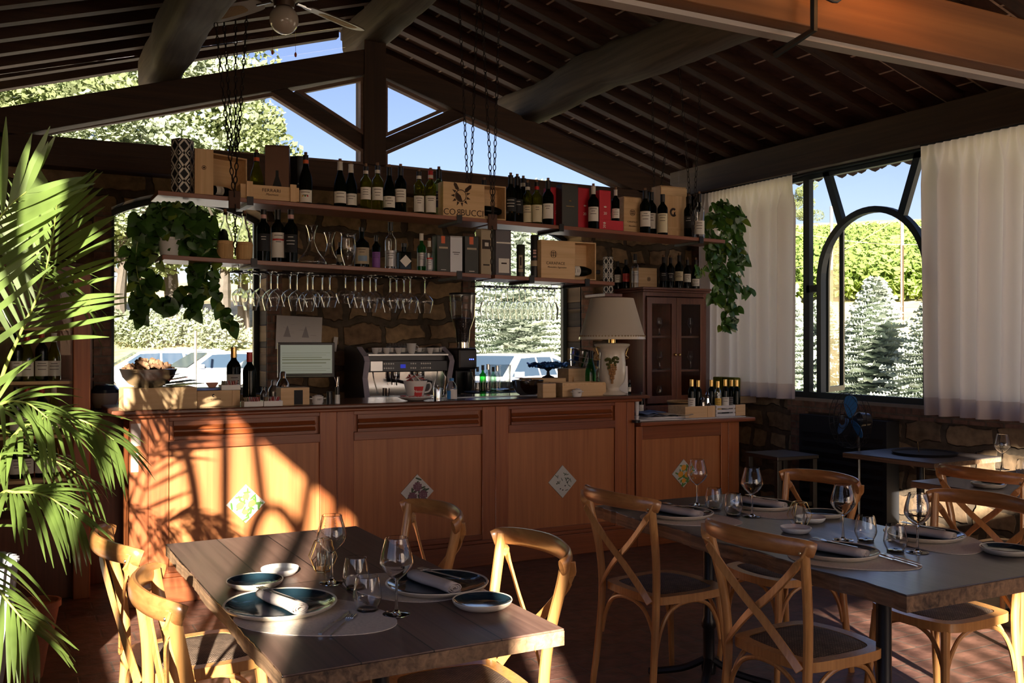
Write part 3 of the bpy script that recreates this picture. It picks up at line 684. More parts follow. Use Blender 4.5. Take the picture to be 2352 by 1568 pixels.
for i, (px, row) in enumerate(hg):
    y = (6.17, 6.35, 6.28)[row]; x = atY(px, y)[0]; fl = row == 2
    lab = ('%s from the left of the big wine glasses hanging over the bar' % ords[i]) if i else 'leftmost big wine glass hanging over the bar by the window'
    if fl: lab = 'round upside-down balloon glass hanging among the taller wine glasses'
    glass_at('balloon_glass' if fl else 'hanging_wine_glass', lab, 'wine glass', (x, y, 1.985), .19 if fl else (.25 if row == 0 else .215), .064 if fl else .056, 'stem glasses hanging under the left shelf', True)
for i in range(13):
    px = 1111 + i * 13.6; y = 6.22 + (i % 2) * .09; x = atY(px, y)[0]
    lab = ('%s from the left of the small tulip glasses hanging in front of the right window' % ords[i]) if i else 'leftmost small tulip glass hanging in front of the right window'
    glass_at('tulip_glass', lab, 'wine glass', (x, y, 1.94), .235, .030, 'tulip glasses hanging under the right shelf', True)
# ================================================================ BOTTLES, BOXES
PROF = {  # r, z for a bottle 0.31 high; s = shoulder, n = neck start
    'bdx': [(0, .004), (.030, 0), (.037, .004), (.0375, .19), (.036, .203), (.028, .218), (.017, .232), (.0145, .243), (.0140, .292), (.0155, .293), (.0155, .300), (.0, .300)],
    'bur': [(0, .004), (.032, 0), (.040, .004), (.0405, .135), (.038, .160), (.030, .190), (.020, .220), (.0150, .245), (.0142, .292), (.0155, .293), (.0155, .300), (.0, .300)],
    'vod': [(0, .004), (.030, 0), (.036, .004), (.036, .185), (.033, .200), (.020, .214), (.0135, .225), (.0130, .292), (.015, .293), (.015, .300), (.0, .300)],
    'squ': [(0, .004), (.045, 0), (.055, .006), (.056, .165), (.050, .190), (.028, .208), (.0170, .220), (.0160, .280), (.019, .282), (.019, .300), (.0, .300)],
    'oil': [(0, .004), (.026, 0), (.031, .004), (.031, .200), (.028, .220), (.016, .236), (.0125, .246), (.0120, .290), (.014, .291), (.014, .300), (.0, .300)]}
LABZ = {'bdx': (.070, .155, .0378), 'bur': (.030, .105, .0408), 'vod': (.045, .150, .0363), 'squ': (.03, .15, .0565), 'oil': (.06, .15, .0313)}
def bottle(loc, h, kind, glass, cap, lab, text_, cork=True, group=None, labz=None, band=None, name='wine_bottle', cat='bottle', rz=None, deco=None, lean=None):
    s = h / .31; x, y = loc[0], loc[1]
    t = thing(name, text_, cat, loc, -math.atan2(x, y) + random.uniform(-.12, .12) if rz is None else rz, group)
    if lean: t.rotation_euler = lean
    P = [(r * (1 if kind != 'squ' else 1) * s, z * s) for r, z in PROF[kind]]
    MB().lathe(P, 24).build('glass_body', glass, t)
    nk = PROF[kind][-3][0] * s
    if cap: MB().lathe([(nk + .0012, .245 * s if kind != 'squ' else .27 * s), (nk + .0006, .296 * s), (nk + .002, .297 * s), (nk + .002, .3015 * s), (0, .3015 * s)], 20).build('capsule', cap, t)
    if band: MB().lathe([(nk + .0020, .250 * s), (nk + .0016, .272 * s)], 20).build('neck_band', band, t)
    if cork: MB().cyl((0, 0, .300 * s), .0105, .022, seg=12).build('cork', M_cork, t)
    if lab:
        z0, z1, r = labz or LABZ[kind]; a0, a1 = -PI / 2 - 1.15, -PI / 2 + 1.15; mb = MB()
        mb.lathe([(r * s + .0006, z0 * s), (r * s + .0006, z1 * s)], 14, lab, a0=a0, a1=a1)
        rd = random.Random(int(x * 1000))
        for k in range(rd.choice((2, 3, 3))):
            zz = (z1 - (.014 + .018 * k + rd.uniform(0, .006))) * s; w = rd.uniform(.3, .75)
            mb.lathe([(r * s + .0011, zz), (r * s + .0011, zz + .0035 * s)], 8, M_ink if lab not in (M_navy, M_blk) else M_label, a0=-PI / 2 - w, a1=-PI / 2 + w)
        if deco: deco(mb, s, z0, z1, r)
        mb.build('label', None, t)
    return t
def on(px, y, z): x, d = atY(px, y); return x, d
def shelf_bottle(px, top, y, zf, kind, glass, cap, lab, text_, **k):
    x, d = atY(px, y); z = zf(x) if callable(zf) else zf
    ck = k.get('cork', True); h = zat(top, d) - z
    if ck: h = (h - .02) * .31 / .30
    else: h *= .31 / .302
    return bottle((x, y, z), h, kind, glass, cap, lab, text_, **k)
UG = 'wine bottles on the upper shelves'
def dots(mb, s, z0, z1, r):
    for a, m in ((-.35, M_yellow), (0, M_leafp), (.35, M_cap_r)):
        c = -PI / 2 + a; zc = (z0 + z1) / 2 * s; q = r * s + .0014
        mb.lathe([(q, zc - .005), (q, zc + .005)], 3, m, a0=c - .11, a1=c + .11)
up = [ # px, top, y, kind, glass, cap, label material, words, extras
    (589, 344, 6.27, 'bur', M_btlol, M_cap_k, None, 'orange-banded wine bottle standing behind the low slatted crate', dict(band=M_orange)),
    (702, 350, 6.17, 'bur', M_btl, M_cap_k, M_label, 'orange-necked bottle with three coloured dots on its label right of the slatted crate', dict(band=M_orange, deco=dots, labz=(.010, .085, .0408))),
    (781, 365, 6.20, 'bur', M_btl, M_cap_w, M_label, 'white-necked sloping bottle, the left and taller of the pair', dict(band=M_cap_w)),
    (806, 371, 6.245, 'bur', M_btl, M_cap_w, M_label, 'white-necked sloping bottle, the right and shorter of the pair', dict(band=M_cap_w)),
    (840, 376, 6.18, 'bdx', M_btlol, M_cap_k, M_label, 'pale-corked wine bottle with white label left below the roof post', dict(band=M_cap_w)),
    (867, 374, 6.19, 'bdx', M_btlol, M_cap_k, M_label, 'pale-corked wine bottle with white label right below the roof post', dict(band=M_cap_w)),
    (894, 378, 6.20, 'bur', M_btl, M_cap_k, M_label, 'dark sloping bottle with a low white label right of the post', {}),
    (920, 377, 6.20, 'bdx', M_btl, M_cap_k, M_label, 'dark straight bottle with high white label beside the lone gap', {}),
    (962, 388, 6.20, 'bdx', M_btlol, M_cap_k, M_label, 'yellow-green bottle with grape leaf label after the gap', dict(band=M_cap_w, labz=(.02, .13, .0378))),
    (989, 386, 6.19, 'bdx', M_btlol, M_cap_r, M_label, 'yellow-green bottle with red capsule and white label', dict(band=M_cap_w, labz=(.02, .13, .0378))),
    (1008, 383, 6.24, 'bdx', M_btlpg, M_cap_k, M_navy, 'pale green bottle with navy moon label left of the sun-branded box', dict(labz=(.06, .16, .0378))),
    (1112, 408, 6.37, 'bdx', M_btl, M_cap_k, None, 'bottle behind the sun-branded box with only its cork showing', {}),
    (1173, 397, 6.20, 'bdx', M_btl, M_cap_k, M_blk, 'tall black-labelled bottle next to the sun-branded box', {}),
    (1188, 400, 6.27, 'bdx', M_btl, M_cap_k, M_blk, 'second black-labelled bottle next to the sun-branded box', {}),
    (1202, 404, 6.34, 'bdx', M_btl, M_cap_k, M_blk, 'third black-labelled bottle set back beside the olive bottle', dict(band=M_cap_w)),
    (1212, 414, 6.25, 'bdx', M_btlol, M_cap_k, M_labelc, 'small olive bottle half hidden behind dark bottles', dict(band=M_cap_w, labz=(.02, .14, .0378))),
    (1233, 413, 6.20, 'bdx', M_btlol, M_cap_k, M_labelc, 'olive glass bottle with long cream label left of the red boxes', dict(band=M_cap_r, labz=(.02, .14, .0378))),
    (1259, 409, 6.18, 'bdx', M_btl, M_cap_k, M_label, 'dark bottle with animal drawing label against the first red box', dict(labz=(.045, .145, .0378))),
    (1363, 422, 6.17, 'bdx', M_btl, M_cap_w, M_label, 'dark bottle with landscape label in front of the red boxes', dict(labz=(.055, .155, .0378))),
    (1482, 432, 6.18, 'bdx', M_btl, M_cap_k, M_label, 'left dark bottle with tall white label beside the carved pine crate', dict(labz=(.05, .155, .0378))),
    (1496, 436, 6.27, 'bdx', M_btl, M_cap_k, M_label, 'right dark bottle with white label tucked behind its twin', dict(labz=(.05, .155, .0378))),
    (1522, 446, 6.18, 'bdx', M_btl, M_cap_k, M_labelc, 'dark bottle with long cream label before the horned pine box', dict(labz=(.02, .16, .0378), cork=False)),
    (1583, 445, 6.18, 'bdx', M_btl, M_cap_k, M_blk, 'dark slim bottle at the chain right of the horned pine box', {}),
    (1606, 440, 6.20, 'vod', M_glass, M_cap_k, M_label, 'clear corked bottle with white label beside the right trailing plant', dict(labz=(.03, .12, .0363))),
]
for px, top, y, kd, gl, cp, lb_, wd, ex in up: shelf_bottle(px, top, y, ztop, kd, gl, cp, lb_, wd, group=UG, **ex)

def giftbox(px0, px1, top, y, zf, m, words, cat='gift box', dep=.09, name='gift_box', group=None, rz=0, bot=None):
    xa, d = atY(px0, y); xb_, d2 = atY(px1, y); xm = (xa + xb_) / 2; z = zf(xm) if callable(zf) else zf
    h = zat(top, (d + d2) / 2) - z; w = xb_ - xa
    t = thing(name, words, cat, (xm, y, z), rz, group)
    MB().box(-w / 2, w / 2, 0, dep, 0, h - .006).build('carton', m, t, smooth=0, bev=.002)
    MB().box(-w / 2 - .0005, w / 2 + .0005, -.0005, dep + .0005, h - .005, h).build('lid', m, t, smooth=0, bev=.001)
    return t, w, h
def patch(t, w, h, x0, x1, z0, z1, m, name='label', y=-.0012):
    return MB().box(w * x0, w * x1, y, y + .001, h * z0, h * z1).build(name, m, t, smooth=0)
def hexbox(px, wpx, top, y, zf, m, words, deco, z=None, seg=6):
    x, d = atY(px, y); z = z if z is not None else zf(x); h = zat(top, d) - z; r = wpx / F * d / 2
    t = thing('hexagonal_tin', words, 'gift box', (x, y, z), R(0))
    MB().lathe([(0, 0), (r, 0), (r, h), (r * .9, h + .004), (0, h + .004)], seg).build('carton', m, t, smooth=0)
    if deco:
        mb = MB(); n = 4; ch = h / n; ap = r * math.cos(PI / seg)
        for f in range(seg):
            a = 2 * PI * (f + .5) / seg; T = Matrix.Rotation(a + PI / 2, 4, 'Z') @ Matrix.Translation((0, -ap - .0008, 0)); wf = 2 * r * math.sin(PI / seg)
            def strip(x0, z0, x1, z1, w=.0072):
                p, q = Vector((x0, z0)), Vector((x1, z1)); nn = Vector((-(q - p).y, (q - p).x)).normalized() * w
                c = [p - nn, q - nn, q + nn, p + nn]; mb.add([(max(-wf / 2, min(wf / 2, v.x)), 0, max(0, min(h, v.y))) for v in c], [(0, 1, 2, 3)], M_label, T)
            for k in range(n):
                z0 = k * ch; o = .0
                strip(-wf / 2, z0 + ch / 2, 0, z0 + ch); strip(0, z0 + ch, wf / 2, z0 + ch / 2); strip(-wf / 2, z0 + ch / 2, 0, z0); strip(0, z0, wf / 2, z0 + ch / 2)
                e = wf * .22; strip(-wf / 2, z0 + ch * .82, -wf / 2 + e, z0 + ch, .003); strip(wf / 2 - e, z0 + ch, wf / 2, z0 + ch * .82, .003)
                strip(-wf / 2, z0 + ch * .18, -wf / 2 + e, z0, .003); strip(wf / 2 - e, z0, wf / 2, z0 + ch * .18, .003)
        mb.build('diamond_pattern', None, t, smooth=0)
    return t, r, h
hexbox(419, 50, 322, 6.25, ztop, M_blk, 'black and white diamond patterned hexagonal gift tin at the left shelf end', True)
ht, hr, hh = hexbox(688, 42, 362, 6.34, ztop, mat('black_tin', (.012, .014, .02), .35), 'plain black hexagonal gift tin behind the slatted crate', False)
text('brand_print', 'FERRARI', .016, (0, -hr * .87 - .002, hh * .45), M_label, ht)
hexbox(1397, 25, 590, 7.45, None, M_blk, 'small diamond patterned tin beside the glass cabinet top', True, z=1.985)
ws = atY(1397, 7.45)[0]; tag(MB().box(ws - .12, ws + .07, 7.32, 7.70, 1.955, 1.984).build('wall_shelf', M_cab, smooth=0, bev=.003), 'short dark wall shelf left of the glass cabinet top', 'shelf')
bt, bw, bh = giftbox(609, 663, 333, 6.30, ztop, M_brn, 'bronze brown printed gift box rising behind the slatted crate', rz=R(-18))
MB().lathe([(.010, 0), (.012, .0), (.028, .09), (.010, .15), (.009, .19)], 4, c=(0, -.0006, bh * .1)).build('printed_figure', M_blk, bt, smooth=0).scale = (1, .03, 1)
# open pine boxes with half lids and a bottle lying inside
def pinebox(px0, pxm, px1, top, y, zf, words, bwords, dep=.13, rz=0, lab=M_label, bz=.045, ba=0):
    xa, d = atY(px0, y); xm, _ = atY(pxm, y); xe, d2 = atY(px1, y); z = zf((xa + xe) / 2); w = (xe - xa) / math.cos(rz); h = zat(top, d) - z; wl = (xm - xa) / math.cos(rz)
    t = thing('pine_box', words, 'wooden box', (xa, y, z), rz)
    b = .009
    MB().box(0, b, 0, dep, 0, h).box(w - b, w, 0, dep, 0, h).box(b, w - b, 0, dep, 0, b).box(b, w - b, 0, dep, h - b, h).box(b, w - b, dep - b, dep, b, h - b).build('box', M_pine, t, smooth=0, bev=.001)
    if wl > .05: MB().box(b * 0, wl, -.006, .002, 0.0005, h - .0005).build('lid_panel', M_pine, t, smooth=0, bev=.001)
    c = Matrix.Rotation(rz, 4, 'Z') @ Vector(((wl + w) / 2 if wl > .05 else w * .5, dep * .5, 0)); L = w - max(wl, .02) - .03
    hb = min(.30, max(L, .10) * 1.9 if wl > .05 else w - .04)
    q = Vector((xa, y, z)) + c; q.z += .04 + b
    st = Matrix.Rotation(rz, 4, 'Z') @ Vector((-hb * .42, 0, 0))
    bo = bottle(q - Vector((0, 0, 0)) + st + Vector((0, 0, bz - .04)), hb, 'bur', M_btl, M_cap_k, lab, bwords, cork=False, name='wine_bottle', rz=0)
    bo.rotation_euler = (Matrix.Rotation(rz, 4, 'Z') @ Matrix.Rotation(R(90 - ba), 4, 'Y') @ Matrix.Rotation(0, 4, 'Z')).to_euler()
    return t, w, h, wl
pb1 = pinebox(486, 487, 576, 350, 6.16, ztop, 'open pine gift box at the left end of the upper shelf', 'label-side-up bottle lying in the open left pine box', rz=R(24), dep=.12)
MB().box(-.0, .0, 0, 0, 0, 0)
t = thing('pine_box_end', 'round-branded end face of the open pine box at its left', 'wooden box', (atY(447, 6.14)[0], 6.14, ztop(1.0)))  # end face of the open pine box, modelled as its own board
MB().box(0, .112, 0, .018, 0, .285).build('board', M_pineV, t, smooth=0, bev=.001)
MB().lathe([(.010, 0), (.013, 0), (.013, .001), (.010, .001)], 16).lathe([(0, 0), (.006, 0), (.006, .001), (0, .001)], 10).build('brand_mark', M_inkb, t, (.055, -.0006, .17), (PI / 2, 0, 0), smooth=0)
pb2, w2, h2, wl2 = pinebox(1017, 1112, 1162, 416, 6.12, ztop, 'pine gift box with a burnt sun and feather emblem', 'dark bottle leaning inside the sun-branded box', bz=.06, lab=None)
cx_, cz_ = wl2 * .42, h2 * .62
sm = MB(); yy = -.0072
sm.lathe([(.0335, 0), (.0385, 0)], 28, None, Matrix.Translation((cx_, yy, cz_)) @ Matrix.Rotation(PI / 2, 4, 'X'))
sm.lathe([(0.0, 0), (.033, 0)], 14, None, Matrix.Translation((cx_, yy, cz_)) @ Matrix.Rotation(PI / 2, 4, 'X'), a0=R(140), a1=R(290))
for k in range(11):
    if k in (1, 2): continue
    a = 2 * PI * k / 11 + .3; u = Vector((math.cos(a), 0, math.sin(a))); v = Vector((-math.sin(a), 0, math.cos(a))); c = Vector((cx_, yy, cz_))
    sm.add([c + u * .042 + v * .009, c + u * .042 - v * .009, c + u * .068], [(0, 1, 2)])
for sgn, an, Lf in ((-1, 118, .055), (1, 42, .065)):
    a = R(an); u = Vector((math.cos(a), 0, math.sin(a))); v = Vector((-math.sin(a), 0, math.cos(a))); c = Vector((cx_, yy - .0002, cz_)) + u * .036
    sm.add([c, c + u * .015 + v * .013, c + u * Lf * .8 + v * .012, c + u * Lf + v * .003, c + u * Lf * .75 - v * .010, c + u * .012 - v * .010], [(0, 1, 2, 3, 4, 5)])
for v in sm.v: v.x = cx_ + (v.x - cx_) * 1.15; v.z = cz_ + (v.z - cz_) * 1.15
sm.build('sun_emblem', M_inkb, pb2, smooth=0)
def word(par, parts, size, x, y, z, m):
    for w_, fl in parts:
        o = text('brand_letters', w_, size, (0, 0, 0), m, par, sx=-1 if fl else 1, align='LEFT'); xs_ = [v.co.x for v in o.data.vertices]; o.location = (x - min(xs_), y, z); x += max(xs_) - min(xs_) + size * .10
word(pb2, (('CO', 0), ('R', 1), ('BUCCI', 0)), .062, .004, -.0068, .032, M_inkb)
def globe_mark(par, x, z, r, y, m=M_inkb):
    mb = MB(); T = Matrix.Translation((x, y, z)) @ Matrix.Rotation(PI / 2, 4, 'X')
    mb.lathe([(r * .90, 0), (r, 0)], 24, None, T)
    for k in (-.55, 0, .55): mb.add([(x + r * k - r * .10, y, z - r * .7), (x + r * k + r * .10, y, z - r * .7), (x + r * k * .9 + r * .10, y, z + r * .7), (x + r * k * .9 - r * .10, y, z + r * .7)], [(0, 1, 2, 3)])
    for k in (-.35, .3): mb.add([(x - r * .75, y, z + r * k), (x + r * .75, y, z + r * k), (x + r * .75, y, z + r * (k + .1)), (x - r * .75, y, z + r * (k + .1))], [(0, 1, 2, 3)])
    mb.build('brand_mark', m, par, smooth=0)
pb3, w3, h3, wl3 = pinebox(1242, 1320, 1369, 550, 6.12, zlow, 'pine gift box with a turtle-shell mark on the lower shelf', 'dark bottle lying in the pine box on the lower shelf', bz=.06)
globe_mark(pb3, wl3 * .36, h3 * .64, .028, -.0066)
text('brand_letters', 'CARAPACE', .030, (wl3 * .42, -.0066, h3 * .40), M_inkb, pb3, spacing=1.1); text('brand_script', 'Montefalco Sagrantino', .018, (wl3 * .46, -.0066, h3 * .30), M_inkb, pb3, shear=.4)
# slatted crate
xa, d = atY(553, 6.11); xe, _ = atY(688, 6.11); w = xe - xa; zc = ztop((xa + xe) / 2)
cr = thing('slatted_crate', 'low slatted pine crate with burnt brand letters, gift boxes behind it', 'crate', (xa, 6.11, zc)); h = .112
MB().box(0.0, w, .012, .022, .004, h - .018).box(.0, w, .10, .11, .004, h - .018).box(0, .01, .022, .10, .004, h - .018).box(w - .01, w, .022, .10, .004, h - .018).box(0.01, w - .01, .022, .10, .004, .010).build('slats', M_pine, cr, smooth=0, bev=.001)
for x in (.055, w - .04): MB().box(x - .02, x + .02, -.0005, .0118, 0, h).build('upright', M_pineV, cr, smooth=0, bev=.001)
text('brand_letters', 'FERRARI', .030, (w * .52, .0112, h * .56), M_inkb, cr, spacing=1.1); text('brand_script', 'Maximum', .020, (w * .53, .0112, h * .34), M_inkb, cr, shear=.4)
# red and dark gift boxes
def crown(par, x, z, y=-.0014, s=1, m=M_label):
    mb = MB(); mb.add([(x - .010 * s, y, z), (x + .010 * s, y, z), (x + .013 * s, y, z + .012 * s), (x + .005 * s, y, z + .005 * s), (x, y, z + .015 * s), (x - .005 * s, y, z + .005 * s), (x - .013 * s, y, z + .012 * s)], [(0, 1, 3), (1, 2, 3), (0, 3, 4), (0, 4, 5), (0, 5, 6)]); mb.build('crown_mark', m, par, smooth=0)
RG = 'red gift boxes on the upper right shelf'
for px0, px1, top, y, wd in ((1262, 1292, 430, 6.24, 'red gift box left of the dark grey gift box'), (1328, 1354, 431, 6.23, 'red gift box right of the dark grey gift box')):
    g, w, h = giftbox(px0, px1, top, y, ztop, M_red, wd, group=RG); crown(g, 0.01, h * .56); text('number', '20', .030, (.008, -.0012, h * .38), M_label, g)
g, w, h = giftbox(1291, 1328, 423, 6.15, ztop, M_dkg, 'dark grey-green gift box between the two red boxes'); crown(g, 0, h * .6, m=M_brass); patch(g, w, h, -.46, .46, .985, .995, M_brass, 'gilt_edge'); patch(g, w, h, -.25, .25, .48, .495, M_brass, 'gilt_line'); patch(g, w, h, -.46, .46, .01, .02, M_brass, 'gilt_edge')
xl_, dl = atY(1377, 6.13); xr_, _ = atY(1432, 6.13); zl_ = ztop(xl_); hl = .075
g = thing('gift_box', 'red gift box lying flat under a short bottle', 'gift box', (xl_, 6.13, zl_), 0, RG); MB().box(0, xr_ - xl_, 0, .16, 0, hl).build('carton', M_red, g, smooth=0, bev=.002); text('number', '20', .030, (.045, -.0012, hl * .35), M_label, g, rot=(PI / 2, R(-90), 0)); crown(g, .045, hl * .62)
g, w, h = giftbox(1377, 1403, 437, 6.14, lambda x: zl_ + hl + .001, M_red, 'red gift box standing on the lying red box', group=RG); crown(g, 0, h * .42); text('number', '20', .030, (0, -.0012, h * .22), M_label, g)
shelf_bottle(1414, 430, 6.19, zl_ + hl + .001, 'bdx', M_btl, M_cap_w, M_label, 'short dark bottle standing on the lying red gift box', group=UG, labz=(.03, .12, .0378))
g, w, h = giftbox(1433, 1472, 452, 6.24, ztop, M_pine, 'pine gift crate with carved lid bar and turtle-shell mark on the upper shelf', name='pine_crate', cat='wooden box', dep=.12)
patch(g, w, h, -.5, .5, .86, .97, M_pineV, 'lid_bar', -.008); globe_mark(g, .0, h * .58, .026, -.0016); text('brand_letters', 'CARAPACE', .019, (0, -.0014, h * .33), M_inkb, g); text('brand_script', 'Montefalco', .016, (0, -.0014, h * .22), M_inkb, g, shear=.4)
g, w, h = giftbox(1517, 1576, 428, 6.26, ztop, M_pineV, 'upright pine gift box with a black horn-shaped letter', name='pine_crate', cat='wooden box', dep=.12)
patch(g, w, h, -.5, .5, .82, .97, M_pine, 'lid_bar', -.010); patch(g, w, h, -.5, .5, .14, .21, M_pine, 'lid_bar', -.010)
mb = MB(); T = Matrix.Translation((.0, -.0015, h * .5)) @ Matrix.Rotation(PI / 2, 4, 'X'); mb.lathe([(.018, 0), (.036, 0)], 18, None, T, a0=R(50), a1=R(320)); mb.add([(.006, -.0015, h * .5), (.02, -.0015, h * .5 + .006), (.016, -.0015, h * .5 - .03), (.0, -.0015, h * .5 - .02)], [(0, 1, 2, 3)]); mb.build('horn_letter', M_ink, g, smooth=0)
t = tag(MB().cyl((0, 0, 0), .021, .065, seg=16).build('cork_stopper', M_cork, None, (atY(941, 6.3)[0], 6.30, ztop(3.0) + .005)), 'small tan cork stopper between the white and green wine bottles', 'stopper')

# ---------------------------------------------------------------- lower shelf
LG = 'bottles on the lower shelves'
for px, wd in ((517, 'left straw-covered round flask beside the left trailing plant'), (561, 'right straw-covered round flask in front of the chain')):
    x, d = atY(px, 6.20); z = zlow(x); t = thing('straw_flask', wd, 'wine flask', (x, 6.20, z), 0, 'straw flasks on the lower shelf')
    MB().lathe([(0, 0), (.045, 0), (.050, .02), (.052, .07), (.053, .105), (.049, .118)], 24).build('straw_basket', M_straw, t)
    gq = [(.050, .118), (.044, .15), (.028, .20), (.016, .235), (.013, .25), (.013, .290), (.016, .292), (.016, .300)]; MB().lathe([(0, .118)] + gq + [(max(0, a - .0018), b) for a, b in gq[::-1]] + [(0, .121)], 24).build('glass_neck', M_rglass, t)
    MB().cyl((0, 0, .285), .011, .035, seg=12).build('cork', M_cork, t); MB().lathe([(.0535, .095), (.0555, .10), (.0535, .105)], 24).build('straw_ring', M_straw, t)
lo = [
    (605, 481, 6.20, 'bdx', M_btl, M_cap_k, M_blk, 'tall dark bottle with gilt black label, left of the white-labelled one', dict(cork=False, band=M_cap_p, labz=(.06, .16, .0378))),
    (638, 481, 6.235, 'bdx', M_btl, M_cap_k, M_label, 'tall dark bottle with white label crossed by a red stripe', dict(cork=False, labz=(.03, .17, .0378), deco=lambda mb, s, a, b, r: mb.lathe([(r * s + .0014, .125 * s), (r * s + .0014, .135 * s)], 10, M_cap_r, a0=-PI / 2 - .9, a1=-PI / 2 + .9))),
    (668, 481, 6.20, 'bdx', M_btl, M_cap_k, M_blk, 'tall dark bottle with gilt black label beside the decanters', dict(cork=False, band=M_cap_p, labz=(.06, .16, .0378))),
    (780, 556, 6.33, 'bdx', M_btl, M_cap_k, M_labelc, 'small dark bottle behind the rightmost decanter', dict(cork=False)),
    (831, 522, 6.24, 'squ', M_btl, M_cap_k, M_tan, 'squat spirit bottle with a tan and blue picture label', dict(cork=False, name='spirit_bottle', deco=lambda mb, s, a, b, r: mb.lathe([(r * s + .0014, .05 * s), (r * s + .0014, .09 * s)], 8, mat('picture_blue', (.2, .3, .42), .5), a0=-PI / 2 - .5, a1=-PI / 2 + .7))),
    (864, 540, 6.22, 'bdx', M_btl, M_cap_k, M_purple, 'small dark bottle with a purple label', dict(cork=False, labz=(.01, .15, .0378))),
    (897, 510, 6.22, 'vod', M_glassb, M_cap_k, M_silver, 'clear spirit bottle with long black stopper and grey print', dict(cork=False, name='spirit_bottle', labz=(.02, .12, .0363))),
    (968, 536, 6.26, 'vod', M_btlgr, M_cap_w, M_silver, 'bright green spirit bottle behind the clear one', dict(cork=False, name='spirit_bottle')),
    (986, 547, 6.19, 'vod', M_glassb, M_cap_w, M_silver, 'clear spirit bottle with red and black figure label', dict(cork=True, name='spirit_bottle', labz=(.02, .12, .0363), deco=lambda mb, s, a, b, r: mb.lathe([(r * s + .0014, .12 * s), (r * s + .0014, .135 * s)], 10, M_cap_r, a0=-PI / 2 - .9, a1=-PI / 2 + .9))),
]
for px, top, y, kd, gl, cp, lb_, wd, ex in lo: shelf_bottle(px, top, y, zlow, kd, gl, cp, lb_, wd, group=LG, **ex)
# square dark bottle with diamond label
x, d = atY(928, 6.19); z = zlow(x); t = thing('square_bottle', 'square dark spirit bottle with a white diamond label', 'bottle', (x, 6.19, z), 0, LG)
MB().box(-.046, .046, -.03, .03, 0, .125).build('glass_body', M_btl, t, smooth=0, bev=.008)
MB().cyl((0, 0, .122), .016, .045, seg=16).build('neck', M_btl, t); MB().cyl((0, 0, .160), .019, .026, seg=16).build('capsule', M_cap_k, t)
MB().prism([[(0, -.042), (.042, 0), (0, .042), (-.042, 0)]], .001, None, TXZ(-.0315)).build('label', M_label, t, (0, 0, .062), smooth=0)
# decanters
def decanter(px, y, top, rb, flare, wd, ushape=False):
    x, d = atY(px, y); z = zlow(x); h = zat(top, d) - z; t = thing('decanter', wd, 'decanter', (x, y, z), 0, 'glass decanters on the lower shelf')
    P = [(0, .004), (rb * .9, .002), (rb, .014), (rb * .93, .03), (rb * .45, h * .36), (.022, h * .56), (.018, h * .68), (flare * .7, h * .88), (flare, h)] if not ushape else [(0, .002), (.03, .002), (rb * .5, .012), (rb * .9, h * .35), (rb, h * .6), (rb * .9, h * .9), (rb * 1.05, h)]
    q = [(p.x, p.z) for p in spl([(a, 0, b) for a, b in P], 4)]; MB().lathe(q + [(max(0, a - .002), b + .0015) for a, b in q[::-1]], 32).build('glass_bowl', M_rglass, t)
    MB().lathe([(q[-1][0] - .001, h - .001), (q[-1][0] + .001, h + .0005), (q[-1][0] - .001, h + .002)], 32).build('rim', M_glassb, t)
decanter(716, 6.22, 518, .098, .040, 'wide-bottomed glass decanter with flared neck, the left one')
decanter(757, 6.34, 534, .085, .040, 'flared glass decanter half behind the left one')
decanter(800, 6.20, 536, .052, .04, 'round-sided open glass decanter, the right one', True)
# cartons on the lower shelf
for px0, px1, top, y, m, wd, kind in ((1004, 1033, 540, 6.16, M_dkg, 'black carton with orange tag next to the figure bottle', 'o'), (1034, 1062, 542, 6.16, M_silver, 'silver-white carton between the two black cartons', 's'), (1068, 1099, 542, 6.16, M_dkg, 'black carton with orange tag left of the beige carton', 'o'),
                              (1105, 1129, 525, 6.16, M_tan, 'beige carton with a bird picture behind the middle chain', 'b'), (1139, 1174, 527, 6.18, M_grey, 'grey carton with a white label panel on the lower shelf', 'g')):
    g, w, h = giftbox(px0, px1, top, y, zlow, m, wd, group='spirit cartons on the lower shelf')
    if kind == 'o': patch(g, w, h, -.18, .12, .78, .98, M_orange); patch(g, w, h, -.35, .35, .64, .69, M_tan, 'print'); patch(g, w, h, -.2, .2, .06, .08, M_label, 'print')
    if kind == 's': patch(g, w, h, -.3, .3, .55, .57, M_ink, 'print'); patch(g, w, h, -.2, .2, .5, .515, M_ink, 'print')
    if kind == 'b': patch(g, w, h, -.4, .4, .56, .76, M_ink, 'picture'); patch(g, w, h, -.15, .2, .62, .70, M_label, 'bird', -.0024); patch(g, w, h, -.3, .3, .2, .23, M_ink, 'print')
    if kind == 'g': patch(g, w, h, -.32, .38, .07, .38, M_label); patch(g, w, h, -.46, .46, .70, .73, M_label, 'print'); patch(g, w, h, -.15, .2, .26, .29, M_ink, 'print', -.0024)
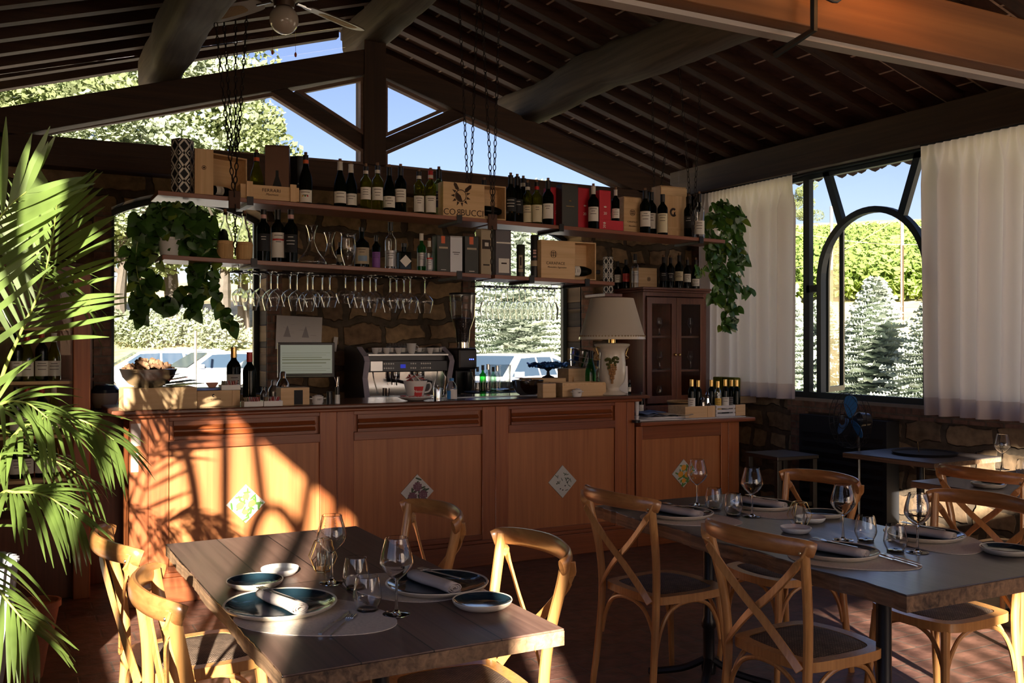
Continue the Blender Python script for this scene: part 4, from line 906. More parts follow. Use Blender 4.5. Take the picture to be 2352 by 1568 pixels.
for px, r_, top, y, m, wd, deco in ((1196, .031, 563, 6.20, M_btl, 'dark round tin with a portrait medallion', 1), (1228, .030, 541, 6.20, M_blk, 'tall black round tube next to the turtle-marked pine box', 2)):
    x, d = atY(px, y); z = zlow(x); h = zat(top, d) - z; t = thing('round_tin', wd, 'tin', (x, y, z), -math.atan2(x, y), 'round tins on the lower shelf'); MB().lathe([(0, 0), (r_, 0), (r_, h), (r_ - .002, h + .004), (0, h + .004)], 24).build('tin_body', mat('tin_%d' % px, (.03, .035, .025) if deco == 1 else (.012, .012, .014), .4), t)
    q = MB()
    if deco == 1:
        q.lathe([(r_ + .0006, h * .28), (r_ + .0006, h * .68)], 8, M_tan, a0=-PI / 2 - .45, a1=-PI / 2 + .45); q.lathe([(r_ + .0009, h * .36), (r_ + .0009, h * .62)], 8, M_ink, a0=-PI / 2 - .22, a1=-PI / 2 + .22); q.lathe([(r_ + .0006, h * .16), (r_ + .0006, h * .26)], 8, M_tan, a0=-PI / 2 - .6, a1=-PI / 2 + .6)
    else:
        q.lathe([(r_ + .0006, h * .28), (r_ + .0006, h * .41)], 24, M_tan)
        for a in (.48, .56, .62): q.lathe([(r_ + .0006, h * a), (r_ + .0006, h * (a + .04))], 8, M_cap_p, a0=-PI / 2 - .4, a1=-PI / 2 + .4)
    q.build('print', None, t)

# ---------------------------------------------------------------- tall glass cabinet
CX0, CX1, CYf, CYb, CZ = atY(1480, 7.22)[0], atY(1625, 7.22)[0], 7.22, 7.66, 2.045
cw = CX1 - CX0
cab = thing('glass_cabinet', 'tall dark wooden cabinet with two glazed doors in the back corner', 'cabinet', (CX0, CYf, 0)); D = CYb - CYf
MB().box(0, .03, .02, D, 0, CZ - .04).box(cw - .03, cw, .02, D, 0, CZ - .04).box(.03, cw - .03, D - .02, D, 0, CZ - .04).box(.03, cw - .03, .02, D - .02, 0, .95).box(.03, cw - .03, .02, D - .02, CZ - .08, CZ - .04).build('carcass', M_cab, cab, smooth=0, bev=.003)
MB().box(-.05, cw + .012, -.05, D, CZ - .022, CZ).box(-.03, cw + .010, -.03, D, CZ - .042, CZ - .022).build('cornice', M_cab, cab, smooth=0, bev=.006)
for z in (1.26, 1.58): MB().box(.031, cw - .031, .05, D - .021, z, z + .018).build('shelf_board', M_cab, cab, smooth=0)
for s in (0, 1):
    a, b = (.032, cw / 2 - .002) if s == 0 else (cw / 2 + .002, cw - .032)
    MB().prism([rect(a, b, .97, CZ - .09), rect(a + .055, b - .055, 1.04, CZ - .15)], .022, None, TXZ(-.002)).build('door', M_cab, cab, smooth=0, bev=.003)
    dr = cab.children[-1]; MB().box(a + .05, b - .05, .006, .010, 1.03, CZ - .145).build('pane', M_pane, dr, smooth=0)
    MB().sphere(((cw / 2 - .025) if s == 0 else (cw / 2 + .025), -.014, 1.42), .015).build('knob', M_brass, dr)
    MB().prism([rect(a, b, .10, .93), rect(a + .06, b - .06, .16, .87)], .022, None, TXZ(-.002)).box(a + .055, b - .055, .008, .016, .155, .875).build('door', M_cab, cab, smooth=0, bev=.003)
k = 0
for z in (.952, 1.279, 1.599):
    for i in range(7):
        k += 1; glass_at('cabinet_glass', 'small stem glass standing inside the glazed cabinet', 'glass', (CX0 + .09 + i * (cw - .18) / 6, CYf + .14 + (i % 2) * .12, z), .17, .032, 'glasses behind the cabinet doors')
# things on the cabinet
CG = 'bottles on top of the glass cabinet'
for px, top, y, kd, gl, cp, lb_, wd, ex in (
    (1419, 600, 7.60, 'bdx', M_btl, M_cap_k, M_label, 'leftmost dark bottle above the cabinet, beside the patterned tin', dict(cork=False)),
    (1438, 596, 7.50, 'bdx', M_btl, M_cap_k, M_cap_r, 'dark bottle with a round red label on the cabinet', dict(cork=False)),
    (1459, 583, 7.38, 'vod', M_glassb, M_cap_k, M_silver, 'clear spirit bottle in front of the small wooden case on the cabinet', dict(cork=False, name='spirit_bottle')),
    (1524, 586, 7.32, 'bdx', M_btl, M_cap_k, M_blk, 'left of two round-marked black bottles on the cabinet', {}),
    (1540, 587, 7.32, 'bdx', M_btl, M_cap_k, M_blk, 'right of two round-marked black bottles on the cabinet', {}),
    (1560, 582, 7.30, 'bdx', M_btl, M_cap_k, M_labelc, 'corked bottle with cream label on the cabinet', {}),
    (1579, 592, 7.30, 'bdx', M_btl, M_cap_k, M_label, 'bottle with white label second from the right on the cabinet', {}),
    (1598, 592, 7.28, 'bur', M_btl, M_cap_k, M_label, 'rightmost sloping bottle with low white label on the cabinet', {})):
    shelf_bottle(px, top, y, CZ, kd, gl, cp, lb_, wd, group=CG, **ex)
g, w, h = giftbox(1467, 1509, 615, 7.34, CZ, M_pine, 'small pale wooden case lying between bottles on the cabinet', name='wooden_case', cat='wooden box', dep=.16); globe_mark(g, .01, h * .45, .02, -.0016)
# ================================================================ THINGS ON THE BAR
BZ = 1.14; BM = 1.146
def boxthing(px0, px1, y, dep, z, h, m, words, name='wooden_box', cat='wooden box', rz=0, open_=False):
    xa = atY(px0, y)[0]; xe = atY(px1, y)[0]; w = xe - xa
    t = thing(name, words, cat, (xa, y, z), rz); b = .010
    if open_: MB().box(0, w, 0, b, 0, h).box(0, w, dep - b, dep, 0, h).box(0, b, b, dep - b, 0, h).box(w - b, w, b, dep - b, 0, h).box(b, w - b, b, dep - b, 0, b).build('sides', m, t, smooth=0, bev=.001)
    else: MB().box(0, w, 0, dep, 0, h).build('box_body', m, t, smooth=0, bev=.002)
    return t, w
t, w = boxthing(284, 452, 5.90, .26, BZ, .125, M_pine, 'long pine box at the left end of the bar, carrying the cork bowl')
MB().box(w * .78, w, -.006, -.0005, 0, .125).build('end_panel', M_pine, t, smooth=0, bev=.001)
t, w = boxthing(453, 551, 5.98, .24, BZ, .098, M_pine, 'smaller pine box with a burnt mark beside the long pine box'); MB().prism([rect(w - .045, w, 0.001, .097)], .004, None, TXZ(-.005)).build('end_panel', M_pineV, t, smooth=0)
text('brand_letters', 'SCHIOPETTO', .014, (w * .38, -.001, .045), M_inkb, t); MB().lathe([(.003, 0), (.010, 0)], 14, None, Matrix.Translation((w * .38, -.001, .068)) @ Matrix.Rotation(PI / 2, 4, 'X'), a0=R(50), a1=R(310)).build('brand_mark', M_ink, t, smooth=0)
# bowl of corks
x, d = atY(342, 6.02); bz = BZ + .1255
t = thing('steel_bowl', 'deep steel bowl heaped with wine corks on the long pine box', 'bowl', (x, 6.04, bz)); MB().lathe([(0, 0), (.07, 0), (.11, .02), (.145, .06), (.160, .105), (.163, .106), (.160, .102), (.142, .058), (.105, .02), (0, .006)], 40).build('bowl_body', M_steelb, t); MB().lathe([(.160, .104), (.166, .107), (.160, .109)], 40).build('rim', M_steel, t)
mb = MB(); rd = random.Random(9)
cork_src = None
for i in range(95):
    a, rr = rd.uniform(0, 2 * PI), .138 * math.sqrt(rd.random()); zz = .092 + .075 * (1 - (rr / .14) ** 2) * rd.uniform(.55, 1); 
    me = cork_src.data if cork_src else None
    if not me:
        cork_src = MB().lathe([(0, -.021), (.0115, -.021), (.0115, .021), (0, .021)], 10).build('wine_cork', M_cork); o = cork_src
    else: o = cork_src.copy(); COL.objects.link(o)
    o.location = (x + rr * math.cos(a), 6.04 + rr * math.sin(a), bz + zz); o.rotation_euler = (rd.uniform(0, 3), rd.uniform(0, 3), rd.uniform(0, 3))
    tag(o, 'used brown wine cork heaped in the steel bowl', 'cork', 'corks in the steel bowl')
# fan of magazines leaning on the bowl
for i, (m, wd) in enumerate(((mat('mag_dark', (.05, .025, .05), .35), 'dark plum leaflet at the back of the leaflet fan'), (mat('mag_red', (.45, .06, .05), .35), 'red leaflet in the leaflet fan beside the bowl'), (M_blk, 'black leaflet in the leaflet fan'), (mat('mag_green', (.28, .30, .08), .4), 'olive leaflet lying lowest in the leaflet fan'))):
    xx = atY(330 + i * 22, 5.96)[0]; o = MB().box(0, .20, 0, .14, 0, .004).build('leaflet', m, None, (xx, 5.97, bz + .004 + .010 * (3 - i)), (0, R(-12 + i * 3), R(-12 + i * 9)), smooth=0); tag(o, wd, 'leaflet', 'leaflets on the pine box')
# blue book, terracotta dish, white tray with sachets on the second box
z2 = BZ + .0985
tag(MB().box(0, .20, 0, .17, 0, .014).build('blue_folder', mat('folder_blue', (.10, .20, .62), .4), None, (atY(452, 6.02)[0], 6.02, z2), smooth=0, bev=.002), 'flat blue folder on the smaller pine box', 'folder')
t = tag(MB().lathe([(0, 0), (.026, 0), (.052, .03), (.050, .03), (.024, .004), (0, .004)], 4).build('terracotta_dish', mat('pink_clay', (.75, .38, .26), .6), None, (atY(487, 6.08)[0], 6.08, z2 + .0145), (0, 0, R(40)), smooth=0), 'square pinkish clay dish on the blue folder', 'dish')
def sachet_dish(px, y, z, words, sc_=1.0):
    x = atY(px, y)[0]; t = thing('sachet_dish', words, 'dish', (x, y, z), 0, 'white dishes of sugar sachets')
    MB().prism([rect(-.052, .052, -.04, .04)], .004).prism([rect(-.058, .058, -.046, .046), rect(-.054, .054, -.042, .042)], .032).build('dish', M_white, t, smooth=0, bev=.004)
    rd = random.Random(px); mb = MB()
    for i in range(16):
        cx = -.044 + .0056 * i + rd.uniform(-.002, .002); m = (M_tan if i < 4 else (M_redp if i % 2 else M_paper)); mb.cbox((cx, rd.uniform(-.012, .012), .036), (.0022, .045, .040), m, rx=rd.uniform(-.1, .1), ry=rd.uniform(-.35, .35))
    mb.build('sugar_sachets', None, t, smooth=0); return t
sachet_dish(527, 6.02, z2 + .0005, 'white dish of sugar sachets on top of the smaller pine box')
sachet_dish(579, 5.92, BZ, 'white dish of sugar sachets on the bar, the left of two side by side')
sachet_dish(624, 5.92, BZ, 'white dish of sugar sachets on the bar, the right of two side by side')
BG = 'bottles standing along the bar'
shelf_bottle(537, 797, 6.34, BZ, 'bdx', M_btl, M_brass, M_label, 'gold-necked wine bottle behind the smaller pine box', cork=False, group=BG)
shelf_bottle(573, 808, 6.12, BZ, 'bdx', M_btl, M_cap_r, None, 'red-capped dark wine bottle beside the left window edge', cork=False, group=BG)
def shaker(px, y, z, h, r, words, m=M_steel):
    x = atY(px, y)[0]; t = thing('cocktail_shaker', words, 'shaker', (x, y, z), 0, 'steel shakers on the bar')
    MB().lathe([(0, 0), (r * .8, 0), (r, h * .25), (r, h * .5)], 24).build('cup', m, t); MB().lathe([(r * 1.01, h * .5), (r * .9, h * .62), (r * .5, h * .76), (r * .46, h * .78), (r * .46, h * .94), (r * .3, h), (0, h)], 24).build('cap', m, t)
shaker(650, 6.30, BZ, .20, .042, 'taller steel cocktail shaker in front of the monitor'); shaker(629, 6.16, BZ, .150, .036, 'shorter dark steel cocktail shaker behind the sugar dishes', M_steelb); shaker(606, 6.30, BZ, .10, .022, 'small slim steel jigger behind the sugar dishes', M_steelb)
t, w = boxthing(645, 711, 5.93, .12, BZ, .108, M_pine, 'small open wooden napkin box with a dark slot', 'napkin_box'); MB().box(w * .46, w * .76, -.002, .06, .002, .092).build('dark_slot', M_blk, t, smooth=0)
def small_cup(px, y, words, z=BZ, r=.036, h=.05):
    x = atY(px, y)[0]; t = thing('white_pot', words, 'cup', (x, y, z), 0, 'little white pots on the bar'); MB().lathe([(0, 0), (r * .8, 0), (r, h * .3), (r, h), (r - .003, h), (r - .003, h * .3), (0, .004)], 28).build('pot', M_white, t)
    for s in (-1, 1): MB().tube([(s * r, -.008, h * .7), (s * (r + .014), -.004, h * .72), (s * (r + .014), .004, h * .72), (s * r, .008, h * .7)], .0035).build('handle', M_white, t)
    mb = MB(); rd = random.Random(px)
    for i in range(7): mb.cbox((rd.uniform(-.02, .02), rd.uniform(-.02, .02), h + .004), (.028, .018, .002), M_paper, rz=rd.uniform(0, 3), rx=rd.uniform(-.5, .5))
    mb.build('sweetener_papers', None, t, smooth=0); text('label', 'DIET', .014, (0, -r - .001, h * .62), M_ink, t)
small_cup(730, 5.94, 'small white eared pot of sweetener beside the napkin box'); small_cup(1325, 5.90, 'small white eared pot in front of the pale wooden tray box', BZ)
t = tag(MB().cyl((0, 0, 0), .018, .075, seg=16).build('black_pot', M_blackp, None, (atY(757, 6.0)[0], 6.0, BZ)), 'small black cylinder right of the white sweetener pot', 'pot')
t = thing('corkscrew_stand', 'black marker-like pot with white base and pens beside the screen', 'pen pot', (atY(775, 5.98)[0], 5.98, BZ)); MB().cyl((0, 0, 0), .016, .055, seg=16).build('base', M_white, t); MB().cyl((0, 0, .055), .014, .05, seg=16).build('sleeve', M_blackp, t)
mb = MB(); rd = random.Random(2)
for i in range(7): mb.tube([(rd.uniform(-.008, .008), rd.uniform(-.008, .008), .10), (rd.uniform(-.03, .03), rd.uniform(-.02, .02), .17)], .0022)
mb.build('pens', M_steel, t)
# monitor, sheets on the wall
x0, d = atY(641, 6.66); x1, _ = atY(765, 6.66); zt_ = zat(786, d); zb_ = zat(868, d)
mo = thing('monitor', 'black till monitor showing a pale green order page', 'monitor', ((x0 + x1) / 2, 6.66, 1.05), R(-10)); w = (x1 - x0) / 2 * 1.02
MB().box(-w, w, 0, .03, zb_ - 1.05, zt_ - 1.05).build('case', M_blackp, mo, smooth=0, bev=.004)
sc_ = MB().box(-w + .018, w - .018, -.0015, 0, zb_ - 1.05 + .03, zt_ - 1.05 - .018).build('screen', M_screen, mo, smooth=0)
zt0 = zt_ - 1.05
mb = MB()
for k, (a, hh_) in enumerate(((.045, .002), (.060, .0015), (.078, .004), (.095, .006), (.118, .006), (.14, .002), (.155, .0015), (.17, .002), (.195, .0015), (.21, .002))): mb.box(-w + .03, w - .03 - (k % 3) * .03, -.0022, -.0016, zt0 - .03 - a, zt0 - .03 - a + hh_)
mb.build('screen_rows', M_scrbar, sc_, smooth=0)
MB().box(-.04, .04, .01, .03, -.02, .10).box(-.12, .12, -.06, .10, -.12, -.11).box(-.03, .03, .01, .03, -.11, .0).build('foot', M_blackp, mo, smooth=0, bev=.004)
x0, d = atY(632, YB - .03); x1 = atY(737, YB - .03)[0]
o = tag(MB().box(0, x1 - x0, 0, .002, 0, .27).build('drawing_sheet', M_paper, None, (x0, YB - .04, zat(801, d)), (0, R(2), 0), smooth=0), 'white sheet with faint pencil drawing pinned above the monitor', 'paper sheet')
mb = MB(); rd = random.Random(3)
for i in range(12): a, b = rd.uniform(.05, .33), rd.uniform(.05, .2); mb.box(a, a + rd.uniform(.01, .06), -.0006, 0, b, b + .0012)
for a in (.09, .24): mb.add([(a - .03, -.0006, .10), (a + .03, -.0006, .10), (a + .002, -.0006, .19), (a - .002, -.0006, .19)], [(0, 1, 2, 3)])
mb.build('pencil_lines', mat('pencil', (.40, .38, .40), .8), o, smooth=0)
tag(MB().box(0, .035, 0, .002, 0, .12).build('note_sheet', M_paper, None, (atY(762, YB - .03)[0], YB - .04, zat(806, 7.9)), (0, R(8), 0), smooth=0), 'small curled note pinned right of the monitor', 'paper sheet')
# back counter
BCZ = .93
bc = thing('back_counter', 'dark back counter along the stone wall under the coffee machine', 'counter', (2.6, 7.0, 0))
MB().box(-1.9, 2.55, .05, .66, 0, .90).build('body', M_cab, bc, smooth=0, bev=.004); MB().box(-1.92, 2.57, 0, .67, .90, BCZ).build('worktop', M_top, bc, smooth=0, bev=.005)
for i in range(6):
    a = -1.88 + i * .74
    dd = MB().box(a + .01, a + .72, .034, .0495, .70, .88).build('drawer', M_cab, bc, smooth=0, bev=.004); MB().tube([(a + .28, .034, .79), (a + .28, .012, .79), (a + .44, .012, .79), (a + .44, .034, .79)], .005, seg=6).build('handle', M_brass, dd)
    dd = MB().box(a + .01, a + .72, .034, .0495, .08, .68).build('door', M_cab, bc, smooth=0, bev=.004); MB().tube([(a + .62, .034, .60), (a + .62, .012, .60), (a + .62, .012, .48), (a + .62, .034, .48)], .005, seg=6).build('handle', M_brass, dd)
# coffee machine
x0, d0 = atY(845, 7.06); x1, _ = atY(1040, 7.06); w = x1 - x0; q0 = 1.055
cm = thing('coffee_machine', 'black two-group espresso machine with cups stacked on top', 'coffee machine', (x0, 7.06, q0))
zc = lambda py: zat(py, (d0 + .3)) - q0
side = [(.02, .02), (.06, .0), (.50, .0), (.50, .42), (.34, .44), (.16, .40), (.02, .335), (.075, .05)]
for s in (0, 1):
    a = -.02 if s == 0 else w - .02
    MB().prism([[(p[0], p[1]) for p in [(.0, .0), (.52, .0), (.52, .44), (.36, .455), (.20, .43), (.05, .36), (.02, .33), (.07, .20)]]], .04, None, TYZ(a)).build('side_panel', M_blackp, cm, smooth=0, bev=.004)
    MB().sweep([(a + .02, -.004, .0), (a + .02, .066, .20), (a + .02, .014, .33), (a + .02, .045, .368), (a + .02, .20, .44)], [(-.021, -.004), (.021, -.004), (.021, .004), (-.021, .004)], up=(0, -1, .3)).build('edge_trim', mat('pale_trim_%d' % s, (.45, .42, .50), .3), cm, smooth=0)
MB().box(.02, w - .02, .10, .50, .0, .40).build('boiler_case', M_blackp, cm, smooth=0, bev=.004)
MB().box(.02, w - .02, .04, .46, .375, .385).build('cup_tray', M_steelb, cm, smooth=0)
MB().box(.02, w - .02, .05, .10, .245, .335).build('control_panel', M_blackp, cm, smooth=0, bev=.006)
MB().box(.03, w - .03, .094, .0995, .05, .245).build('splash_plate', M_steel, cm, smooth=0)
for g0, n_ in ((.17, 5), (.42, 3), (.52, 5)):
    mb = MB()
    for i in range(n_):
        for j in (0, 1): mb.lathe([(0, 0), (.007, 0), (.006, .004), (0, .004)], 10, None, Matrix.Translation((g0 * w / .8 + i * .0185, .05, .275 + j * .035)) @ Matrix.Rotation(PI / 2, 4, 'X'))
    mb.build('keypad', M_keyw, cm, smooth=0)
MB().box(w * .40, w * .46, .047, .05, .275, .305).build('display', M_lcd, cm, smooth=0)
MB().box(.04, w * .19, .046, .05, .255, .33).build('mirror_panel', M_steelb, cm, smooth=0)
for gx in (.33, .62):
    g = MB().lathe([(0, .19), (.036, .19), (.040, .205), (.040, .245), (0, .245)], 24, c=(w * gx, .04, 0)).build('brew_group', M_steel, cm)
    pf = MB().tube([(w * gx, .03, .185), (w * gx - .01, -.06, .178), (w * gx + .03, -.13, .165)], .013, seg=10).lathe([(0, .165), (.030, .165), (.034, .19), (0, .19)], 20, c=(w * gx, .04, 0)).build('portafilter', M_blackp, cm); MB().tube([(w * gx - .012, .04, .165), (w * gx - .016, .04, .14)], .006).tube([(w * gx + .012, .04, .165), (w * gx + .016, .04, .14)], .006).build('spout', M_steel, pf)
    MB().lathe([(0, .055), (.018, .055), (.018, .12), (0, .12)], 16, c=(w * gx - .055, .06, 0)).build('steel_cylinder', M_steel, cm)
for s in (-1, 1): MB().tube([((.055 if s < 0 else w - .07), .04, .25), ((.045 if s < 0 else w - .06), .0, .2), ((.075 if s < 0 else w - .085), -.02, .08)], .005).build('steam_wand', M_steel, cm)
MB().box(.0, w, -.02, .12, .03, .048).box(-.0, w, -.024, -.02, .04, .052).build('drip_tray', M_steelb, cm, smooth=0)
MB().box(0, w, .0, .46, -.12, -.002).build('base_box', M_blackp, cm, smooth=0, bev=.004)
for s in (0, 1): MB().box((-.01 if s == 0 else w - .01), (.01 if s == 0 else w + .01), -.004, .0, -.11, .03).build('corner_trim', mat('corner_trim_%d' % s, (.45, .42, .50), .3), cm, smooth=0)
text('machine_name', 'SCLARIS', .026, (w * .28, -.001, -.035), mat('dull_letters', (.20, .19, .18), .5), cm)
# cups on the machine: three stacks and strays
def esp_cup(loc, words, r=.029, h=.05, group='cups on the coffee machine', rz=0, cup_name='coffee_cup'):
    key = ('esp', r, h)
    if key in _gl: return dup(_gl[key], loc, rz, words, group)
    t = thing(cup_name, words, 'cup', loc, rz, group); MB().lathe([(0, 0), (r * .55, 0), (r * .8, h * .3), (r, h), (r - .002, h), (r * .76, h * .32), (0, .004)], 24).build('cup', M_white, t)
    MB().tube(spl([(r * .9, 0, h * .8), (r + .016, 0, h * .72), (r + .014, 0, h * .4), (r * .8, 0, h * .32)], 5), .003).build('handle', M_white, t); _gl[key] = t; return t
rd = random.Random(8); ctz = q0 + .386
cups = [(862, 0), (871, 1), (880, 0), (888, 1), (897, 0), (906, 1), (915, 0), (924, 1), (933, 0), (945, 2), (962, 0), (974, 0), (988, 0), (1002, 0), (1012, 0)]
for i, (px, lv) in enumerate(cups):
    y = 7.16 + .05 * (i % 3); 
    esp_cup((atY(px, y)[0], y, ctz + (0 if lv != 1 else .0)), '%s white coffee cup from the left on the coffee machine' % ords[i] if i else 'leftmost white coffee cup on the coffee machine', .029 if lv != 2 else .040, .05 if lv != 2 else .085, rz=rd.uniform(-.6, .6))
for i in range(6):
    px = 866 + i * 13; y = 7.33; esp_cup((atY(px, y)[0], y, ctz + .0), 'white coffee cup in the rear row on the coffee machine, %s from the left' % ('first' if i == 0 else ords[i]), .029, .05, rz=rd.uniform(-2, 2), group='rear cups on the coffee machine')
for i in range(8):
    px = 893 + i * 6.5; y = 7.26 + .04 * (i % 2); glass_at('shot_glass', 'small thick shot glass among the cups on the coffee machine', 'glass', (atY(px, y)[0], y, ctz), .085, .024, 'shot glasses on the coffee machine')
# grinder
x, d = atY(1063, 7.12); g = thing('coffee_grinder', 'tall black coffee grinder with a clear bean hopper', 'coffee grinder', (x, 7.12, BCZ)); H = zat(673, d) - BCZ
MB().lathe([(.052, H * .60), (.060, H * .70), (.095, H * .80), (.108, H * .985)], 32).build('hopper', M_glassb, g); MB().lathe([(0, H * .985), (.114, H * .985), (.112, H), (0, H)], 32).build('hopper_lid', M_blackp, g)
MB().lathe([(0, H * .60), (.05, H * .60), (.058, H * .70), (.088, H * .79), (0, H * .81)], 24).build('coffee_beans', mat('coffee_beans', (.03, .014, .008), .5, bump=1.0, bscale=90), g)
MB().cyl((0, 0, H * .555), .05, H * .05).build('collar', M_steel, g); MB().box(-.085, .085, -.10, .16, H * .38, H * .555).build('head', M_blackp, g, smooth=0, bev=.02)
MB().box(-.075, .075, -.02, .16, .03, H * .38).build('body', M_blackp, g, smooth=0, bev=.015); MB().box(-.09, .09, -.14, .17, 0, .03).build('base', M_blackp, g, smooth=0, bev=.01)
MB().lathe([(0, H * .20), (.02, H * .20), (.034, H * .24), (.03, H * .36), (0, H * .36)], 20, c=(.02, -.07, 0)).build('dosing_spout', M_blackp, g); MB().tube([(.05, -.075, H * .33), (.055, -.10, H * .28), (.05, -.11, H * .22)], .006).build('lever', M_steel, g)
mb = MB()
for i in range(3): mb.box(.012 + i * .016, .020 + i * .016, -.1015, -.10, H * .46, H * .468)
mb.build('blue_lights', M_led, g, smooth=0)
# tray, small bottles and jar behind the bar
tag(MB().lathe([(0, 0), (.20, 0), (.215, .012), (.21, .012), (.195, .004), (0, .004)], 36).build('round_tray', M_blk, None, (atY(1128, 6.75)[0], 6.75, 1.135)), 'round black tray with bottles right of the grinder', 'tray')
ts = thing('side_stand', 'narrow wooden riser under the round black tray', 'stand', (atY(1128, 6.75)[0], 6.76, .9305)); MB().box(-.20, .20, -.13, .13, .175, .2035).build('stand_top', M_cab, ts, smooth=0)
for sx in (-.18, .18):
    for sy in (-.11, .11): MB().box(sx - .015, sx + .015, sy - .015, sy + .015, 0, .175).build('leg', M_cab, ts, smooth=0)
for i, (px, top, gl, cp, kd, wd) in enumerate(((1097, 842, M_glassb, M_cap_k, 'vod', 'clear little bottle next to the grinder'), (1109, 838, M_btlgr, M_cap_k, 'vod', 'bright green little bottle on the tray'), (1121, 836, M_glassb, M_steel, 'vod', 'steel-topped clear bottle on the tray'), (1133, 842, M_btlpg, M_cap_k, 'vod', 'pale green little bottle on the tray'), (1142, 840, M_glassb, M_steel, 'vod', 'rightmost steel-capped little bottle on the tray'))):
    shelf_bottle(px, top, 6.72 + .05 * (i % 2), 1.140, kd, gl, cp, None, wd, cork=False, group='little bottles on the black tray', name='syrup_bottle')
x = atY(1142, 6.90)[0]; t = thing('glass_jar', 'wide clear glass jar behind the little bottles', 'jar', (x, 6.86, 1.140)); MB().lathe([(0, .003), (.075, .003), (.088, .02), (.092, .20), (.095, .21), (.092, .21), (.088, .02), (0, .006)], 28).build('jar_body', M_glassb, t); MB().lathe([(.095, .208), (.098, .212), (.095, .216)], 28).build('rim', M_glassb, t)
# giant cup of sachets
x, y = atY(954, 5.98)[0], 5.98; t = thing('giant_coffee_cup', 'oversized white cup with red badge, full of sugar sachets', 'cup', (x, y, BZ))
MB().lathe([(0, .016), (.045, .016), (.054, .028), (.082, .135), (.079, .135), (.050, .03), (0, .024)], 40).build('cup', M_white, t); MB().lathe([(0, 0), (.05, 0), (.09, .012), (.118, .026), (.116, .030), (.06, .014), (0, .010)], 40).build('saucer', M_white, t)
MB().tube(spl([(.072, -.01, .115), (.100, -.012, .118), (.108, -.012, .09), (.092, -.012, .062), (.062, -.01, .055)], 5), .006, up=(0, 1, 0)).build('handle', M_white, t)
bd = MB(); n_ = 8
v = []
for i in range(n_ + 1):
    a = -PI / 2 - .50 + .95 * i / n_
    for z in (.035, .098): r_ = .054 + (.082 - .054) * (z - .028) / .107 + .0010; v.append((r_ * math.cos(a * 1.0), r_ * math.sin(a), z))
bd.add(v, [(2 * i, 2 * i + 2, 2 * i + 3, 2 * i + 1) for i in range(n_)])
b_ = bd.build('red_badge', M_redp, t); text('badge_word', 'Nesso', .026, (-.004, -.0715, .066), M_label, t, rot=(R(75), 0, 0))
rd = random.Random(5); mb = MB()
for i in range(34): a = rd.uniform(0, 6.3); rr = rd.uniform(0, .06); mb.cbox((rr * math.cos(a), rr * math.sin(a), .135 + rd.uniform(0, .03)), (.05, .012, .003), M_redp if i % 3 == 0 else M_paper, rz=rd.uniform(0, 3), ry=rd.uniform(-1, 1), rx=rd.uniform(-.6, .6))
for i in range(30): a = rd.uniform(0, 6.3); mb.cbox((.088 * math.cos(a), .088 * math.sin(a), .030 + rd.uniform(0, .008)), (.045, .014, .003), M_redp if i % 3 == 0 else M_paper, rz=a + rd.uniform(1, 2), ry=rd.uniform(-.2, .2))
mb.build('sugar_sachets', None, t, smooth=0)
t = thing('milk_jug', 'polished steel dispenser right of the giant cup', 'jug', (atY(1005, 6.0)[0], 6.0, BZ)); MB().lathe([(0, 0), (.030, 0), (.030, .07), (.026, .085), (.0, .095)], 24).build('jug_body', M_steel, t); MB().tube([(.028, 0, .075), (.046, 0, .07), (.046, 0, .03), (.03, 0, .02)], .004).build('handle', M_steel, t); MB().sphere((0, 0, .100), .006).build('knob', M_steel, t)
t = thing('plastic_bottle', 'small plastic bottle with blue cap and blue-white label', 'bottle', (atY(1037, 5.96)[0], 5.96, BZ)); MB().lathe([(0, 0), (.036, 0), (.038, .01), (.038, .07), (.036, .09), (.024, .115), (.013, .126), (.013, .132)], 28).build('bottle_body', M_glassb, t); MB().cyl((0, 0, .130), .016, .018, seg=20).build('cap', M_bluef, t)
MB().lathe([(.0386, .008), (.0386, .072)], 20, M_paper, a0=-PI / 2 - .55, a1=-PI / 2 + 1.4).lathe([(.0386, .008), (.0386, .064)], 6, M_bluef, a0=-PI / 2 - 1.3, a1=-PI / 2 - .55).build('label', None, t)
# big dark bowl, wooden boxes, ice things
t = thing('mixing_bowl', 'large dark steel bowl on the right of the bar', 'bowl', (atY(1212, 6.22)[0], 6.22, BM)); MB().lathe([(0, 0), (.06, 0), (.085, .015), (.112, .06), (.118, .105), (.115, .105), (.108, .06), (.08, .018), (0, .004)], 40).build('bowl_body', mat('dark_steel', (.38, .36, .34), .16, 1), t); MB().lathe([(.115, .103), (.121, .106), (.115, .109)], 40).build('rim', M_steel, t)
boxthing(1247, 1277, 5.90, .08, BZ, .100, M_pine, 'pale wooden block-like box end left of the tray box', 'wooden_box')
boxthing(1222, 1300, 6.30, .2, BM, .115, M_pine, 'pale open pine box at the back under the blue dish', 'pine_crate', open_=True)
boxthing(1318, 1345, 6.34, .16, BM, .12, M_pine, 'small pine box behind the tray box near the ice bucket', 'pine_crate')
t, w = boxthing(1292, 1392, 5.97, .20, BZ, .098, M_pine, 'long pale tray box in front of the table lamp', 'pine_crate', open_=True); MB().box(.012, w - .012, -.004, -.0005, .078, .090).build('top_rail', M_pineV, t, smooth=0)
sx_, sd = atY(1262, 6.38); t = thing('footed_dish', 'metallic blue crinkled dish on a dark stem foot', 'dish', (sx_, 6.40, BM + .1155)); mb = MB(); rd = random.Random(6)
nn = 48; v = []; f = []
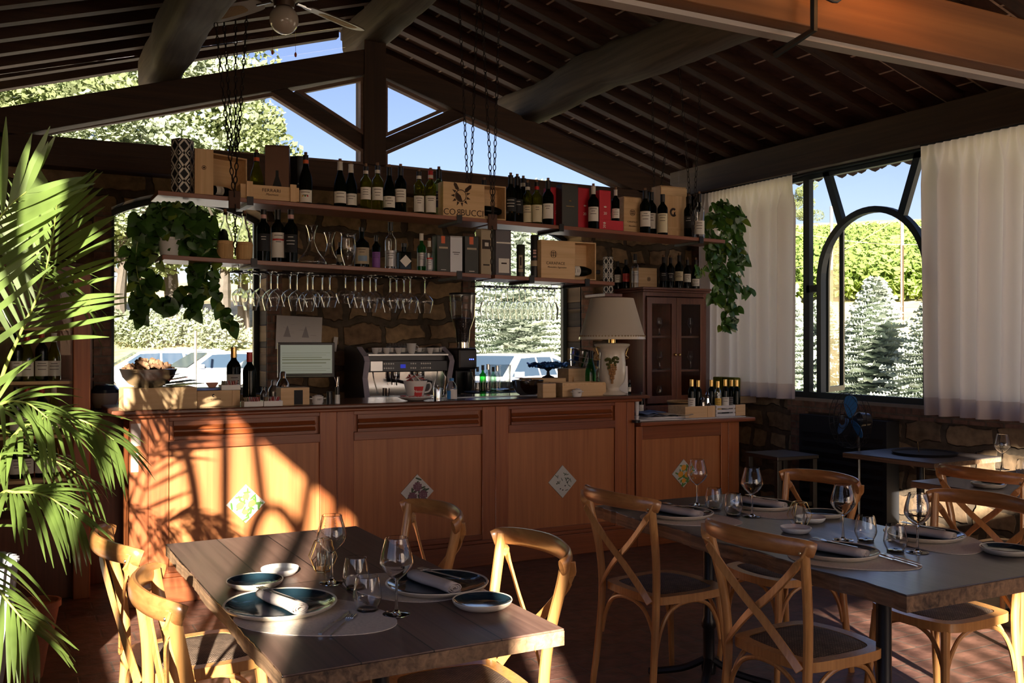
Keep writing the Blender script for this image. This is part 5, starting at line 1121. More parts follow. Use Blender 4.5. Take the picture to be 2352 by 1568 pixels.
for j, (r_, z_) in enumerate(((.01, .065), (.06, .068), (.12, .085), (.17, .108))):
    for i in range(nn): a = 2 * PI * i / nn; k = 1 + (.05 * math.sin(a * 9) if j == 3 else 0); v.append((r_ * k * math.cos(a), r_ * k * math.sin(a) * .8, z_ + (.010 * math.sin(a * 7 + 1) if j == 3 else 0)))
for j in range(3):
    for i in range(nn): f.append((j * nn + i, j * nn + (i + 1) % nn, (j + 1) * nn + (i + 1) % nn, (j + 1) * nn + i))
mb.add(v, f); 
o = mb.build('dish', M_blued, t); so_ = o.modifiers.new('thick', 'SOLIDIFY'); so_.thickness = .004
hp = MB()
for i in range(90): a = rd.uniform(0, 6.3); r_ = .155 * math.sqrt(rd.random()); hp.sphere((r_ * math.cos(a), r_ * math.sin(a) * .78, .092 + .018 * (1 - r_ / .16) + rd.uniform(-.004, .008)), rd.uniform(.012, .019), seg=6)
hp.build('foil_heap', M_blued, t, smooth=0)
MB().lathe([(0, 0), (.05, 0), (.045, .008), (.014, .02), (.010, .05), (.03, .066), (0, .068)], 24).build('stem', M_blk, t)
x, d = atY(1331, 6.44); t = thing('ice_bucket', 'ribbed steel ice bucket tilted behind the green bottle', 'bucket', (x, 6.44, BM + .187)); t.scale = (1.35,) * 3; MB().lathe([(0, 0), (.052, 0), (.066, .06), (.072, .10), (.068, .10), (.06, .06), (0, .006)], 28).build('bucket_body', M_steel, t)
for z_ in (.03, .062): MB().lathe([(.058 + z_ * .12, z_), (.063 + z_ * .12, z_ + .004), (.058 + z_ * .12, z_ + .008)], 28).build('rib', M_steelb, t)
MB().lathe([(.068, .098), (.076, .102), (.068, .106)], 28).build('rim', M_steel, t); t.rotation_euler = (R(8), R(8), 0); t.location.z += .004
boxthing(1306, 1356, 6.36, .17, BM, .184, M_pine, 'pine box carrying the tilted ice bucket', 'pine_crate')
shelf_bottle(1357, 805, 6.20, BM, 'bur', M_btlgr, M_cap_k, None, 'dark green sparkling wine bottle left of the lamp', cork=False, group=BG, name='sparkling_bottle')
shelf_bottle(1375, 828, 6.34, BM, 'vod', M_glassb, M_navy, None, 'clear blue-topped bottle between the sparkling bottle and lamp', cork=False, group=BG, name='spirit_bottle')
tag(MB().box(0, .092, 0, .012, 0, .21).build('white_folder', M_white, None, (atY(1420, 6.12)[0], 6.12, BZ + .001), (R(-2), 0, 0), smooth=0, bev=.002), 'upright white menu folder right of the lamp base', 'folder')
shelf_bottle(1446, 872, 5.98, BZ, 'oil', M_btl, M_cap_k, M_label, 'small dark flask-like bottle by the white menu folder', cork=False, group=BG, name='small_bottle')
# table lamp
x, d = atY(1406, 6.00); lz = BZ; t = thing('table_lamp', 'large table lamp with pleated cream shade and grape-decorated urn base', 'lamp', (x, 6.00, BZ)); H = zat(683, d) - BZ
rr = lambda px: px / F * d / 2
zz = lambda py: zat(py, d) - BZ
us = [(0, 0), (rr(62), 0), (rr(64), .008), (rr(52), .022), (rr(36), .035), (rr(32), .05), (rr(38), .065), (rr(56), .10), (rr(62), .16), (rr(62), .24), (rr(58), zz(812)), (rr(66), zz(800)), (rr(80), zz(794)), (rr(78), zz(789)), (rr(30), zz(787)), (0, zz(787))]
MB().lathe([(p.x, p.z) for p in spl([(a, 0, b) for a, b in us], 2)], 36).build('urn_base', M_cream, t); MB().cyl((0, 0, zz(789)), rr(16), zz(778) - zz(789)).build('socket', M_brass, t)
z0, z1 = zz(779), zz(685)
MB().lathe([(rr(152), z0), (rr(152), z0 + .004), (rr(98), z1), (rr(98) - .003, z1), (rr(152) - .003, z0 + .003)], 48).build('shade', M_shade, t); MB().lathe([(rr(152) + .002, z0), (rr(150) + .0015, z0 + .020)], 64).build('shade_band', M_cream, t)
mb = MB()
for i in range(64): a = 2 * PI * i / 64; mb.sphere(((rr(150) + .001) * math.cos(a), (rr(150) + .001) * math.sin(a), z0 + .024), .0062, seg=6)
mb.build('scalloped_trim', M_fringe, t)
MB().tube([(0, 0, zz(780)), (0, 0, z1 - .02)], .006).tube([(rr(98), 0, z1 - .004), (0, 0, z1 - .03), (-rr(98), 0, z1 - .004)], .002).build('shade_carrier', M_brass, t)
for s in (-1, 1): MB().tube(spl([(s * rr(60), 0, zz(800)), (s * rr(88), 0, zz(797)), (s * rr(82), 0, zz(806)), (s * rr(76), 0, zz(815)), (s * rr(90), 0, zz(822)), (s * rr(64), 0, zz(825))], 5), .0035).build('handle', M_brass, t)
gr = MB(); rd = random.Random(1); ru = rr(62) + .002; rot = -math.atan2(x, 6.0)
def onurn(u, z): a = -PI / 2 + rot * 1.0 + u / ru; return (ru * math.cos(a), ru * math.sin(a), z)
for row in range(9):
    wd_ = max(1, 5 - abs(row - 6) if row > 3 else 1 + row // 1)
    for k in range(min(4, 1 + row // 2)): gr.sphere(onurn((k - min(4, 1 + row // 2) / 2 + .5) * .017, .095 + row * .0165), .0108, M_orng if False else None, seg=8)
gr.build('grape_cluster', mat('relief_grapes', (.42, .24, .10), .35), t)
lf_ = MB()
for (u, z, a, s_) in ((-.030, .250, .5, .042), (.026, .262, -.4, .040), (-.034, .215, 1.2, .034), (.034, .235, -.9, .032)):
    for lobe in range(5): al = a + (lobe - 2) * .7; lf_.sphere(onurn(u + math.sin(al) * s_ * .45, z + math.cos(al) * s_ * .45), s_ * .36, seg=8, sz=.9)
lf_.build('vine_leaves', mat('relief_leaves', (.10, .11, .03), .4), t)

# ---------------------------------------------------------------- things on the low counter
LZ = .935
rd = random.Random(12)
for i, (px, y, wpx, m, wd) in enumerate(((1468, 5.93, .42, M_paper, 'lowest folded newspaper near the front edge of the low counter'), (1478, 6.00, .30, mat('news_grey', (.35, .35, .38), .8), 'grey newspaper second in the pile on the low counter'), (1500, 5.95, .36, M_paper, 'white newspaper spread toward the wooden crate'), (1486, 6.05, .28, mat('news_dark', (.10, .11, .15), .6), 'dark magazine on the newspaper pile'), (1530, 5.99, .24, mat('news_brown', (.34, .28, .22), .8), 'brownish folded newspaper at the right of the pile'), (1476, 6.12, .22, mat('news_blue', (.10, .16, .34), .6), 'blue-covered magazine at the back of the pile'))):
    x = atY(px, y)[0]; mb = MB(); N = 8; v = []; f = []
    for a in range(N + 1):
        for b in range(3):
            u = a / N; hz_ = .004 + .014 * math.sin(u * 3.1 * (1 + i % 2) + i) ** 2 * (i > 2) + i * .006; v += [(u * wpx, b * .12, hz_), ]
    for a in range(N):
        for b in range(2): f.append((a * 3 + b, a * 3 + b + 3, a * 3 + b + 4, a * 3 + b + 1))
    mb.add(v, f); o = mb.build('newspaper', m, None, (x, y, LZ + .004), (0, 0, rd.uniform(-.15, .15)), smooth=60); o.modifiers.new('thick', 'SOLIDIFY').thickness = .006; tag(o, wd, 'newspaper', 'newspapers on the low counter')
tag(MB().box(0, .62, 0, .30, 0, .006).build('white_tray', M_paper, None, (atY(1570, 5.93)[0], 5.92, LZ), smooth=0, bev=.002), 'flat white board under the small wooden crates', 'board')
x = atY(1563, 6.36)[0]; t = thing('wicker_basket', 'round dark wicker basket behind the newspapers', 'basket', (x, 6.32, LZ)); MB().lathe([(0, 0), (.10, 0), (.135, .11), (.128, .11), (.095, .006), (0, .006)], 32).build('basket_body', M_wick, t)
pth = [(.132 * math.cos(a), .132 * math.sin(a), .113 + .003 * math.sin(a * 20)) for a in [2 * PI * i / 40 for i in range(40)]]; MB().tube(pth, .007, closed=True, seg=6).build('braided_rim', M_straw, t)
zc2 = LZ + .0062
def ocrate(px0, px1, y, dep, h, words, m, slat=False):
    xa = atY(px0, y)[0]; w = atY(px1, y)[0] - xa; t = thing('small_crate', words, 'crate', (xa, y, zc2)); b = .008
    if slat:
        for k in range(6): MB().box(0, w, *((0, b) if k < 3 else (dep - b, dep)), (k % 3) * h * .36, (k % 3) * h * .36 + h * .25).build('slat', m, t, smooth=0, bev=.001)
        for xx in (.0, w - .02): MB().box(xx, xx + .02, b, dep - b, 0, h).build('end_board', m, t, smooth=0)
        MB().box(.02, w - .02, b, dep - b, .0, .006).build('bottom', m, t, smooth=0)
    else: MB().box(0, w, 0, b, 0, h).box(0, w, dep - b, dep, 0, h).box(0, b, b, dep - b, 0, h).box(w - b, w, b, dep - b, 0, h).box(b, w - b, b, dep - b, 0, b).build('sides', m, t, smooth=0, bev=.001)
    return t, w
c1, cw1 = ocrate(1574, 1642, 5.98, .22, .090, 'pale wooden crate of oil bottles at the left on the low counter', M_pine)
MB().box(cw1 - .075, cw1, -.004, -.0005, 0, .088).build('end_panel', M_pineV, c1, smooth=0)
ocrate(1645, 1689, 5.99, .20, .090, 'white slatted crate of oil bottles on the low counter', mat('white_wood', (.66, .64, .62), .5), True)
ocrate(1690, 1712, 5.99, .20, .090, 'plain pale crate at the right end of the low counter', M_pine)
OG = 'oil and vinegar bottles in the small crates'
yl = (.05, .15, .0313)
for px, top, y, gl, lb_, wd in ((1589, 871, 6.04, M_btl, M_label, 'leftmost dark oil bottle with grey label in the pale crate'), (1604, 873, 6.13, M_btl, None, 'second dark oil bottle in the pale crate'), (1634, 872, 6.12, M_btl, None, 'dark oil bottle between the foil shakers and the yellow label'), (1649, 875, 6.05, M_glassb, M_yellow, 'oil bottle with a yellow label in the small crates'), (1666, 871, 6.05, M_btl, M_label, 'dark oil bottle with pale green label in the white slatted crate'), (1680, 872, 6.13, M_btl, M_label, 'dark oil bottle behind, in the white slatted crate'), (1692, 872, 6.03, M_btl, None, 'rightmost dark oil bottle at the plain crate')):
    shelf_bottle(px, top, y, zc2 + .009, 'oil', gl, M_brass if wd[0] != 'x' else None, lb_, wd, cork=False, group=OG, name='oil_bottle', labz=yl)
for px, y, h_, wd in ((1614, 6.06, .15, 'tall faceted steel shaker between the oil bottles'), (1625, 6.10, .19, 'tallest twisted foil-like shaker among the oil bottles'), (1628, 6.01, .105, 'short round faceted salt shaker at the front of the crate')):
    x = atY(px, y)[0]; t = thing('salt_shaker', wd, 'shaker', (x, y, zc2 + .009), 0, 'faceted shakers on the low counter'); MB().lathe([(0, 0), (.018, 0), (.024, h_ * .35), (.016, h_ * .7), (.012, h_ * .78)], 8).build('faceted_body', M_steel, t, smooth=0); MB().lathe([(.013, h_ * .78), (.017, h_ * .85), (.010, h_ * .95), (0, h_)], 12).build('cap', M_steel, t)
x, y = atY(1463, 5.93)[0], 5.93; 
for i in range(10):
    if i == 0:
        c0 = MB().lathe([(0, 0), (.011, 0), (.016, .045), (.0165, .046), (.0155, .045), (.0105, .002), (0, .002)], 20).build('paper_cup', M_paper, None, (x, y, LZ)); cq = c0
    else: cq = c0.copy(); COL.objects.link(cq); cq.location = (x, y, LZ + .04 + i * .0095)
    tag(cq, ('bottom' if i == 0 else 'topmost' if i == 9 else ords[i]) + ' white tumbler of the slim stack at the left of the low counter', 'cup', 'stack of little white cups')
shelf_bottle(1473, 900, 6.30, LZ, 'oil', M_btl, M_cap_k, M_label, 'dark bottle behind the slim cup stack on the low counter', cork=False, group='bottles on the low counter', name='small_bottle')
tag(MB().lathe([(0, 0), (.03, 0), (.031, .018), (0, .018)], 20).build('black_puck', M_blackp, None, (atY(1461, 5.885)[0], 5.885, LZ)), 'small round black puck in front of the slim cup stack', 'coaster')
tag(MB().box(-.05, .05, -.10, .20, 0, .17).build('glass_vase', glassy('olive_vase', (.45, .48, .05), .04, 1.5, .03, body=((.16, .17, .01), .5)), None, (XR - .20, 6.90, 1.0435), smooth=0, bev=.01), 'square olive green glass vase on the ledge behind the oil bottles', 'vase')
# ================================================================ CHAIRS AND TABLES
def make_chair(loc, rz, label):
    t = thing('dining_chair', label, 'chair', loc, rz, 'cross-back chairs')
    # local: front is +x
    st = [(.205, -.10), (.215, 0), (.205, .10), (.165, .185), (.05, .205), (-.10, .195), (-.185, .175), (-.205, .10), (-.21, 0), (-.205, -.10), (-.185, -.175), (-.10, -.195), (.05, -.205), (.165, -.185)]
    out = [(p.x, p.y) for p in spl([(a, b, 0) for a, b in st], 4, True)]
    inn = [(a * .80, b * .80) for a, b in out]
    MB().prism([out, inn], .034).build('seat_frame', M_chair, t, (0, 0, .430), bev=.006)
    sb = MB(); n = len(inn); v = []; f = []
    for k, (s_, z) in enumerate(((1.0, .0), (1.0, .030), (.93, .036), (.6, .040), (.02, .041))): v += [(a * s_, b * s_, z) for a, b in inn]
    for k in range(4):
        for i in range(n): f.append((k * n + i, k * n + (i + 1) % n, (k + 1) * n + (i + 1) % n, (k + 1) * n + i))
    sb.add(v, f); sb.build('seat', M_rattan, t, (0, 0, .430))
    for s in (-1, 1):
        back = spl([(-.245, s * .205, 0), (-.222, s * .195, .20), (-.205, s * .188, .43), (-.215, s * .200, .62), (-.250, s * .222, .80), (-.262, s * .226, .872)], 5)
        MB().sweep(back, circ(.0155, .018, 10), up=(1, 0, 0), scale=[.85 + .15 * min(1, i / 8) for i in range(len(back))]).build('rear_leg', M_chair, t)
        MB().sweep(spl([(.205, s * .195, 0), (.185, s * .180, .22), (.165, s * .165, .432)], 4), circ(.0155, .0165, 10), up=(1, 0, 0), scale=[.78 + .04 * i for i in range(9)]).build('front_leg', M_chair, t)
    # crest rail: wide bentwood bow
    cr = spl([(-.235, -.246, .853), (-.262, -.232, .862), (-.300, -.17, .866), (-.325, -.08, .868), (-.332, 0, .869), (-.325, .08, .868), (-.300, .17, .866), (-.262, .232, .862), (-.235, .246, .853)], 5)
    m_ = len(cr)
    MB().sweep(cr, circ(.013, .031, 14), scale=[(.75 + .45 * math.sin(PI * i / (m_ - 1)), .82 + .22 * math.sin(PI * i / (m_ - 1))) for i in range(m_)]).build('crest_rail', M_crest, t)
    rect_s = [(-.004, -.015), (.004, -.015), (.004, .015), (-.004, .015)]
    for s in (-1, 1):
        p = spl([(-.262, s * .236, .868), (-.275, s * .205, .80), (-.262, s * .08, .68), (-.248, s * -.04, .585), (-.232, s * -.135, .495), (-.222, s * -.180, .445)], 5)
        p = [q + Vector((-.006 * s - .004, 0, 0)) for q in p]
        MB().sweep(p, rect_s, up=(0, s * .6, 1)).build('cross_slat', M_chair, t, bev=.002)
    for s in (-1, 1):
        mb = MB(); mb.lathe([(0, 0), (.006, 0), (.005, .003), (0, .004)], 10, None, Matrix.Translation((-.279, s * .224, .846)) @ Matrix.Rotation(R(-90), 4, 'Y')); mb.build('bolt', M_steelb, t)
    # bentwood arches under the seat
    cor = [(-.205, -.188), (-.205, .188), (.170, .168), (.170, -.168)]
    for i in range(4):
        a, b = Vector(cor[i]), Vector(cor[(i + 1) % 4]); c = (a + b) / 2
        pts = [(a.x, a.y, .235)] + [(a.lerp(b, u).x, a.lerp(b, u).y, z) for u, z in ((.06, .32), (.18, .39), (.34, .420), (.5, .426), (.66, .420), (.82, .39), (.94, .32))] + [(b.x, b.y, .235)]
        MB().sweep(spl(pts, 4), circ(.009, .008, 8), up=((c.x, c.y, 0) if c.length > .01 else (0, 0, 1))).build('arch_brace', M_chair, t)
    return t
CHS = [((.335, 3.42, 0), R(4), 'cross-back chair at the far left of the near table, beside the palm'),
       ((.375, 2.70, 0), R(-2), 'cross-back chair at the near left of the near table, its back brightly sunlit'),
       ((1.46, 3.42, 0), R(181), 'cross-back chair at the far right of the near table, in front of the blackberry tile'),
       ((1.50, 2.70, 0), R(178), 'cross-back chair at the near right of the near table'),
       ((2.325, 3.42, 0), R(3), 'cross-back chair on the left side of the long table, the one nearer the bar'),
       ((2.275, 2.52, 0), R(2), 'cross-back chair on the left side of the long table, largest in the foreground'),
       ((3.49, 3.40, 0), R(180), 'cross-back chair on the far side of the long table, in front of the black panel'),
       ((3.58, 2.60, 0), R(179), 'cross-back chair on the far side of the long table, at the right edge'),
       ((4.37, 3.18, 0), R(1), 'cross-back chair turned to the rear right table by the stone wall')]
# placement: the listed point is the middle of the crest; the seat centre is .27 in front of it
c0 = None
for (x, y, z), rz, lab in CHS:
    p = Vector((x, y, z)) + Matrix.Rotation(rz, 3, 'Z') @ Vector((.26, 0, 0))
    c0 = make_chair(p, rz, lab) if c0 is None else (dup(c0, p, rz, lab, 'cross-back chairs'), c0)[1]

def ped(t, x, y, h, s=1.0):
    mb = MB().lathe([(0, 0), (.03, 0), (.034, .03), (.026, .06), (.026, h * .30), (.034, h * .32), (.034, h * .36), (.026, h * .38), (.026, h - .03), (.034, h - .02), (.034, h - .004), (0, h - .004)], 20, c=(x, y, .04)); o = mb.build('column', M_black, t)
    f_ = MB()
    for a in range(4):
        th = a * PI / 2 + PI / 4; c, s_ = math.cos(th), math.sin(th)
        f_.sweep(spl([(x + .02 * c, y + .02 * s_, .10), (x + .12 * c, y + .12 * s_, .05), (x + .27 * s * c, y + .27 * s * s_, .02)], 5), circ(.02, .016, 8))
    f_.build('cast_foot', M_black, t)
    MB().box(x - .2, x + .2, y - .03, y + .03, h - .004 + .035, h + .04).box(x - .03, x + .03, y - .2, y + .2, h - .004 + .03, h + .035).build('top_plate', M_black, t, smooth=0)
TZ = .76
def planktable(loc, rz, w, l, th, label, rough, m=M_table, edge=None, seed=1):
    """top outline centred on loc; rough = live edge on the -x side"""
    t = thing('dining_table', label, 'table', loc, rz); rd = random.Random(seed); n = 60; out = []
    for i in range(n + 1): out.append((-w / 2 + rough * rd.uniform(-1, 1) * .6 + rough * math.sin(i * .35), -l / 2 + l * i / n))
    out += [(w / 2, l / 2), (w / 2, -l / 2)]
    mb = MB().prism([[p for p in out][::-1]], th - .006); mb.build('apron_edge', M_edge, t, (0, 0, TZ - th), smooth=0)
    MB().prism([[p for p in out][::-1]], .0058).build('tabletop', m, t, (0, 0, TZ - .006), smooth=0, bev=.002)
    return t
tb1 = planktable((.932, 3.02, 0), R(.8), .76, 1.65, .045, 'dark plank table in the left foreground, laid for two and partly sunlit', .003)
ped(tb1, 0, .45, TZ - .085); ped(tb1, 0, -.45, TZ - .085)
tb2 = planktable((2.845, 2.90, 0), R(-1.0), .82, 1.80, .055, 'long live-edge table on the right, laid for four', .010, M_slate, seed=4)
ped(tb2, -.05, .50, TZ - .095); ped(tb2, -.12, -.55, TZ - .095)
tb3 = planktable((5.58, 4.52, 0), R(3), .72, .72, .035, 'small dark table by the wall holding a round black tray', .0, M_slate)
ped(tb3, 0, 0, TZ - .075)
tb4 = planktable((4.96, 3.30, 0), R(1), 1.0, .76, .035, 'dark table at the right edge with one wine glass', .0, M_slate)
ped(tb4, 0, 0, TZ - .075)
M_tb3 = M_table

# place settings ---------------------------------------------------
_pl = {}
def plate(r, loc, label, m=M_blue, group='dark glazed plates', name='dinner_plate', rim=M_rim):
    k = (r, m.name)
    if k in _pl: return dup(_pl[k], loc, random.uniform(0, 6), label, group)
    t = thing(name, label, 'plate', loc, 0, group)
    MB().lathe([(0, 0), (r * .72, 0), (r * .82, .002), (r * .96, .012), (r, .020), (r * .99, .0225), (r * .955, .0205)], 56).build('rim', rim, t)
    MB().lathe([(r * .972, .0212), (r * .90, .0180), (r * .80, .0105), (r * .55, .0065), (0, .006)], 56).build('glazed_face', m, t); _pl[k] = t; return t
def on_table(px, py): return WZ(px, py, TZ)
def placemat(c, rz, label, a=.23, b=.17):
    pts = []
    for i in range(48):
        th = 2 * PI * i / 48; pts.append((a * math.cos(th) * (1 + .10 * math.cos(th)), b * math.sin(th) * (1 - .12 * math.cos(th))))
    o = MB().prism([pts], .002).build('placemat', M_mat, None, (c.x, c.y, TZ + .0003), (0, 0, rz), smooth=0); return tag(o, label, 'placemat', 'taupe oval placemats')
def napkin(c, z, rz, label):
    pts = []
    for i in range(34): th = .55 * i; r_ = .004 + .00055 * i; pts.append((r_ * math.cos(th) * 1.3, r_ * math.sin(th) * .72 + .0165))
    v = []; f = []; n = len(pts); L = .23
    for k in range(7):
        y = -L / 2 + L * k / 6; w = 1 + .05 * math.sin(k * 2.1)
        v += [(a * w + .003 * math.sin(k), y, b) for a, b in pts]
    for k in range(6):
        for i in range(n - 1): f.append((k * n + i, k * n + i + 1, (k + 1) * n + i + 1, (k + 1) * n + i))
    o = MB().add(v, f).build('napkin', M_napkin, None, (c.x, c.y, z), (0, 0, rz), smooth=80); o.modifiers.new('thick', 'SOLIDIFY').thickness = .0022
    return tag(o, label, 'napkin', 'rolled linen napkins')
def fork_shape(mb, T=None, m=None):
    mb.box(-.003, .003, -.10, .03, 0, .002, m, T); mb.add([(-.003, .03, 0), (.003, .03, 0), (.011, .05, .002), (.011, .06, .003), (-.011, .06, .003), (-.011, .05, .002)], [(0, 1, 2, 3, 4, 5)], m, T)
    for i in range(4): x = -.0105 + i * .006; mb.box(x, x + .003, .058, .092, .002, .004, m, T)
def fork(c, z, rz, label, tilt=0):
    mb = MB(); fork_shape(mb); o = mb.build('fork', M_cutl, None, (c.x, c.y, z), (tilt, 0, rz), smooth=0); o.modifiers.new('t', 'SOLIDIFY').thickness = .001; return tag(o, label, 'fork', 'steel forks')
def knife(c, z, rz, label):
    mb = MB(); mb.box(-.005, .005, -.11, 0, 0, .005); mb.add([(-.004, 0, .002), (.004, 0, .002), (.008, .02, .002), (.009, .09, .002), (-.001, .115, .002), (-.004, .10, .002)], [(0, 1, 2, 3, 4, 5)]); o = mb.build('knife', M_cutl, None, (c.x, c.y, z), (0, 0, rz), smooth=0); o.modifiers.new('t', 'SOLIDIFY').thickness = .001; return tag(o, label, 'knife', 'steel knives')
_tm = []
def tumbler(p, label):
    if _tm: return dup(_tm[0], p, 0, label, 'stemless water tumblers')
    t = thing('tumbler', label, 'water glass', p, 0, 'stemless water tumblers'); q = [(0, .006), (.020, .005), (.030, .008), (.040, .030), (.041, .045), (.036, .080), (.032, .098)]
    q = [(a.x, a.z) for a in spl([(a, 0, b) for a, b in q], 4)]; MB().lathe([(.026, 0), (.030, .001)] + q[4:] + [(max(0, a - .0016), b + .001) for a, b in q[::-1]], 36).build('bowl', M_rglass, t); MB().lathe([(0, 0), (.027, 0), (.031, .004), (.028, .009), (0, .006)], 28).build('base', M_rglass, t); _tm.append(t); return t
def goblet_at(px, py, label, h=.215): p = on_table(px, py); return glass_at('wine_goblet', label, 'wine glass', (p.x, p.y, TZ + .0004), h, .047, 'large table wine glasses', m=M_rglass)
def lantern(p, label):
    t = thing('candle_lantern', label, 'candle holder', p, .4, 'brass candle lanterns'); mb = MB(); r1, r2, h1, h2 = .028, .050, .048, .10
    P1 = [(r1 * math.cos(a), r1 * math.sin(a)) for a in [PI / 3 * i for i in range(6)]]; P2 = [(r2 * math.cos(a), r2 * math.sin(a)) for a in [PI / 3 * i for i in range(6)]]
    for i in range(6):
        a, b = P1[i], P2[i]; c, d = P1[(i + 1) % 6], P2[(i + 1) % 6]
        mb.tube([(a[0], a[1], 0), (b[0], b[1], h1), (a[0], a[1], h2)], .0018, seg=6); mb.tube([(a[0], a[1], h2), (c[0], c[1], h2)], .0018, seg=6); mb.tube([(a[0], a[1], 0), (c[0], c[1], 0)], .0018, seg=6)
    mb.build('wire_cage', M_brass, t); MB().lathe([(.021, .001), (.022, .075), (.0205, .075), (.0195, .003)], 24).build('glass_cup', M_glass, t); MB().lathe([(0, .002), (.017, .002), (.018, .018), (0, .017)], 20).build('tealight', M_brass, t); return t
# --- near table
p1, p2 = on_table(645, 1400), on_table(1004, 1352)
placemat(on_table(700, 1410) + Vector((.01, -.03, 0)), R(-52), 'taupe oval placemat under the near left plate with the cutlery', .24, .175)
placemat(on_table(968, 1350) + Vector((-.02, .03, 0)), R(125), 'taupe oval placemat under the right plate on the near table', .225, .165)
plate(.160, (p1.x, p1.y, TZ + .0026), 'large dark blue plate with sunlit napkin on the near table, left setting'); plate(.160, (p2.x, p2.y, TZ + .0026), 'large dark blue plate with shaded napkin on the near table, right setting')
zp = TZ + .0026 + .0075
napkin(p1 + Vector((.005, .005, 0)), zp, R(12), 'sunlit rolled napkin with a fork on the left plate'); napkin(p2 + Vector((-.01, .0, 0)), zp, R(10), 'rolled napkin on the right plate of the near table')
fork(p1 + Vector((-.010, .01, 0)), zp + .036, R(18), 'fork lying on the sunlit napkin'); fork(p2 + Vector((.01, .01, 0)), zp + .036, R(18), 'fork lying across the napkin on the right plate of the near table')
q = on_table(770, 1432); kz = TZ + .0026
knife(q, kz, R(-52 + 14), 'table knife on the near left placemat'); knife(q, kz, R(-38), 'x') if False else None
fork(on_table(788, 1436), kz, R(-36), 'fork lying beside the knife on the near left placemat')
q = on_table(586, 1345); plate(.0875, (q.x, q.y, TZ + .0004), 'small green-blue side plate left of the near left setting', group='small side plates', name='side_plate')
q = on_table(1108, 1392); plate(.0875, (q.x, q.y, TZ + .0004), 'small dark blue side plate right of the right setting, near table', group='small side plates', name='side_plate')
M_whp = mat('white_saucer_face', (.74, .74, .72), .2, coat=.4)
q = on_table(643, 1318); plate(.062, (q.x, q.y, TZ + .0004), 'little white saucer at the back of the near table', M_whp, 'little white saucers', 'saucer', M_white)
goblet_at(762, 1338, 'wine glass in front of the brass lantern on the near table'); goblet_at(911, 1410, 'wine glass between the two settings of the near table')
q = on_table(818, 1352); tumbler((q.x, q.y, TZ + .0004), 'stemless tumbler farther back on the near table'); q = on_table(844, 1402); tumbler((q.x, q.y, TZ + .0004), 'stemless tumbler nearer the cutlery on the near table')
q = on_table(742, 1310); lantern((q.x, q.y, TZ + .0004), 'hexagonal brass wire lantern on the near table')
# --- long table
for i, (px, py, mx, wd) in enumerate(((1560, 1186, 1, 'far left setting of the long table'), (1752, 1166, 1, 'far right setting of the long table'), (1920, 1276, 1, 'near left setting of the long table'), (2122, 1236, 1, 'near right setting of the long table'))):
    p = on_table(px, py); s = -1 if i % 2 == 0 else 1
    placemat(p + Vector((.0, -.05, 0)), R(-60 if s < 0 else -120), 'taupe oval placemat at the ' + wd, .225, .168)
    plate(.150, (p.x, p.y, TZ + .0026), 'large dark plate at the ' + wd); napkin(p + Vector((0, -.005, 0)), zp, R(10), 'rolled grey napkin at the ' + wd); fork(p + Vector((0, .01, 0)), zp + .036, R(4), 'fork on the napkin at the ' + wd)
for px, py, wd in ((1601, 1160, 'farthest left wine glass on the long table, before the orange tile'), (1727, 1186, 'second wine glass on the long table, left of the lantern'), (1936, 1240, 'third wine glass on the long table, between chairs'), (2107, 1268, 'nearest right wine glass on the long table')): goblet_at(px, py, wd)
for px, py, wd in ((1640, 1170, 'leftmost tumbler on the long table'), (1684, 1184, 'second tumbler on the long table, beside the leftmost'), (1988, 1242, 'third tumbler on the long table, right of the third wine glass'), (2056, 1266, 'tumbler nearest the cutlery on the long table')):
    q = on_table(px, py); tumbler((q.x, q.y, TZ + .0004), wd)
q = on_table(1836, 1208); lantern((q.x, q.y, TZ + .0004), 'hexagonal brass wire lantern in the middle of the long table')
for px, py, r_, m, wd in ((1862, 1198, .062, M_whp, 'little white saucer right of the lantern on the long table'), (1828, 1222, .062, M_whp, 'little white saucer in front of the lantern on the long table')):
    q = on_table(px, py); plate(r_, (q.x, q.y, TZ + .0004), wd, m, 'little white saucers', 'saucer', M_white)
for px, py, wd in ((1890, 1186, 'small dark side plate behind the lantern on the long table'), (2310, 1270, 'dark side plate at the right edge of the long table'), (1440, 1162, 'small side plate at the far left end of the long table')):
    q = on_table(px, py); plate(.0875, (q.x, q.y, TZ + .0004), wd, group='small side plates', name='side_plate')
knife(on_table(2052, 1288), TZ + .0026, R(-8), 'knife on the near left placemat of the long table'); fork(on_table(2068, 1286), TZ + .0026, R(-8), 'fork beside the knife on the long table')
# --- rear tables
tr = tag(MB().lathe([(0, 0), (.20, 0), (.215, .016), (.21, .017), (.195, .005), (0, .005)], 44).build('serving_tray', M_blk, None, (5.62, 4.52, TZ + .0004)), 'large round black tray on the small table by the wall', 'tray')
tag(MB().tube([(0, 0, 0), (-.012, 0, .07)], .003).build('drink_stirrer', M_brass, None, (5.66, 4.60, TZ + .0058)), 'thin gold stick standing on the round black tray', 'stick')
glass_at('wine_goblet', 'wine glass standing alone on the table at the right edge', 'wine glass', (*WZ(2302, 1078, TZ).xy, TZ + .0004), .215, .047, 'large table wine glasses', m=M_rglass) if WZ(2302, 1078, TZ).x < 5.4 else None
q = WZ(2270, 1118, TZ); plate(.0875, (q.x, q.y, TZ + .0004), 'dark side plate on the rear right table', group='small side plates', name='side_plate')
q = WZ(2345, 1090, TZ); tumbler((q.x - .05, q.y - .05, TZ + .0004), 'tumbler on the rear right table beside the lone wine glass')

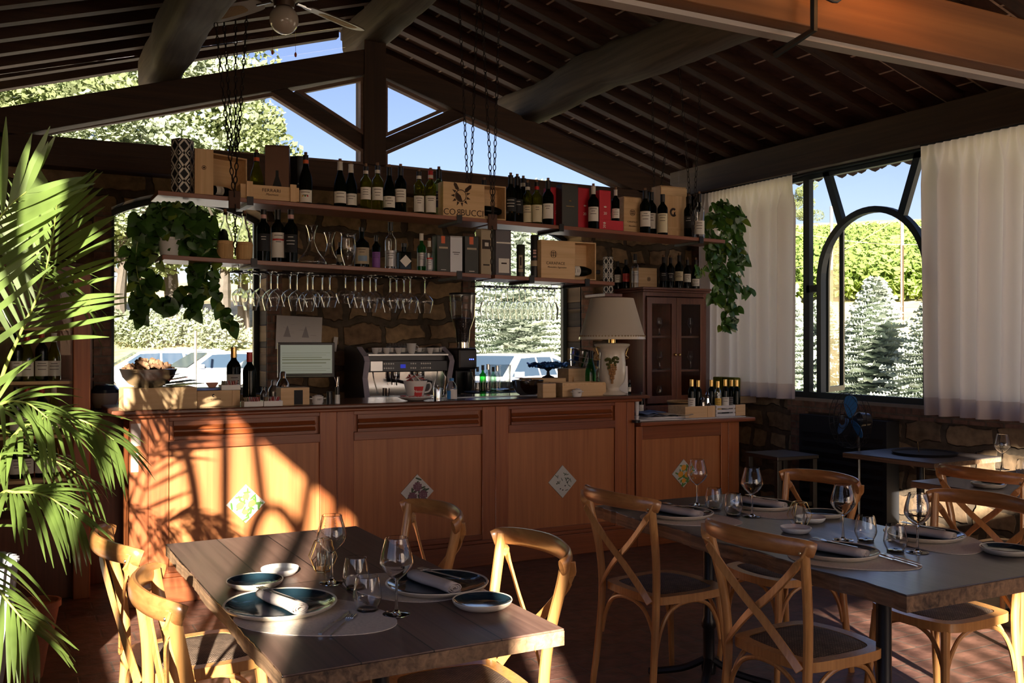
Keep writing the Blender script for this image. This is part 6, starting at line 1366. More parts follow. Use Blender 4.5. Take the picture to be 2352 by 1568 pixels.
# dark stool and black panel and blue fan at the right wall
p = WZ(1770, 1022, .68); st = thing('bar_stool', 'dark square wooden stool by the stone wall', 'stool', (5.35, 5.62, 0), R(-4)); w = .20
MB().box(-w, w, -w, w, .64, .67).build('seat', mat('dark_stool_wood', (.022, .016, .013), .5), st, smooth=0, bev=.006)
for sx in (-1, 1):
    for sy in (-1, 1): MB().box(sx * .17 - .02, sx * .17 + .02, sy * .17 - .02, sy * .17 + .02, 0, .64).build('leg', MATS['dark_stool_wood'], st, smooth=0, bev=.003)
for sx in (-1, 1): MB().box(sx * .17 - .012, sx * .17 + .012, -.15, .15, .20, .23).box(-.15, .15, sx * .17 - .012, sx * .17 + .012, .28, .31).build('stretcher', MATS['dark_stool_wood'], st, smooth=0)
bp = thing('black_cabinet', 'matte black metal panel cabinet against the stone wall under the window', 'cabinet', (XR - .16, 5.62, 0)); MB().box(0, .14, -.46, .46, 0, .925).build('body', M_blk, bp, smooth=0, bev=.004)
mb = MB()
for i in range(9): mb.box(-.003, -.0005, -.42, .42, .10 + i * .08, .145 + i * .08)
mb.build('louvres', M_blackp, bp, smooth=0)
fx, fy = WY(1972, 960, 4.98).x, 4.98
fn = thing('pedestal_fan', 'pedestal fan with blue blades in a thin wire cage by the black panel', 'fan', (fx, fy, 0), R(-104)); MB().lathe([(0, 0), (.18, 0), (.18, .012), (.03, .03), (0, .03)], 32).build('base', M_blackp, fn); MB().tube([(0, 0, .02), (0, 0, .90)], .011).build('pole', M_blackp, fn)
hc = Vector((0, -.0, .97)); MB().lathe([(0, -.09), (.045, -.08), (.055, 0), (.03, .03), (0, .03)], 20, None, Matrix.Translation(hc) @ Matrix.Rotation(PI / 2, 4, 'X') @ Matrix.Scale(1, 4)).build('motor', M_blackp, fn)
TF = Matrix.Translation(hc + Vector((0, -.07, 0))) @ Matrix.Rotation(PI / 2, 4, 'X')
bl = MB()
for k in range(3):
    a = 2 * PI * k / 3 + PI / 2; T = TF @ Matrix.Rotation(a, 4, 'Z') @ Matrix.Rotation(R(22), 4, 'X'); pts = [(.02, -.012), (.06, -.045), (.12, -.062), (.165, -.045), (.178, 0), (.16, .04), (.11, .05), (.05, .03), (.02, .012)]
    bl.prism([[(p.x, p.y) for p in spl([(a_, b_, 0) for a_, b_ in pts], 3, True)]], .003, None, T)
bl.build('blades', M_bluef, fn)
cg = MB()
for rr_, zz_ in ((.205, 0), (.20, .045), (.20, -.045), (.12, .06), (.12, -.055), (.06, .065)):
    cg.tube([tuple(TF @ Vector((rr_ * math.cos(a), rr_ * math.sin(a), zz_))) for a in [2 * PI * i / 36 for i in range(36)]], .0022, seg=5, closed=True, up=(0, 1, 0))
for k in range(30):
    a = 2 * PI * k / 30; cg.tube([tuple(TF @ Vector((r_ * math.cos(a), r_ * math.sin(a), z_))) for r_, z_ in ((.05, .066), (.12, .06), (.20, .045), (.205, 0), (.20, -.045), (.12, -.055), (.05, -.06))], .0009, seg=4)
cg.build('wire_cage', M_black, fn); MB().lathe([(0, .066), (.035, .064), (.035, .068), (0, .072)], 20, None, TF).build('hub_cap', M_blackp, fn)

# ---------------------------------------------------------------- curtains
def curtain(name, x, ya, yb, z0, z1, label, folds, amp=.035, seed=1, rz=0):
    t = thing(name, label, 'curtain', (x, ya, z0), 0, 'linen curtains'); rd = random.Random(seed); L = yb - ya; N = int(abs(L) * 160); M = 26
    ph = [rd.uniform(0, 6.28) for _ in range(4)]
    def off(u, v):                     # v 0 bottom .. 1 top
        g = 1 + .25 * math.sin(3 * u + ph[0]); a = 2 * PI * folds * (u + .012 * math.sin(9 * u + ph[1]) * (1 - v)); s = math.sin(a); s = math.copysign(abs(s) ** .75, s)
        lo_ = amp * g * s + .018 * math.sin(a * .5 + ph[2]); hi = .010 * math.sin(a * 2.6 + ph[3])
        k = min(1, max(0, (.965 - v) / .10)); return lo_ * k + hi * (1 - k)
    H = z1 - z0; hem = .13 / H
    for nm, v0, v1, m in (('hem', 0, hem, M_hem), ('fabric', hem, 1, M_curt)):
        rows = 4 if nm == 'hem' else M; v = []; f = []
        for j in range(rows + 1):
            vv = v0 + (v1 - v0) * j / rows
            for i in range(N + 1):
                u = i / N; v.append((off(u, vv), L * u + .01 * math.sin(2 * PI * folds * u + 1) * (1 - vv), H * vv))
        for j in range(rows):
            for i in range(N): f.append((j * (N + 1) + i, j * (N + 1) + i + 1, (j + 1) * (N + 1) + i + 1, (j + 1) * (N + 1) + i))
        MB().add(v, f).build(nm, m, t, smooth=180)
    MB().tube([(0.02, -.02, H + .015), (0.02, L + .02, H + .015)], .010).build('rod', M_black, t)
    if rz: t.rotation_euler = (0, 0, rz)
    return t
curtain('curtain', XR - .12, 6.19, 7.42, 1.045, 2.985, 'cream linen curtain left of the arched window', 9, .048, 3)
curtain('curtain', XR - .14, 2.35, 4.86, 1.00, 2.985, 'cream linen curtain right of the arched window', 15, .060, 5)
curtain('curtain', 5.98, YR + .06, YR + .06 + 3.9, .95, 2.97, 'unseen cream linen curtain added over the rear opening as glowing fill', 26, .04, 6, R(90))  # added behind the camera: sunlit cloth glows to brighten the interior

# ---------------------------------------------------------------- ceiling fan
d5 = 5.75; a_, b_ = ray(652); fx, fy = a_ * d5, b_ * d5; gz = zat(45, d5)
cf = thing('ceiling_fan', 'ceiling fan with round opal globe and cream cane-inset blades', 'ceiling fan', (fx, fy, gz)); gr_ = 33 / F * d5
MB().sphere((0, 0, 0), gr_, seg=32).build('globe', M_opal, cf); MB().lathe([(0, gr_ * .85), (.06, gr_ * .85), (.065, gr_ + .02), (.10, gr_ + .05), (.10, gr_ + .12), (.05, gr_ + .15), (0, gr_ + .15)], 28).build('motor_housing', M_bladeD, cf)
MB().tube([(0, 0, gr_ + .12), (0, 0, zr(fx) - gz - .02)], .014).build('rod', M_bladeD, cf)
for k in range(4):
    ang = R(31 + 90 * k); T = Matrix.Translation((0, 0, gr_ + .045)) @ Matrix.Rotation(ang, 4, 'Z') @ Matrix.Rotation(R(13), 4, 'X') @ Matrix.Diagonal((1.2, 1.1, 1, 1))
    bl_ = MB().prism([[(p.x, p.y) for p in spl([(.16, -.03, 0), (.22, -.055, 0), (.46, -.07, 0), (.56, -.055, 0), (.585, 0, 0), (.56, .055, 0), (.46, .07, 0), (.22, .055, 0), (.16, .03, 0)], 4, True)]], .007, None, T).build('blade', M_blade if k in (1, 3) else M_bladeD, cf, smooth=0)
    MB().prism([[(p.x, p.y) for p in spl([(.27, 0, 0), (.30, -.034, 0), (.50, -.040, 0), (.53, 0, 0), (.50, .040, 0), (.30, .034, 0)], 4, True)]], .0015, None, T @ Matrix.Translation((0, 0, -.0018))).build('cane_inset', M_cane, bl_, smooth=0)
    MB().tube([tuple(T @ Vector((.09, 0, .0))), tuple(T @ Vector((.19, 0, .003)))], .010, seg=6).build('blade_arm', M_steel, bl_)
for s, ln in ((-1, .19), (1, .185)): MB().tube([(s * .068, 0, .03), (s * .070, 0, -ln)], .001, seg=4).build('pull_cord', M_brass, cf); MB().lathe([(0, -.03), (.006, -.026), (.008, -.012), (.003, 0), (0, 0)], 10, c=(s * .070, 0, -ln)).build('cord_pull', M_orange, cf.children[-1])

# infrared heater hung at the front truss, out of the picture above; its black bracket shows
p = WY(1870, 68, 2.70); q = WY(1782, 124, 2.95)
ht = thing('patio_heater', 'black bracket of the overhead heater at the bright tie beam', 'heater', (p.x, p.y, p.z)); o = Vector(p)
MB().tube([(0, 0, .40), (0, 0, 0), tuple(q - o)], .016, seg=6).build('bracket', M_black, ht); MB().tube(spl([(.02, -.01, .14), (.10, -.02, .12), (.16, -.03, .20), (.17, -.03, .30)], 4), .008).build('cable', M_blackp, ht)
MB().box(-.05, .60, -.16, .02, .38, .46).build('hood', M_black, ht, smooth=0, bev=.01); MB().box(-.02, .57, -.155, -.10, .372, .379).build('heating_element', M_heat, ht, smooth=0)
hl = bpy.data.lights.new('heater_glow', 'AREA'); hl.energy = 1.6; hl.color = (1, .42, .12); hl.shape = 'RECTANGLE'; hl.size = .6; hl.size_y = .08
ho = bpy.data.objects.new('heater_glow', hl); COL.objects.link(ho); ho.location = p + Vector((.35, -.45, .18)); ho.rotation_euler = Vector((.3, .6, .12)).to_track_quat('-Z', 'Y').to_euler()
# ================================================================ PLANTS
def leaf_heart(mb, p, dirv, nrm, L, W_, m, cup=.25):
    d = Vector(dirv).normalized(); n = Vector(nrm).normalized(); s = d.cross(n).normalized(); n = s.cross(d)
    prof = [(0, 0), (-.10, .22), (-.02, .42), (.18, .50), (.45, .44), (.72, .26), (1.0, 0)]
    mid = [(0, 0), (.18, 0), (.45, 0), (.72, 0), (1.0, 0)]
    P = Vector(p); v = []
    def pt(t, w): return P + d * (t * L) + s * (w * W_) + n * (-cup * abs(w) * W_ - .12 * L * t * t)
    right = [pt(t, w) for t, w in prof]; left = [pt(t, -w) for t, w in prof]; c = [pt(t, 0) for t, _ in mid]
    v = right + left[1:-1] + c[1:4]         # 0-6 right, 7-11 left, 12-14 mid
    mb.add(v, [(0, 1, 2, 12), (12, 2, 3), (12, 3, 4, 13), (13, 4, 5, 14), (14, 5, 6), (0, 12, 8, 7)[::-1], (12, 9, 8)[::-1][::-1], (12, 13, 10, 9), (13, 14, 11, 10), (14, 6, 11)], m)
def pothos(name, potpos, vines, label, seed, pot=True, pr=.07, ph=.12, dens=.026, L0=.085):
    rd = random.Random(seed); t = thing(name, label, 'plant', potpos, 0); P0 = Vector(potpos)
    if pot: MB().lathe([(0, 0), (pr * .72, 0), (pr, ph), (pr * 1.06, ph), (pr * 1.06, ph - .015), (pr * .98, ph - .015), (pr * .98, ph), (pr * .9, ph), (pr * .85, ph - .01), (0, ph - .01)], 28).build('pot', M_white, t)
    fol = MB(); vn = MB()
    for pts, spread, nl in vines:
        path = spl([Vector(q) - P0 for q in pts], 8); vn.tube(path, .0025, seg=5)
        for k in range(int(nl * 1.25)):
            c = path[min(len(path) - 1, int(rd.random() ** .9 * len(path)))] + Vector((rd.uniform(-1, 1) * spread, rd.uniform(-1, 1) * min(spread, .10), rd.uniform(-1, 1) * spread * .6))
            a = rd.uniform(0, 2 * PI); d = Vector((math.cos(a) * .7, math.sin(a) * .5 - .25, -.9 + rd.uniform(-.3, .5))); nr = Vector((rd.uniform(-.5, .5), -1, rd.uniform(-.1, .9)))
            L = L0 * rd.uniform(.7, 1.25); leaf_heart(fol, c, d, nr, L, L * .85, M_leaf if rd.random() < .86 else M_leafy)
    vn.build('vines', M_palms, t); fol.build('foliage', None, t, smooth=180); return t
y = 6.26
Lp = lambda px, py, yy=6.24: WY(px, py, yy)
pz = zlow(atY(384, 6.26)[0])
pothos('trailing_plant', (atY(388, 6.26)[0], 6.26, pz), [
    ([Lp(390, 540), Lp(350, 500), Lp(325, 520), Lp(312, 600), Lp(330, 690)], .05, 55),
    ([Lp(395, 530), Lp(420, 490), Lp(460, 500), Lp(480, 560), Lp(470, 640)], .075, 75),
    ([Lp(400, 520), Lp(440, 520), Lp(455, 590), Lp(440, 680)], .07, 70), ([Lp(380, 520), Lp(370, 480), Lp(400, 475), Lp(440, 480)], .055, 45),
    ([Lp(385, 530), Lp(345, 560), Lp(350, 630), Lp(345, 680), Lp(400, 700)], .045, 40), ([Lp(440, 640), Lp(480, 660), Lp(505, 690), Lp(530, 740), Lp(505, 735)], .02, 12), ([Lp(345, 660), Lp(330, 700), Lp(318, 722)], .03, 12), ([Lp(415, 660), Lp(440, 700), Lp(445, 715)], .03, 10)],
    'dense trailing pothos in a white pot at the left end of the lower shelf', 11)
rx_, rd_ = atY(1652, 6.26)
pothos('trailing_plant', (atY(1640, 6.25)[0], 6.25, ztop(atY(1605, 6.2)[0])), [
    ([Lp(1650, 500), Lp(1660, 465), Lp(1690, 480), Lp(1700, 540), Lp(1695, 600)], .06, 60), ([Lp(1645, 500), Lp(1640, 520), Lp(1640, 580), Lp(1655, 640)], .06, 60),
    ([Lp(1665, 500), Lp(1675, 580), Lp(1680, 650), Lp(1680, 720), Lp(1672, 742)], .05, 80), ([Lp(1660, 560), Lp(1650, 630), Lp(1650, 690)], .045, 40), ([Lp(1690, 600), Lp(1700, 650), Lp(1722, 668)], .03, 14), ([Lp(1640, 580), Lp(1615, 620), Lp(1605, 612)], .015, 6)],
    'trailing pothos hanging at the right end of the upper shelf before the curtain', 23, pr=.06, ph=.10)

# palm ---------------------------------------------------------------
pc = Vector((-.17, 4.15, 0)); pm = thing('palm', 'tall feathery palm in a fluted grey planter at the left edge', 'plant', pc)
fl = MB(); n = 32; v = []; f = []
rows = [(.13, 0), (.19, .45), (.21, .68), (.215, .70), (.20, .70), (.19, .66)]
for r_, z in rows:
    for i in range(n * 2): a = 2 * PI * i / (n * 2); k = 1 + (.035 if i % 2 else -.01); v.append((r_ * k * math.cos(a), r_ * k * math.sin(a), z))
for j in range(len(rows) - 1):
    for i in range(n * 2): f.append((j * n * 2 + i, j * n * 2 + (i + 1) % (n * 2), (j + 1) * n * 2 + (i + 1) % (n * 2), (j + 1) * n * 2 + i))
fl.add(v, f); fl.build('planter', M_pot, pm, smooth=0); MB().cyl((0, 0, .60), .185, .06, seg=28).build('soil', mat('soil', (.04, .025, .015), .9, bump=.5), pm)
def leaflet(mb, base, d, up, L, w, droop):
    d = d.normalized(); s = d.cross(up).normalized(); n_ = 6; v = []
    for i in range(n_ + 1):
        t = i / n_; c = base + d * (L * t) + Vector((0, 0, -droop * L * t * t)); ww = w * (math.sin(PI * min(1, t * .93 + .07)) ** .7)
        if i == n_: ww = .0008
        dn = Vector((0, 0, -.35 * ww)); v += [c - s * ww + dn, c + up * 0, c + s * ww + dn]
    f = []
    for i in range(n_): a = 3 * i; f += [(a, a + 1, a + 4, a + 3), (a + 1, a + 2, a + 5, a + 4)]
    mb.add(v, f, M_palm)
def frond(pts, L, nl, seed, w=.016, droop=.35, up=(0, -.6, .8), fan=(1, 1), t0=.22, sweep=.5):
    rd = random.Random(seed); path = spl([Vector(p) - pc for p in pts], 10); mb = MB(); m_ = len(path); mb.tube(path, .006, M_palms, seg=6, scale=[1.4 - 1.15 * i / m_ for i in range(m_)])
    U = Vector(up).normalized()
    for k in range(nl):
        u = t0 + (1 - t0) * k / (nl - 1); i = min(m_ - 2, int(u * (m_ - 1))); p = path[i].lerp(path[i + 1], u * (m_ - 1) - i); tg = (path[i + 1] - path[i]).normalized(); sd = tg.cross(U).normalized()
        ll = L * (.55 + .75 * math.sin(PI * min(1, .18 + u * .78))) * rd.uniform(.88, 1.08)
        for s in (-1, 1):
            if fan[0 if s < 0 else 1] == 0: continue
            leaflet(mb, p, sd * s * (1 - .3 * u) + tg * (sweep + .7 * u) + U * rd.uniform(-.05, .22), U, ll * fan[0 if s < 0 else 1], w * rd.uniform(.85, 1.1), droop * rd.uniform(.6, 1.4))
    mb.build('frond', None, pm, smooth=60)
P_ = lambda px, py, y: WY(px, py, y)
top_ = pc + Vector((0, 0, .66))
frond([top_, P_(-5, 900, 4.1), P_(45, 770, 4.05), P_(90, 670, 4.0), P_(118, 560, 3.95), P_(130, 470, 3.9)], .32, 20, 1, .011, .12, (-.2, -.9, .4), (1, 1), .36, .45)
frond([top_, P_(-90, 850, 3.7), P_(-60, 640, 3.6), P_(0, 500, 3.5), P_(60, 440, 3.45)], .30, 15, 2, .012, .05, (-.1, -.95, .2), (1, 1), .2, .9)
frond([top_, P_(0, 1060, 3.9), P_(50, 985, 3.8), P_(130, 955, 3.7), P_(200, 970, 3.65), P_(262, 1010, 3.6)], .215, 22, 3, .009, .55, (.1, -.5, .85), (1, 1), .15, .5)
frond([top_, P_(-10, 1150, 3.7), P_(40, 1130, 3.6), P_(110, 1140, 3.55), P_(180, 1190, 3.5)], .175, 20, 4, .008, .6, (.1, -.5, .85), (1, 1), .15, .5)
frond([top_, P_(-60, 1250, 3.3), P_(-20, 1330, 3.2), P_(35, 1400, 3.15), P_(80, 1450, 3.1)], .17, 14, 5, .008, .5, (.1, -.5, .85), (1, 1), .3, .6)
frond([top_, P_(-40, 1000, 3.5), P_(0, 930, 3.4), P_(60, 925, 3.35), P_(110, 960, 3.3)], .20, 14, 6, .007, .5, (.1, -.5, .85), (1, 1), .2, .5)
frond([top_, P_(-20, 1000, 4.4), P_(50, 1020, 4.5), P_(130, 1060, 4.5), P_(200, 1100, 4.5)], .20, 14, 7, .007, .6, (.1, -.5, .85), (1, 1), .2, .5)
frond([top_, P_(-80, 760, 4.6), P_(-30, 600, 4.8), P_(60, 590, 4.9), P_(150, 640, 5.0)], .34, 18, 8, .009, .5, (0, -.5, .85), (1, 1), .3, .5)
0 and frond([top_, P_(-120, 1100, 3.2), P_(-60, 1200, 3.0), P_(0, 1250, 2.9)], .20, 12, 9, .012, .7, (.1, -.5, .85), (1, 1), .3, .6)
# terracotta pots behind the palm
for i, (px, py, yy, r_, h_, wd) in enumerate(((52, 1300, 4.9, .12, .24, 'sunlit terracotta pot behind the palm planter'), (88, 1262, 5.5, .10, .20, 'smaller terracotta pot farther back behind the palm'))):
    x = atY(px, yy)[0]; t = thing('terracotta_pot', wd, 'pot', (x, yy, 0), 0, 'terracotta pots on the floor'); MB().lathe([(0, 0), (r_ * .7, 0), (r_, h_ * .85), (r_ * 1.1, h_ * .85), (r_ * 1.1, h_), (r_ * .98, h_), (r_ * .9, h_ * .9), (0, h_ * .9)], 28).build('pot_body', M_terra, t)

# ---------------------------------------------------------------- wine vitrine at the left
VX0, VX1, VY0, VY1, VZ = -.68, atY(208, 6.25)[0], 6.25, 6.75, 1.98
vt = thing('wine_display_cabinet', 'orange wooden wine display cabinet behind the palm', 'cabinet', (VX0, VY0, 0)); vw = VX1 - VX0; vd = VY1 - VY0
MB().box(vw - .095, vw, 0, .08, 0, VZ).build('post', M_bar, vt, smooth=0, bev=.006); MB().box(0, .07, 0, .08, 0, VZ).build('post', M_bar, vt, smooth=0, bev=.006)
MB().box(0, vw, .08, vd, 0, .50).box(0, vw, vd - .02, vd, .5, VZ).box(0, vw, .0, vd, VZ - .05, VZ).build('carcass', M_cab, vt, smooth=0, bev=.003)
for z in (.72, .98, 1.30, 1.62): MB().box(.071, vw - .096, .05, vd - .021, z - .018, z).build('shelf_board', M_pine, vt, smooth=0)
MB().box(.071, vw - .096, .03, .036, .5, VZ - .05).build('glass_front', M_pane, vt, smooth=0)
k = 0
for z, row in ((.98, 'lower shelf'), (1.30, 'middle shelf'), (.72, 'bottom shelf')):
    for i, px in enumerate((38, 62, 96, 124)):
        x = atY(px, 6.42)[0]; lb_ = (M_label, M_label, M_redp, M_label)[i] if z == .98 else M_label
        bottle((x, 6.42, z), .295, ('bdx', 'bur', 'bdx', 'bur')[i], (M_btl, M_btlol, M_btl, M_btlol)[i], (M_cap_k, M_cap_r, M_cap_r, M_cap_w)[i], lb_, '%s bottle from the left on the %s of the wine display cabinet' % (ords[i] if i else 'first', row), cork=False, group='bottles in the wine display cabinet', rz=0, labz=(.03, .125, .0412))
# upright bottle rack strip between cabinet and window
rk = thing('bottle_rack', 'narrow wall rack with two bottles between the cabinet and the left window', 'rack', (.44, 7.25, 0)); MB().box(-.09, .12, .30, .42, 0, 2.1).build('back_board', M_cab, rk, smooth=0)
for z in (1.28, 1.72): MB().box(-.09, .12, .14, .30, z - .02, z).build('rack_shelf', M_cab, rk, smooth=0)
for z, wd in ((1.28, 'lower bottle in the narrow wall rack left of the window'), (1.72, 'upper bottle in the narrow wall rack left of the window')): bottle((.47, 7.47, z), .30, 'bdx', M_btl, M_cap_k, M_label, wd, cork=False, group='bottles in the wall rack', labz=(.03, .15, .0378))
# low dark sideboard at the bar's left end with appliance and papers
sd = thing('side_cabinet', 'dark low cabinet between the display cabinet and the bar', 'cabinet', (.47, 6.60, 0)); MB().box(.0, .36, 0, .40, 0, 1.06).build('body', M_cab, sd, smooth=0, bev=.004); MB().box(0, .37, -.02, .42, 1.061, 1.09).build('worktop', M_top, sd, smooth=0, bev=.004)
x = atY(250, 6.80)[0]; t = thing('meat_slicer', 'rounded white appliance with a dark lid beside the bar end', 'appliance', (x - .02, 6.82, 1.0905)); MB().lathe([(0, 0), (.06, 0), (.075, .03), (.085, .07), (.085, .11)], 28).build('body', M_white, t); MB().lathe([(.086, .11), (.086, .13), (.06, .16), (0, .17)], 28).build('lid', mat('smoky_lid', (.03, .05, .10), .2), t); MB().box(-.07, .07, -.06, .06, -.0001, .012).build('base', M_blackp, t, smooth=0)
for i, (m, wd) in enumerate(((M_paper, 'white leaflet on the side cabinet by the bar end'), (mat('flyer_violet', (.20, .06, .22), .5), 'violet flyer on the side cabinet by the bar end'))):
    tag(MB().box(0, .15, 0, .10, 0, .002).build('flyer', m, None, (.49 + i * .04, 6.64 - .02 * i, 1.0905 + .003 * i), (0, 0, R(20 * i - 10)), smooth=0), wd, 'flyer', 'flyers on the side cabinet')

# ================================================================ OUTDOORS
GZ = -.15
def hz(x, y):
    r = math.hypot(x, y); b = math.atan2(x, y)
    px = 1176 + F * math.tan(b - YAW) if abs(b - YAW) < 1.4 else -9999
    left = max(0, r - 40) * .115 if r < 62 else 2.53 + (r - 62) * .08
    right = max(0, r - 20) * .172 if r < 100 else 13.76 + (r - 100) * .01
    k = min(1, max(0, (b - R(24)) / R(12))); k = k * k * (3 - 2 * k)
    return GZ + left * (1 - k) + right * k
g = MB(); v = []; f = []; NX, NY = 70, 60
def gx(i): return -70 + 260 * i / NX
def gy(j): return 8.2 + (j / NY) ** 1.7 * 200
for j in range(NY + 1):
    for i in range(NX + 1): x, y = gx(i), gy(j); v.append((x, y, hz(x, y)))
for j in range(NY):
    for i in range(NX): f.append((j * (NX + 1) + i, j * (NX + 1) + i + 1, (j + 1) * (NX + 1) + i + 1, (j + 1) * (NX + 1) + i))
g.add(v, f)
M_grass, tt, pp = _new('dry_grass'); tc = tt.nodes.new('ShaderNodeTexCoord'); nn_ = tt.nodes.new('ShaderNodeTexNoise'); nn_.inputs['Scale'].default_value = .35; nn_.inputs['Detail'].default_value = 9; nn_.inputs['Roughness'].default_value = .7
tt.links.new(tc.outputs['Object'], nn_.inputs[0]); tt.links.new(ramp(tt, nn_.outputs[0], [(.35, (.24, .25, .09)), (.5, (.52, .42, .20)), (.68, (.62, .50, .28))]), pp.inputs['Base Color']); pp.inputs['Roughness'].default_value = 1
o = g.build('ground', M_grass, smooth=180); struct(o)
gb = MB(); v = []
struct(MB().box(XR + .5, 60, -12, 8.25, GZ - .1, GZ).box(-40, XL - .4, -30, 8.25, GZ - .1, GZ).build('ground', M_gravel, smooth=0))
tag(MB().add([(-8, 8.3, GZ + .02), (22, 8.3, GZ + .02), (24, 39, GZ + .03), (-6, 41, GZ + .03)], [(0, 1, 2, 3)]).build('ground', M_gravel, smooth=0), 'pale gravel parking area outside the left window', 'parking area', kind='structure')
def cloud(mb, c, rad, n, s, rd, m=None, flat=.0):
    for _ in range(n):
        while True:
            u = Vector((rd.uniform(-1, 1), rd.uniform(-1, 1), rd.uniform(-1, 1)))
            if u.length <= 1: break
        u = u.normalized() * (u.length ** .45); p = Vector(c) + Vector((u.x * rad[0], u.y * rad[1], u.z * rad[2]))
        a = Vector((rd.gauss(0, 1), rd.gauss(0, 1), rd.gauss(0, 1))).normalized(); b = a.orthogonal().normalized(); q = s * rd.uniform(.6, 1.3)
        mb.add([p - a * q, p + b * q * .6, p + a * q, p - b * q * .6], [(0, 1, 2, 3)], m)
_tree = {}
def tree(loc, h, label, kind=0, s=1.0):
    k = kind
    if k not in _tree:
        rd = random.Random(40 + k); t = thing('oak_tree', label, 'tree', loc, 0, 'trees behind the car park'); H = 16.
        tr_ = MB().tube([(0, 0, -.5), (.1, .1, 3), (.3, 0, 7), (.1, .2, 11)], .32, seg=8, scale=[1.2, 1, .7, .35])
        for i in range(6): a = rd.uniform(0, 6.3); z = rd.uniform(3.5, 8); tr_.tube([(.1, .1, z), (1.5 * math.cos(a), 1.5 * math.sin(a), z + 1.5), (3 * math.cos(a), 3 * math.sin(a), z + 2.5)], .12, seg=6, scale=[1, .7, .3])
        tr_.build('trunk', M_bark, t); mb = MB()
        for i in range(16): a = rd.uniform(0, 6.3); rr_ = rd.uniform(.4, 3.6); cloud(mb, (rr_ * math.cos(a), rr_ * math.sin(a), rd.uniform(5, 14)), (rd.uniform(1.3, 2.2),) * 2 + (rd.uniform(1.0, 1.7),), 520, .17, rd)
        mb.build('crown', M_tree if k == 0 else M_tree2, t, smooth=0); _tree[k] = t; t.scale = (h / 16 * s, h / 16 * s, h / 16); return
    dup(_tree[k], loc, random.uniform(0, 6), label, scale=(h / 16 * s, h / 16 * s, h / 16))
tl = [(-130, 62, 17.0, 0), (-40, 55, 16.5, 0), (40, 66, 18.5, 1), (120, 58, 17.5, 0), (200, 70, 20.5, 0), (275, 56, 14.0, 1), (330, 64, 18.5, 0), (400, 60, 18.0, 1), (452, 68, 20.5, 0), (510, 58, 16.0, 0), (560, 64, 15.5, 1), (620, 60, 11.5, 0), (700, 66, 9.5, 1), (1120, 50, 8.0, 0), (1220, 60, 8.5, 1)]
for i, (px, d, h, k) in enumerate(tl):
    a, b = ray(px); x, y = a * d / math.hypot(a, b), b * d / math.hypot(a, b)
    tree((x, y, hz(x, y) - .3), h, '%s tall leafy tree from the left beyond the car park' % (ords[i] if i else 'first'), k, 1.15)
for i, (px, d) in enumerate(((290, 52), (345, 50), (410, 51), (470, 52), (540, 50))):      # undergrowth at the wood's edge
    a, b = ray(px); x, y = a * d, b * d; rd = random.Random(i); mb = MB()
    for q in range(5): cloud(mb, (rd.uniform(-2, 2), rd.uniform(-1, 1), rd.uniform(.3, 1.3)), (1.2, .9, .8), 260, .12, rd)
    tag(mb.build('shrub', M_tree2, None, (x, y, hz(x, y)), smooth=0), '%s bush from the left at the edge of the wood' % (ords[i] if i else 'first'), 'bush', 'bushes at the edge of the wood')
# spruces
_sp = []
def spruce(x, y, h, label, w=1.0):
    z = hz(x, y) - .1
    if _sp: return dup(_sp[0], (x, y, z), random.uniform(0, 6), label, scale=(h / 5 * w, h / 5 * w, h / 5))
    rd = random.Random(77); t = thing('spruce_tree', label, 'tree', (x, y, z), 0, 'pale blue spruces'); t.scale = (h / 5 * w, h / 5 * w, h / 5)
    MB().tube([(0, 0, -.2), (0, 0, 4.9)], .09, seg=8, scale=[1, .15]).build('trunk', M_bark, t); mb = MB()
    for k in range(230):
        u = (k / 230) ** .8; z0 = .25 + u * 4.6; L = (1.75 * (1 - u) + .12) * rd.uniform(.75, 1.1); a = k * 2.39996; d = Vector((math.cos(a), math.sin(a), 0)); sd_ = Vector((-d.y, d.x, 0))
        n_ = max(4, int(L * 15))
        for i in range(n_):
            tq = (i + .5) / n_; c = d * (L * tq) + Vector((0, 0, z0 - .25 * L * tq + .22 * L * tq * tq))
            for s in (-1, 1):
                e = sd_ * s * (.24 * (1.1 - tq) * L ** .4 + .05) + d * .10 + Vector((0, 0, rd.uniform(-.07, .04))); w_ = Vector((0, 0, .035)) + d * .028
                mb.add([c - w_ * .5, c + e * .6 - w_, c + e, c + e * .5 + w_], [(0, 1, 2, 3)])
            mb.add([c, c + d * .10 + sd_ * .03, c + d * .05 + Vector((0, 0, .07 + rd.uniform(0, .05))), c - sd_ * .03], [(0, 1, 2, 3)])
    mb.build('branches', M_spr, t, smooth=0); _sp.append(t)
for i, (px, d, h, w, wd) in enumerate(((2010, 18.5, 3.05, 1.5, 'large pale blue spruce filling the arched window'), (2150, 17, 2.7, 1.5, 'pale blue spruce half hidden behind the right curtain'), (1890, 21, 2.6, 1.6, 'pale spruce behind the open casement'), (1780, 19, 3.6, 1.2, 'pale spruce behind the left curtain'), (1195, 26, 4.7, 1.7, 'broad pale spruce outside the middle window'), (1290, 29, 4.7, 1.5, 'spruce at the right of the middle window'), (1105, 31, 4.6, 1.6, 'spruce at the left of the middle window'))):
    a, b = ray(px); q = d / math.hypot(a, b); spruce(a * q, b * q, h, wd, w)
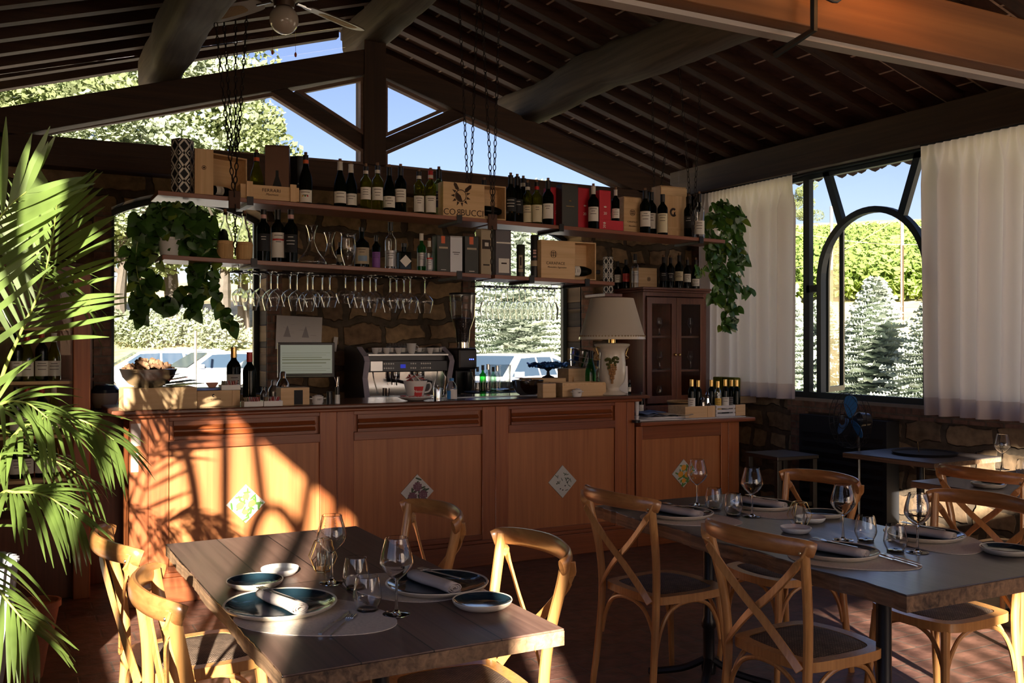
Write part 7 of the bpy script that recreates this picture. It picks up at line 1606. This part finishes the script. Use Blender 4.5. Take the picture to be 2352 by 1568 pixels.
for i, (px, d) in enumerate(((1935, 13.5), (2040, 13.0), (2110, 13.5), (1865, 13))):
    a, b = ray(px); q = d / math.hypot(a, b); x, y = a * q, b * q; rd = random.Random(90 + i); mb = MB()
    for k in range(6): cloud(mb, (rd.uniform(-.9, .9), rd.uniform(-.5, .5), rd.uniform(.1, .5)), (.5, .4, .35), 200, .05, rd)
    tag(mb.build('garden_shrub', M_vine, None, (x, y, hz(x, y)), smooth=0), '%s low garden bush from the left under the spruces' % ('first' if i == 0 else ords[i]), 'bush', 'low bushes under the spruces')
# vineyard rows across the hill, posts and wires
for i in range(15):
    d = 39 + i * 1.9; rd = random.Random(200 + i); mb = MB(); bs = [R(b) for b in range(33, 60)]
    for k in range(150):
        be = R(34 + 26 * k / 149) + rd.uniform(-.002, .002); x, y = d * math.sin(be) + rd.uniform(-.3, .3), d * math.cos(be); cloud(mb, (x, y, hz(x, y) + .9), (.7, .5, .75), 42, .17, rd)
    tag(mb.build('vine_row', M_vine, smooth=0), ('nearest' if i == 0 else 'farthest' if i == 14 else ords[i] + ' nearest') + ' leafy vine row on the hillside outside the arched window', 'vine row', 'vine rows on the hill')
for i, (px, d) in enumerate(((2072, 30), (1910, 34), (2180, 28))):
    a, b = ray(px); q = d / math.hypot(a, b); x, y = a * q, b * q; z = hz(x, y); tag(MB().tube([(0, 0, -.3), (0, 0, 3.9)], .05, seg=8).build('utility_post', mat('grey_post_%d' % i, (.42, .32, .25), .8), None, (x, y, z)), ('slim wooden post standing in the vines seen through the arch', 'slim wooden post behind the casement', 'slim wooden post behind the right curtain')[i], 'post', 'posts in the vineyard')
def wire(pa, pb, sag, label):
    A, B = Vector(pa), Vector(pb); pts = [A.lerp(B, t / 12) + Vector((0, 0, -sag * 4 * (t / 12) * (1 - t / 12))) for t in range(13)]; tag(MB().tube([tuple(p) for p in pts], .012, seg=5).build('wire', mat('pale_wire_' + str(len(MATS)), (.7, .7, .66), .5), None), label, 'wire', 'wires across the vineyard')
a, b = ray(2072); q = 30 / math.hypot(a, b); p0 = Vector((a * q, b * q, hz(a * q, b * q) + 3.7))
a, b = ray(1780); q = 36 / math.hypot(a, b); wire(p0, (a * q, b * q, zat(625, q)), .3, 'pale wire rising from the left to the slim post')
a, b = ray(2250); q2 = 28 / math.hypot(a, b); wire(p0, (a * q2, b * q2, zat(585, q2)), .1, 'pale wire running right from the slim post')
a, b = ray(1780); A_ = (a * q, b * q, zat(520, q)); a, b = ray(2260); wire(A_, (a * q2, b * q2, zat(555, q2)), .3, 'upper pale wire crossing the whole arched window')
# far tree left in the arched window, hill crest
a, b = ray(1850); q = 98 / math.hypot(a, b); dup(_tree[0], (a * q, b * q, hz(a * q, b * q) - 1), 1.0, 'lone round tree on the hill crest left of the arch', scale=(.34, .34, .34))
# cars
def car(loc, rz, label, L=3.9, Wd=1.7, H=1.47):
    t = thing('car', label, 'car', loc, rz, 'white cars in the car park')
    lo_ = [(-1.95, .35), (-1.97, .62), (-1.80, .88), (-1.0, .98), (1.35, .98), (1.86, .90), (1.93, .60), (1.90, .33), (1.62, .26), (-1.6, .26)]
    wheel = lambda cx: [(cx + .34 * math.cos(a), .30 + .34 * math.sin(a)) for a in [PI * i / 10 for i in range(11)]]
    body = [(-1.95, .35), (-1.97, .62), (-1.80, .86), (-1.0, .97), (1.35, .99), (1.86, .90), (1.93, .60), (1.90, .30)] + wheel(1.22)[0:] + wheel(-1.25) + [(-1.6, .30)]
    mb = MB(); n = len(body); ws = (-.85, -.80, .80, .85); v = []
    for k, wy in enumerate(ws): s = .985 if k in (0, 3) else 1.0; v += [(x * s, wy, z) for x, z in body]
    f = []
    for k in range(3):
        for i in range(n): f.append((k * n + i, k * n + (i + 1) % n, (k + 1) * n + (i + 1) % n, (k + 1) * n + i))
    mb.add(v, f); mb.prism([[(x * .985, z) for x, z in body]], .002, None, TXZ(-.85)); mb.prism([[(x * .985, z) for x, z in body]], .002, None, TXZ(.848)); mb.build('body', M_car, t, smooth=40)
    cab_ = [(-1.05, .96, .80), (-.30, 1.42, .64), (.95, 1.47, .64), (1.55, 1.32, .66), (1.78, .96, .80)]
    v = [(x, -w_, z) for x, z, w_ in cab_] + [(x, w_, z) for x, z, w_ in cab_]; MB().add(v, [(0, 1, 2, 3, 4)[::-1], (5, 6, 7, 8, 9), (0, 5, 6, 1)[::-1], (1, 6, 7, 2)[::-1], (2, 7, 8, 3)[::-1], (3, 8, 9, 4)[::-1]]).build('cabin', M_car, t, smooth=30)
    for s in (-1, 1):
        def sw(pts):
            q_ = []
            for x, z in pts: w_ = .80 + (.64 - .80) * (z - .96) / .46; q_.append((x, s * (w_ + .006), z))
            return q_
        for pts in ([(-.82, 1.0), (-.28, 1.36), (.28, 1.38), (.28, 1.0)], [(.34, 1.0), (.34, 1.38), (.92, 1.38), (1.0, 1.0)], [(1.06, 1.02), (1.0, 1.36), (1.42, 1.26), (1.5, 1.02)]):
            MB().add(sw(pts), [(0, 1, 2, 3)]).build('side_window', M_carg, t, smooth=0)
        for cx in (1.22, -1.25):
            T = Matrix.Translation((cx, s * .76, .30)) @ Matrix.Rotation(PI / 2, 4, 'X'); wh = MB().lathe([(.18, -.09), (.29, -.10), (.30, 0), (.29, .10), (.18, .09)], 24, None, T).build('wheel', M_tyre, t); MB().lathe([(0, -.095), (.19, -.095), (.19, .095), (0, .095)], 20, None, T).build('hubcap', M_rim2, wh)
        MB().box(-.78, -.62, s * .84 - .02 + (.0 if s < 0 else 0), s * .84 + .12 * s if s > 0 else s * .84 + .02, 1.0, 1.10).build('mirror', M_car, t, smooth=0) if s > 0 else MB().box(-.78, -.62, -.96, -.83, 1.0, 1.10).build('mirror', M_car, t, smooth=0)
    MB().add([(-.98, -.70, 1.01), (-.98, .70, 1.01), (-.36, .58, 1.40), (-.36, -.58, 1.40)], [(0, 1, 2, 3)]).build('windscreen', M_carg, t, smooth=0, ).location = (-.025, 0, .012)
    return t
def at_d(px, d): a, b = ray(px); return a * d, b * d
x, y = at_d(488, 27); c_ = car((x, y, GZ + .02), R(12), 'white hatchback in front, nose to the left, seen through the left window')
x, y = at_d(340, 29.5); dup(c_, (x, y, GZ + .02), R(-2), 'white car behind the bowl of corks at the left of the window'); x, y = at_d(430, 37); dup(c_, (x, y, GZ + .02), R(20), 'white estate car roof behind the front hatchback'); x, y = at_d(640, 26); dup(c_, (x, y, GZ + .02), R(8), 'white car cut off by the right edge of the left window')
x, y = at_d(449, 24); tag(MB().tube([(0, 0, 0), (0, 0, 2.0)], .035, seg=8).build('sign_post', M_steelb, None, (x, y, GZ)), 'thin metal post before the white hatchback', 'post')
x, y = at_d(1150, 20); c5 = dup(c_, (x, y, GZ + .02), R(30), 'white car behind the grinder outside the middle window')
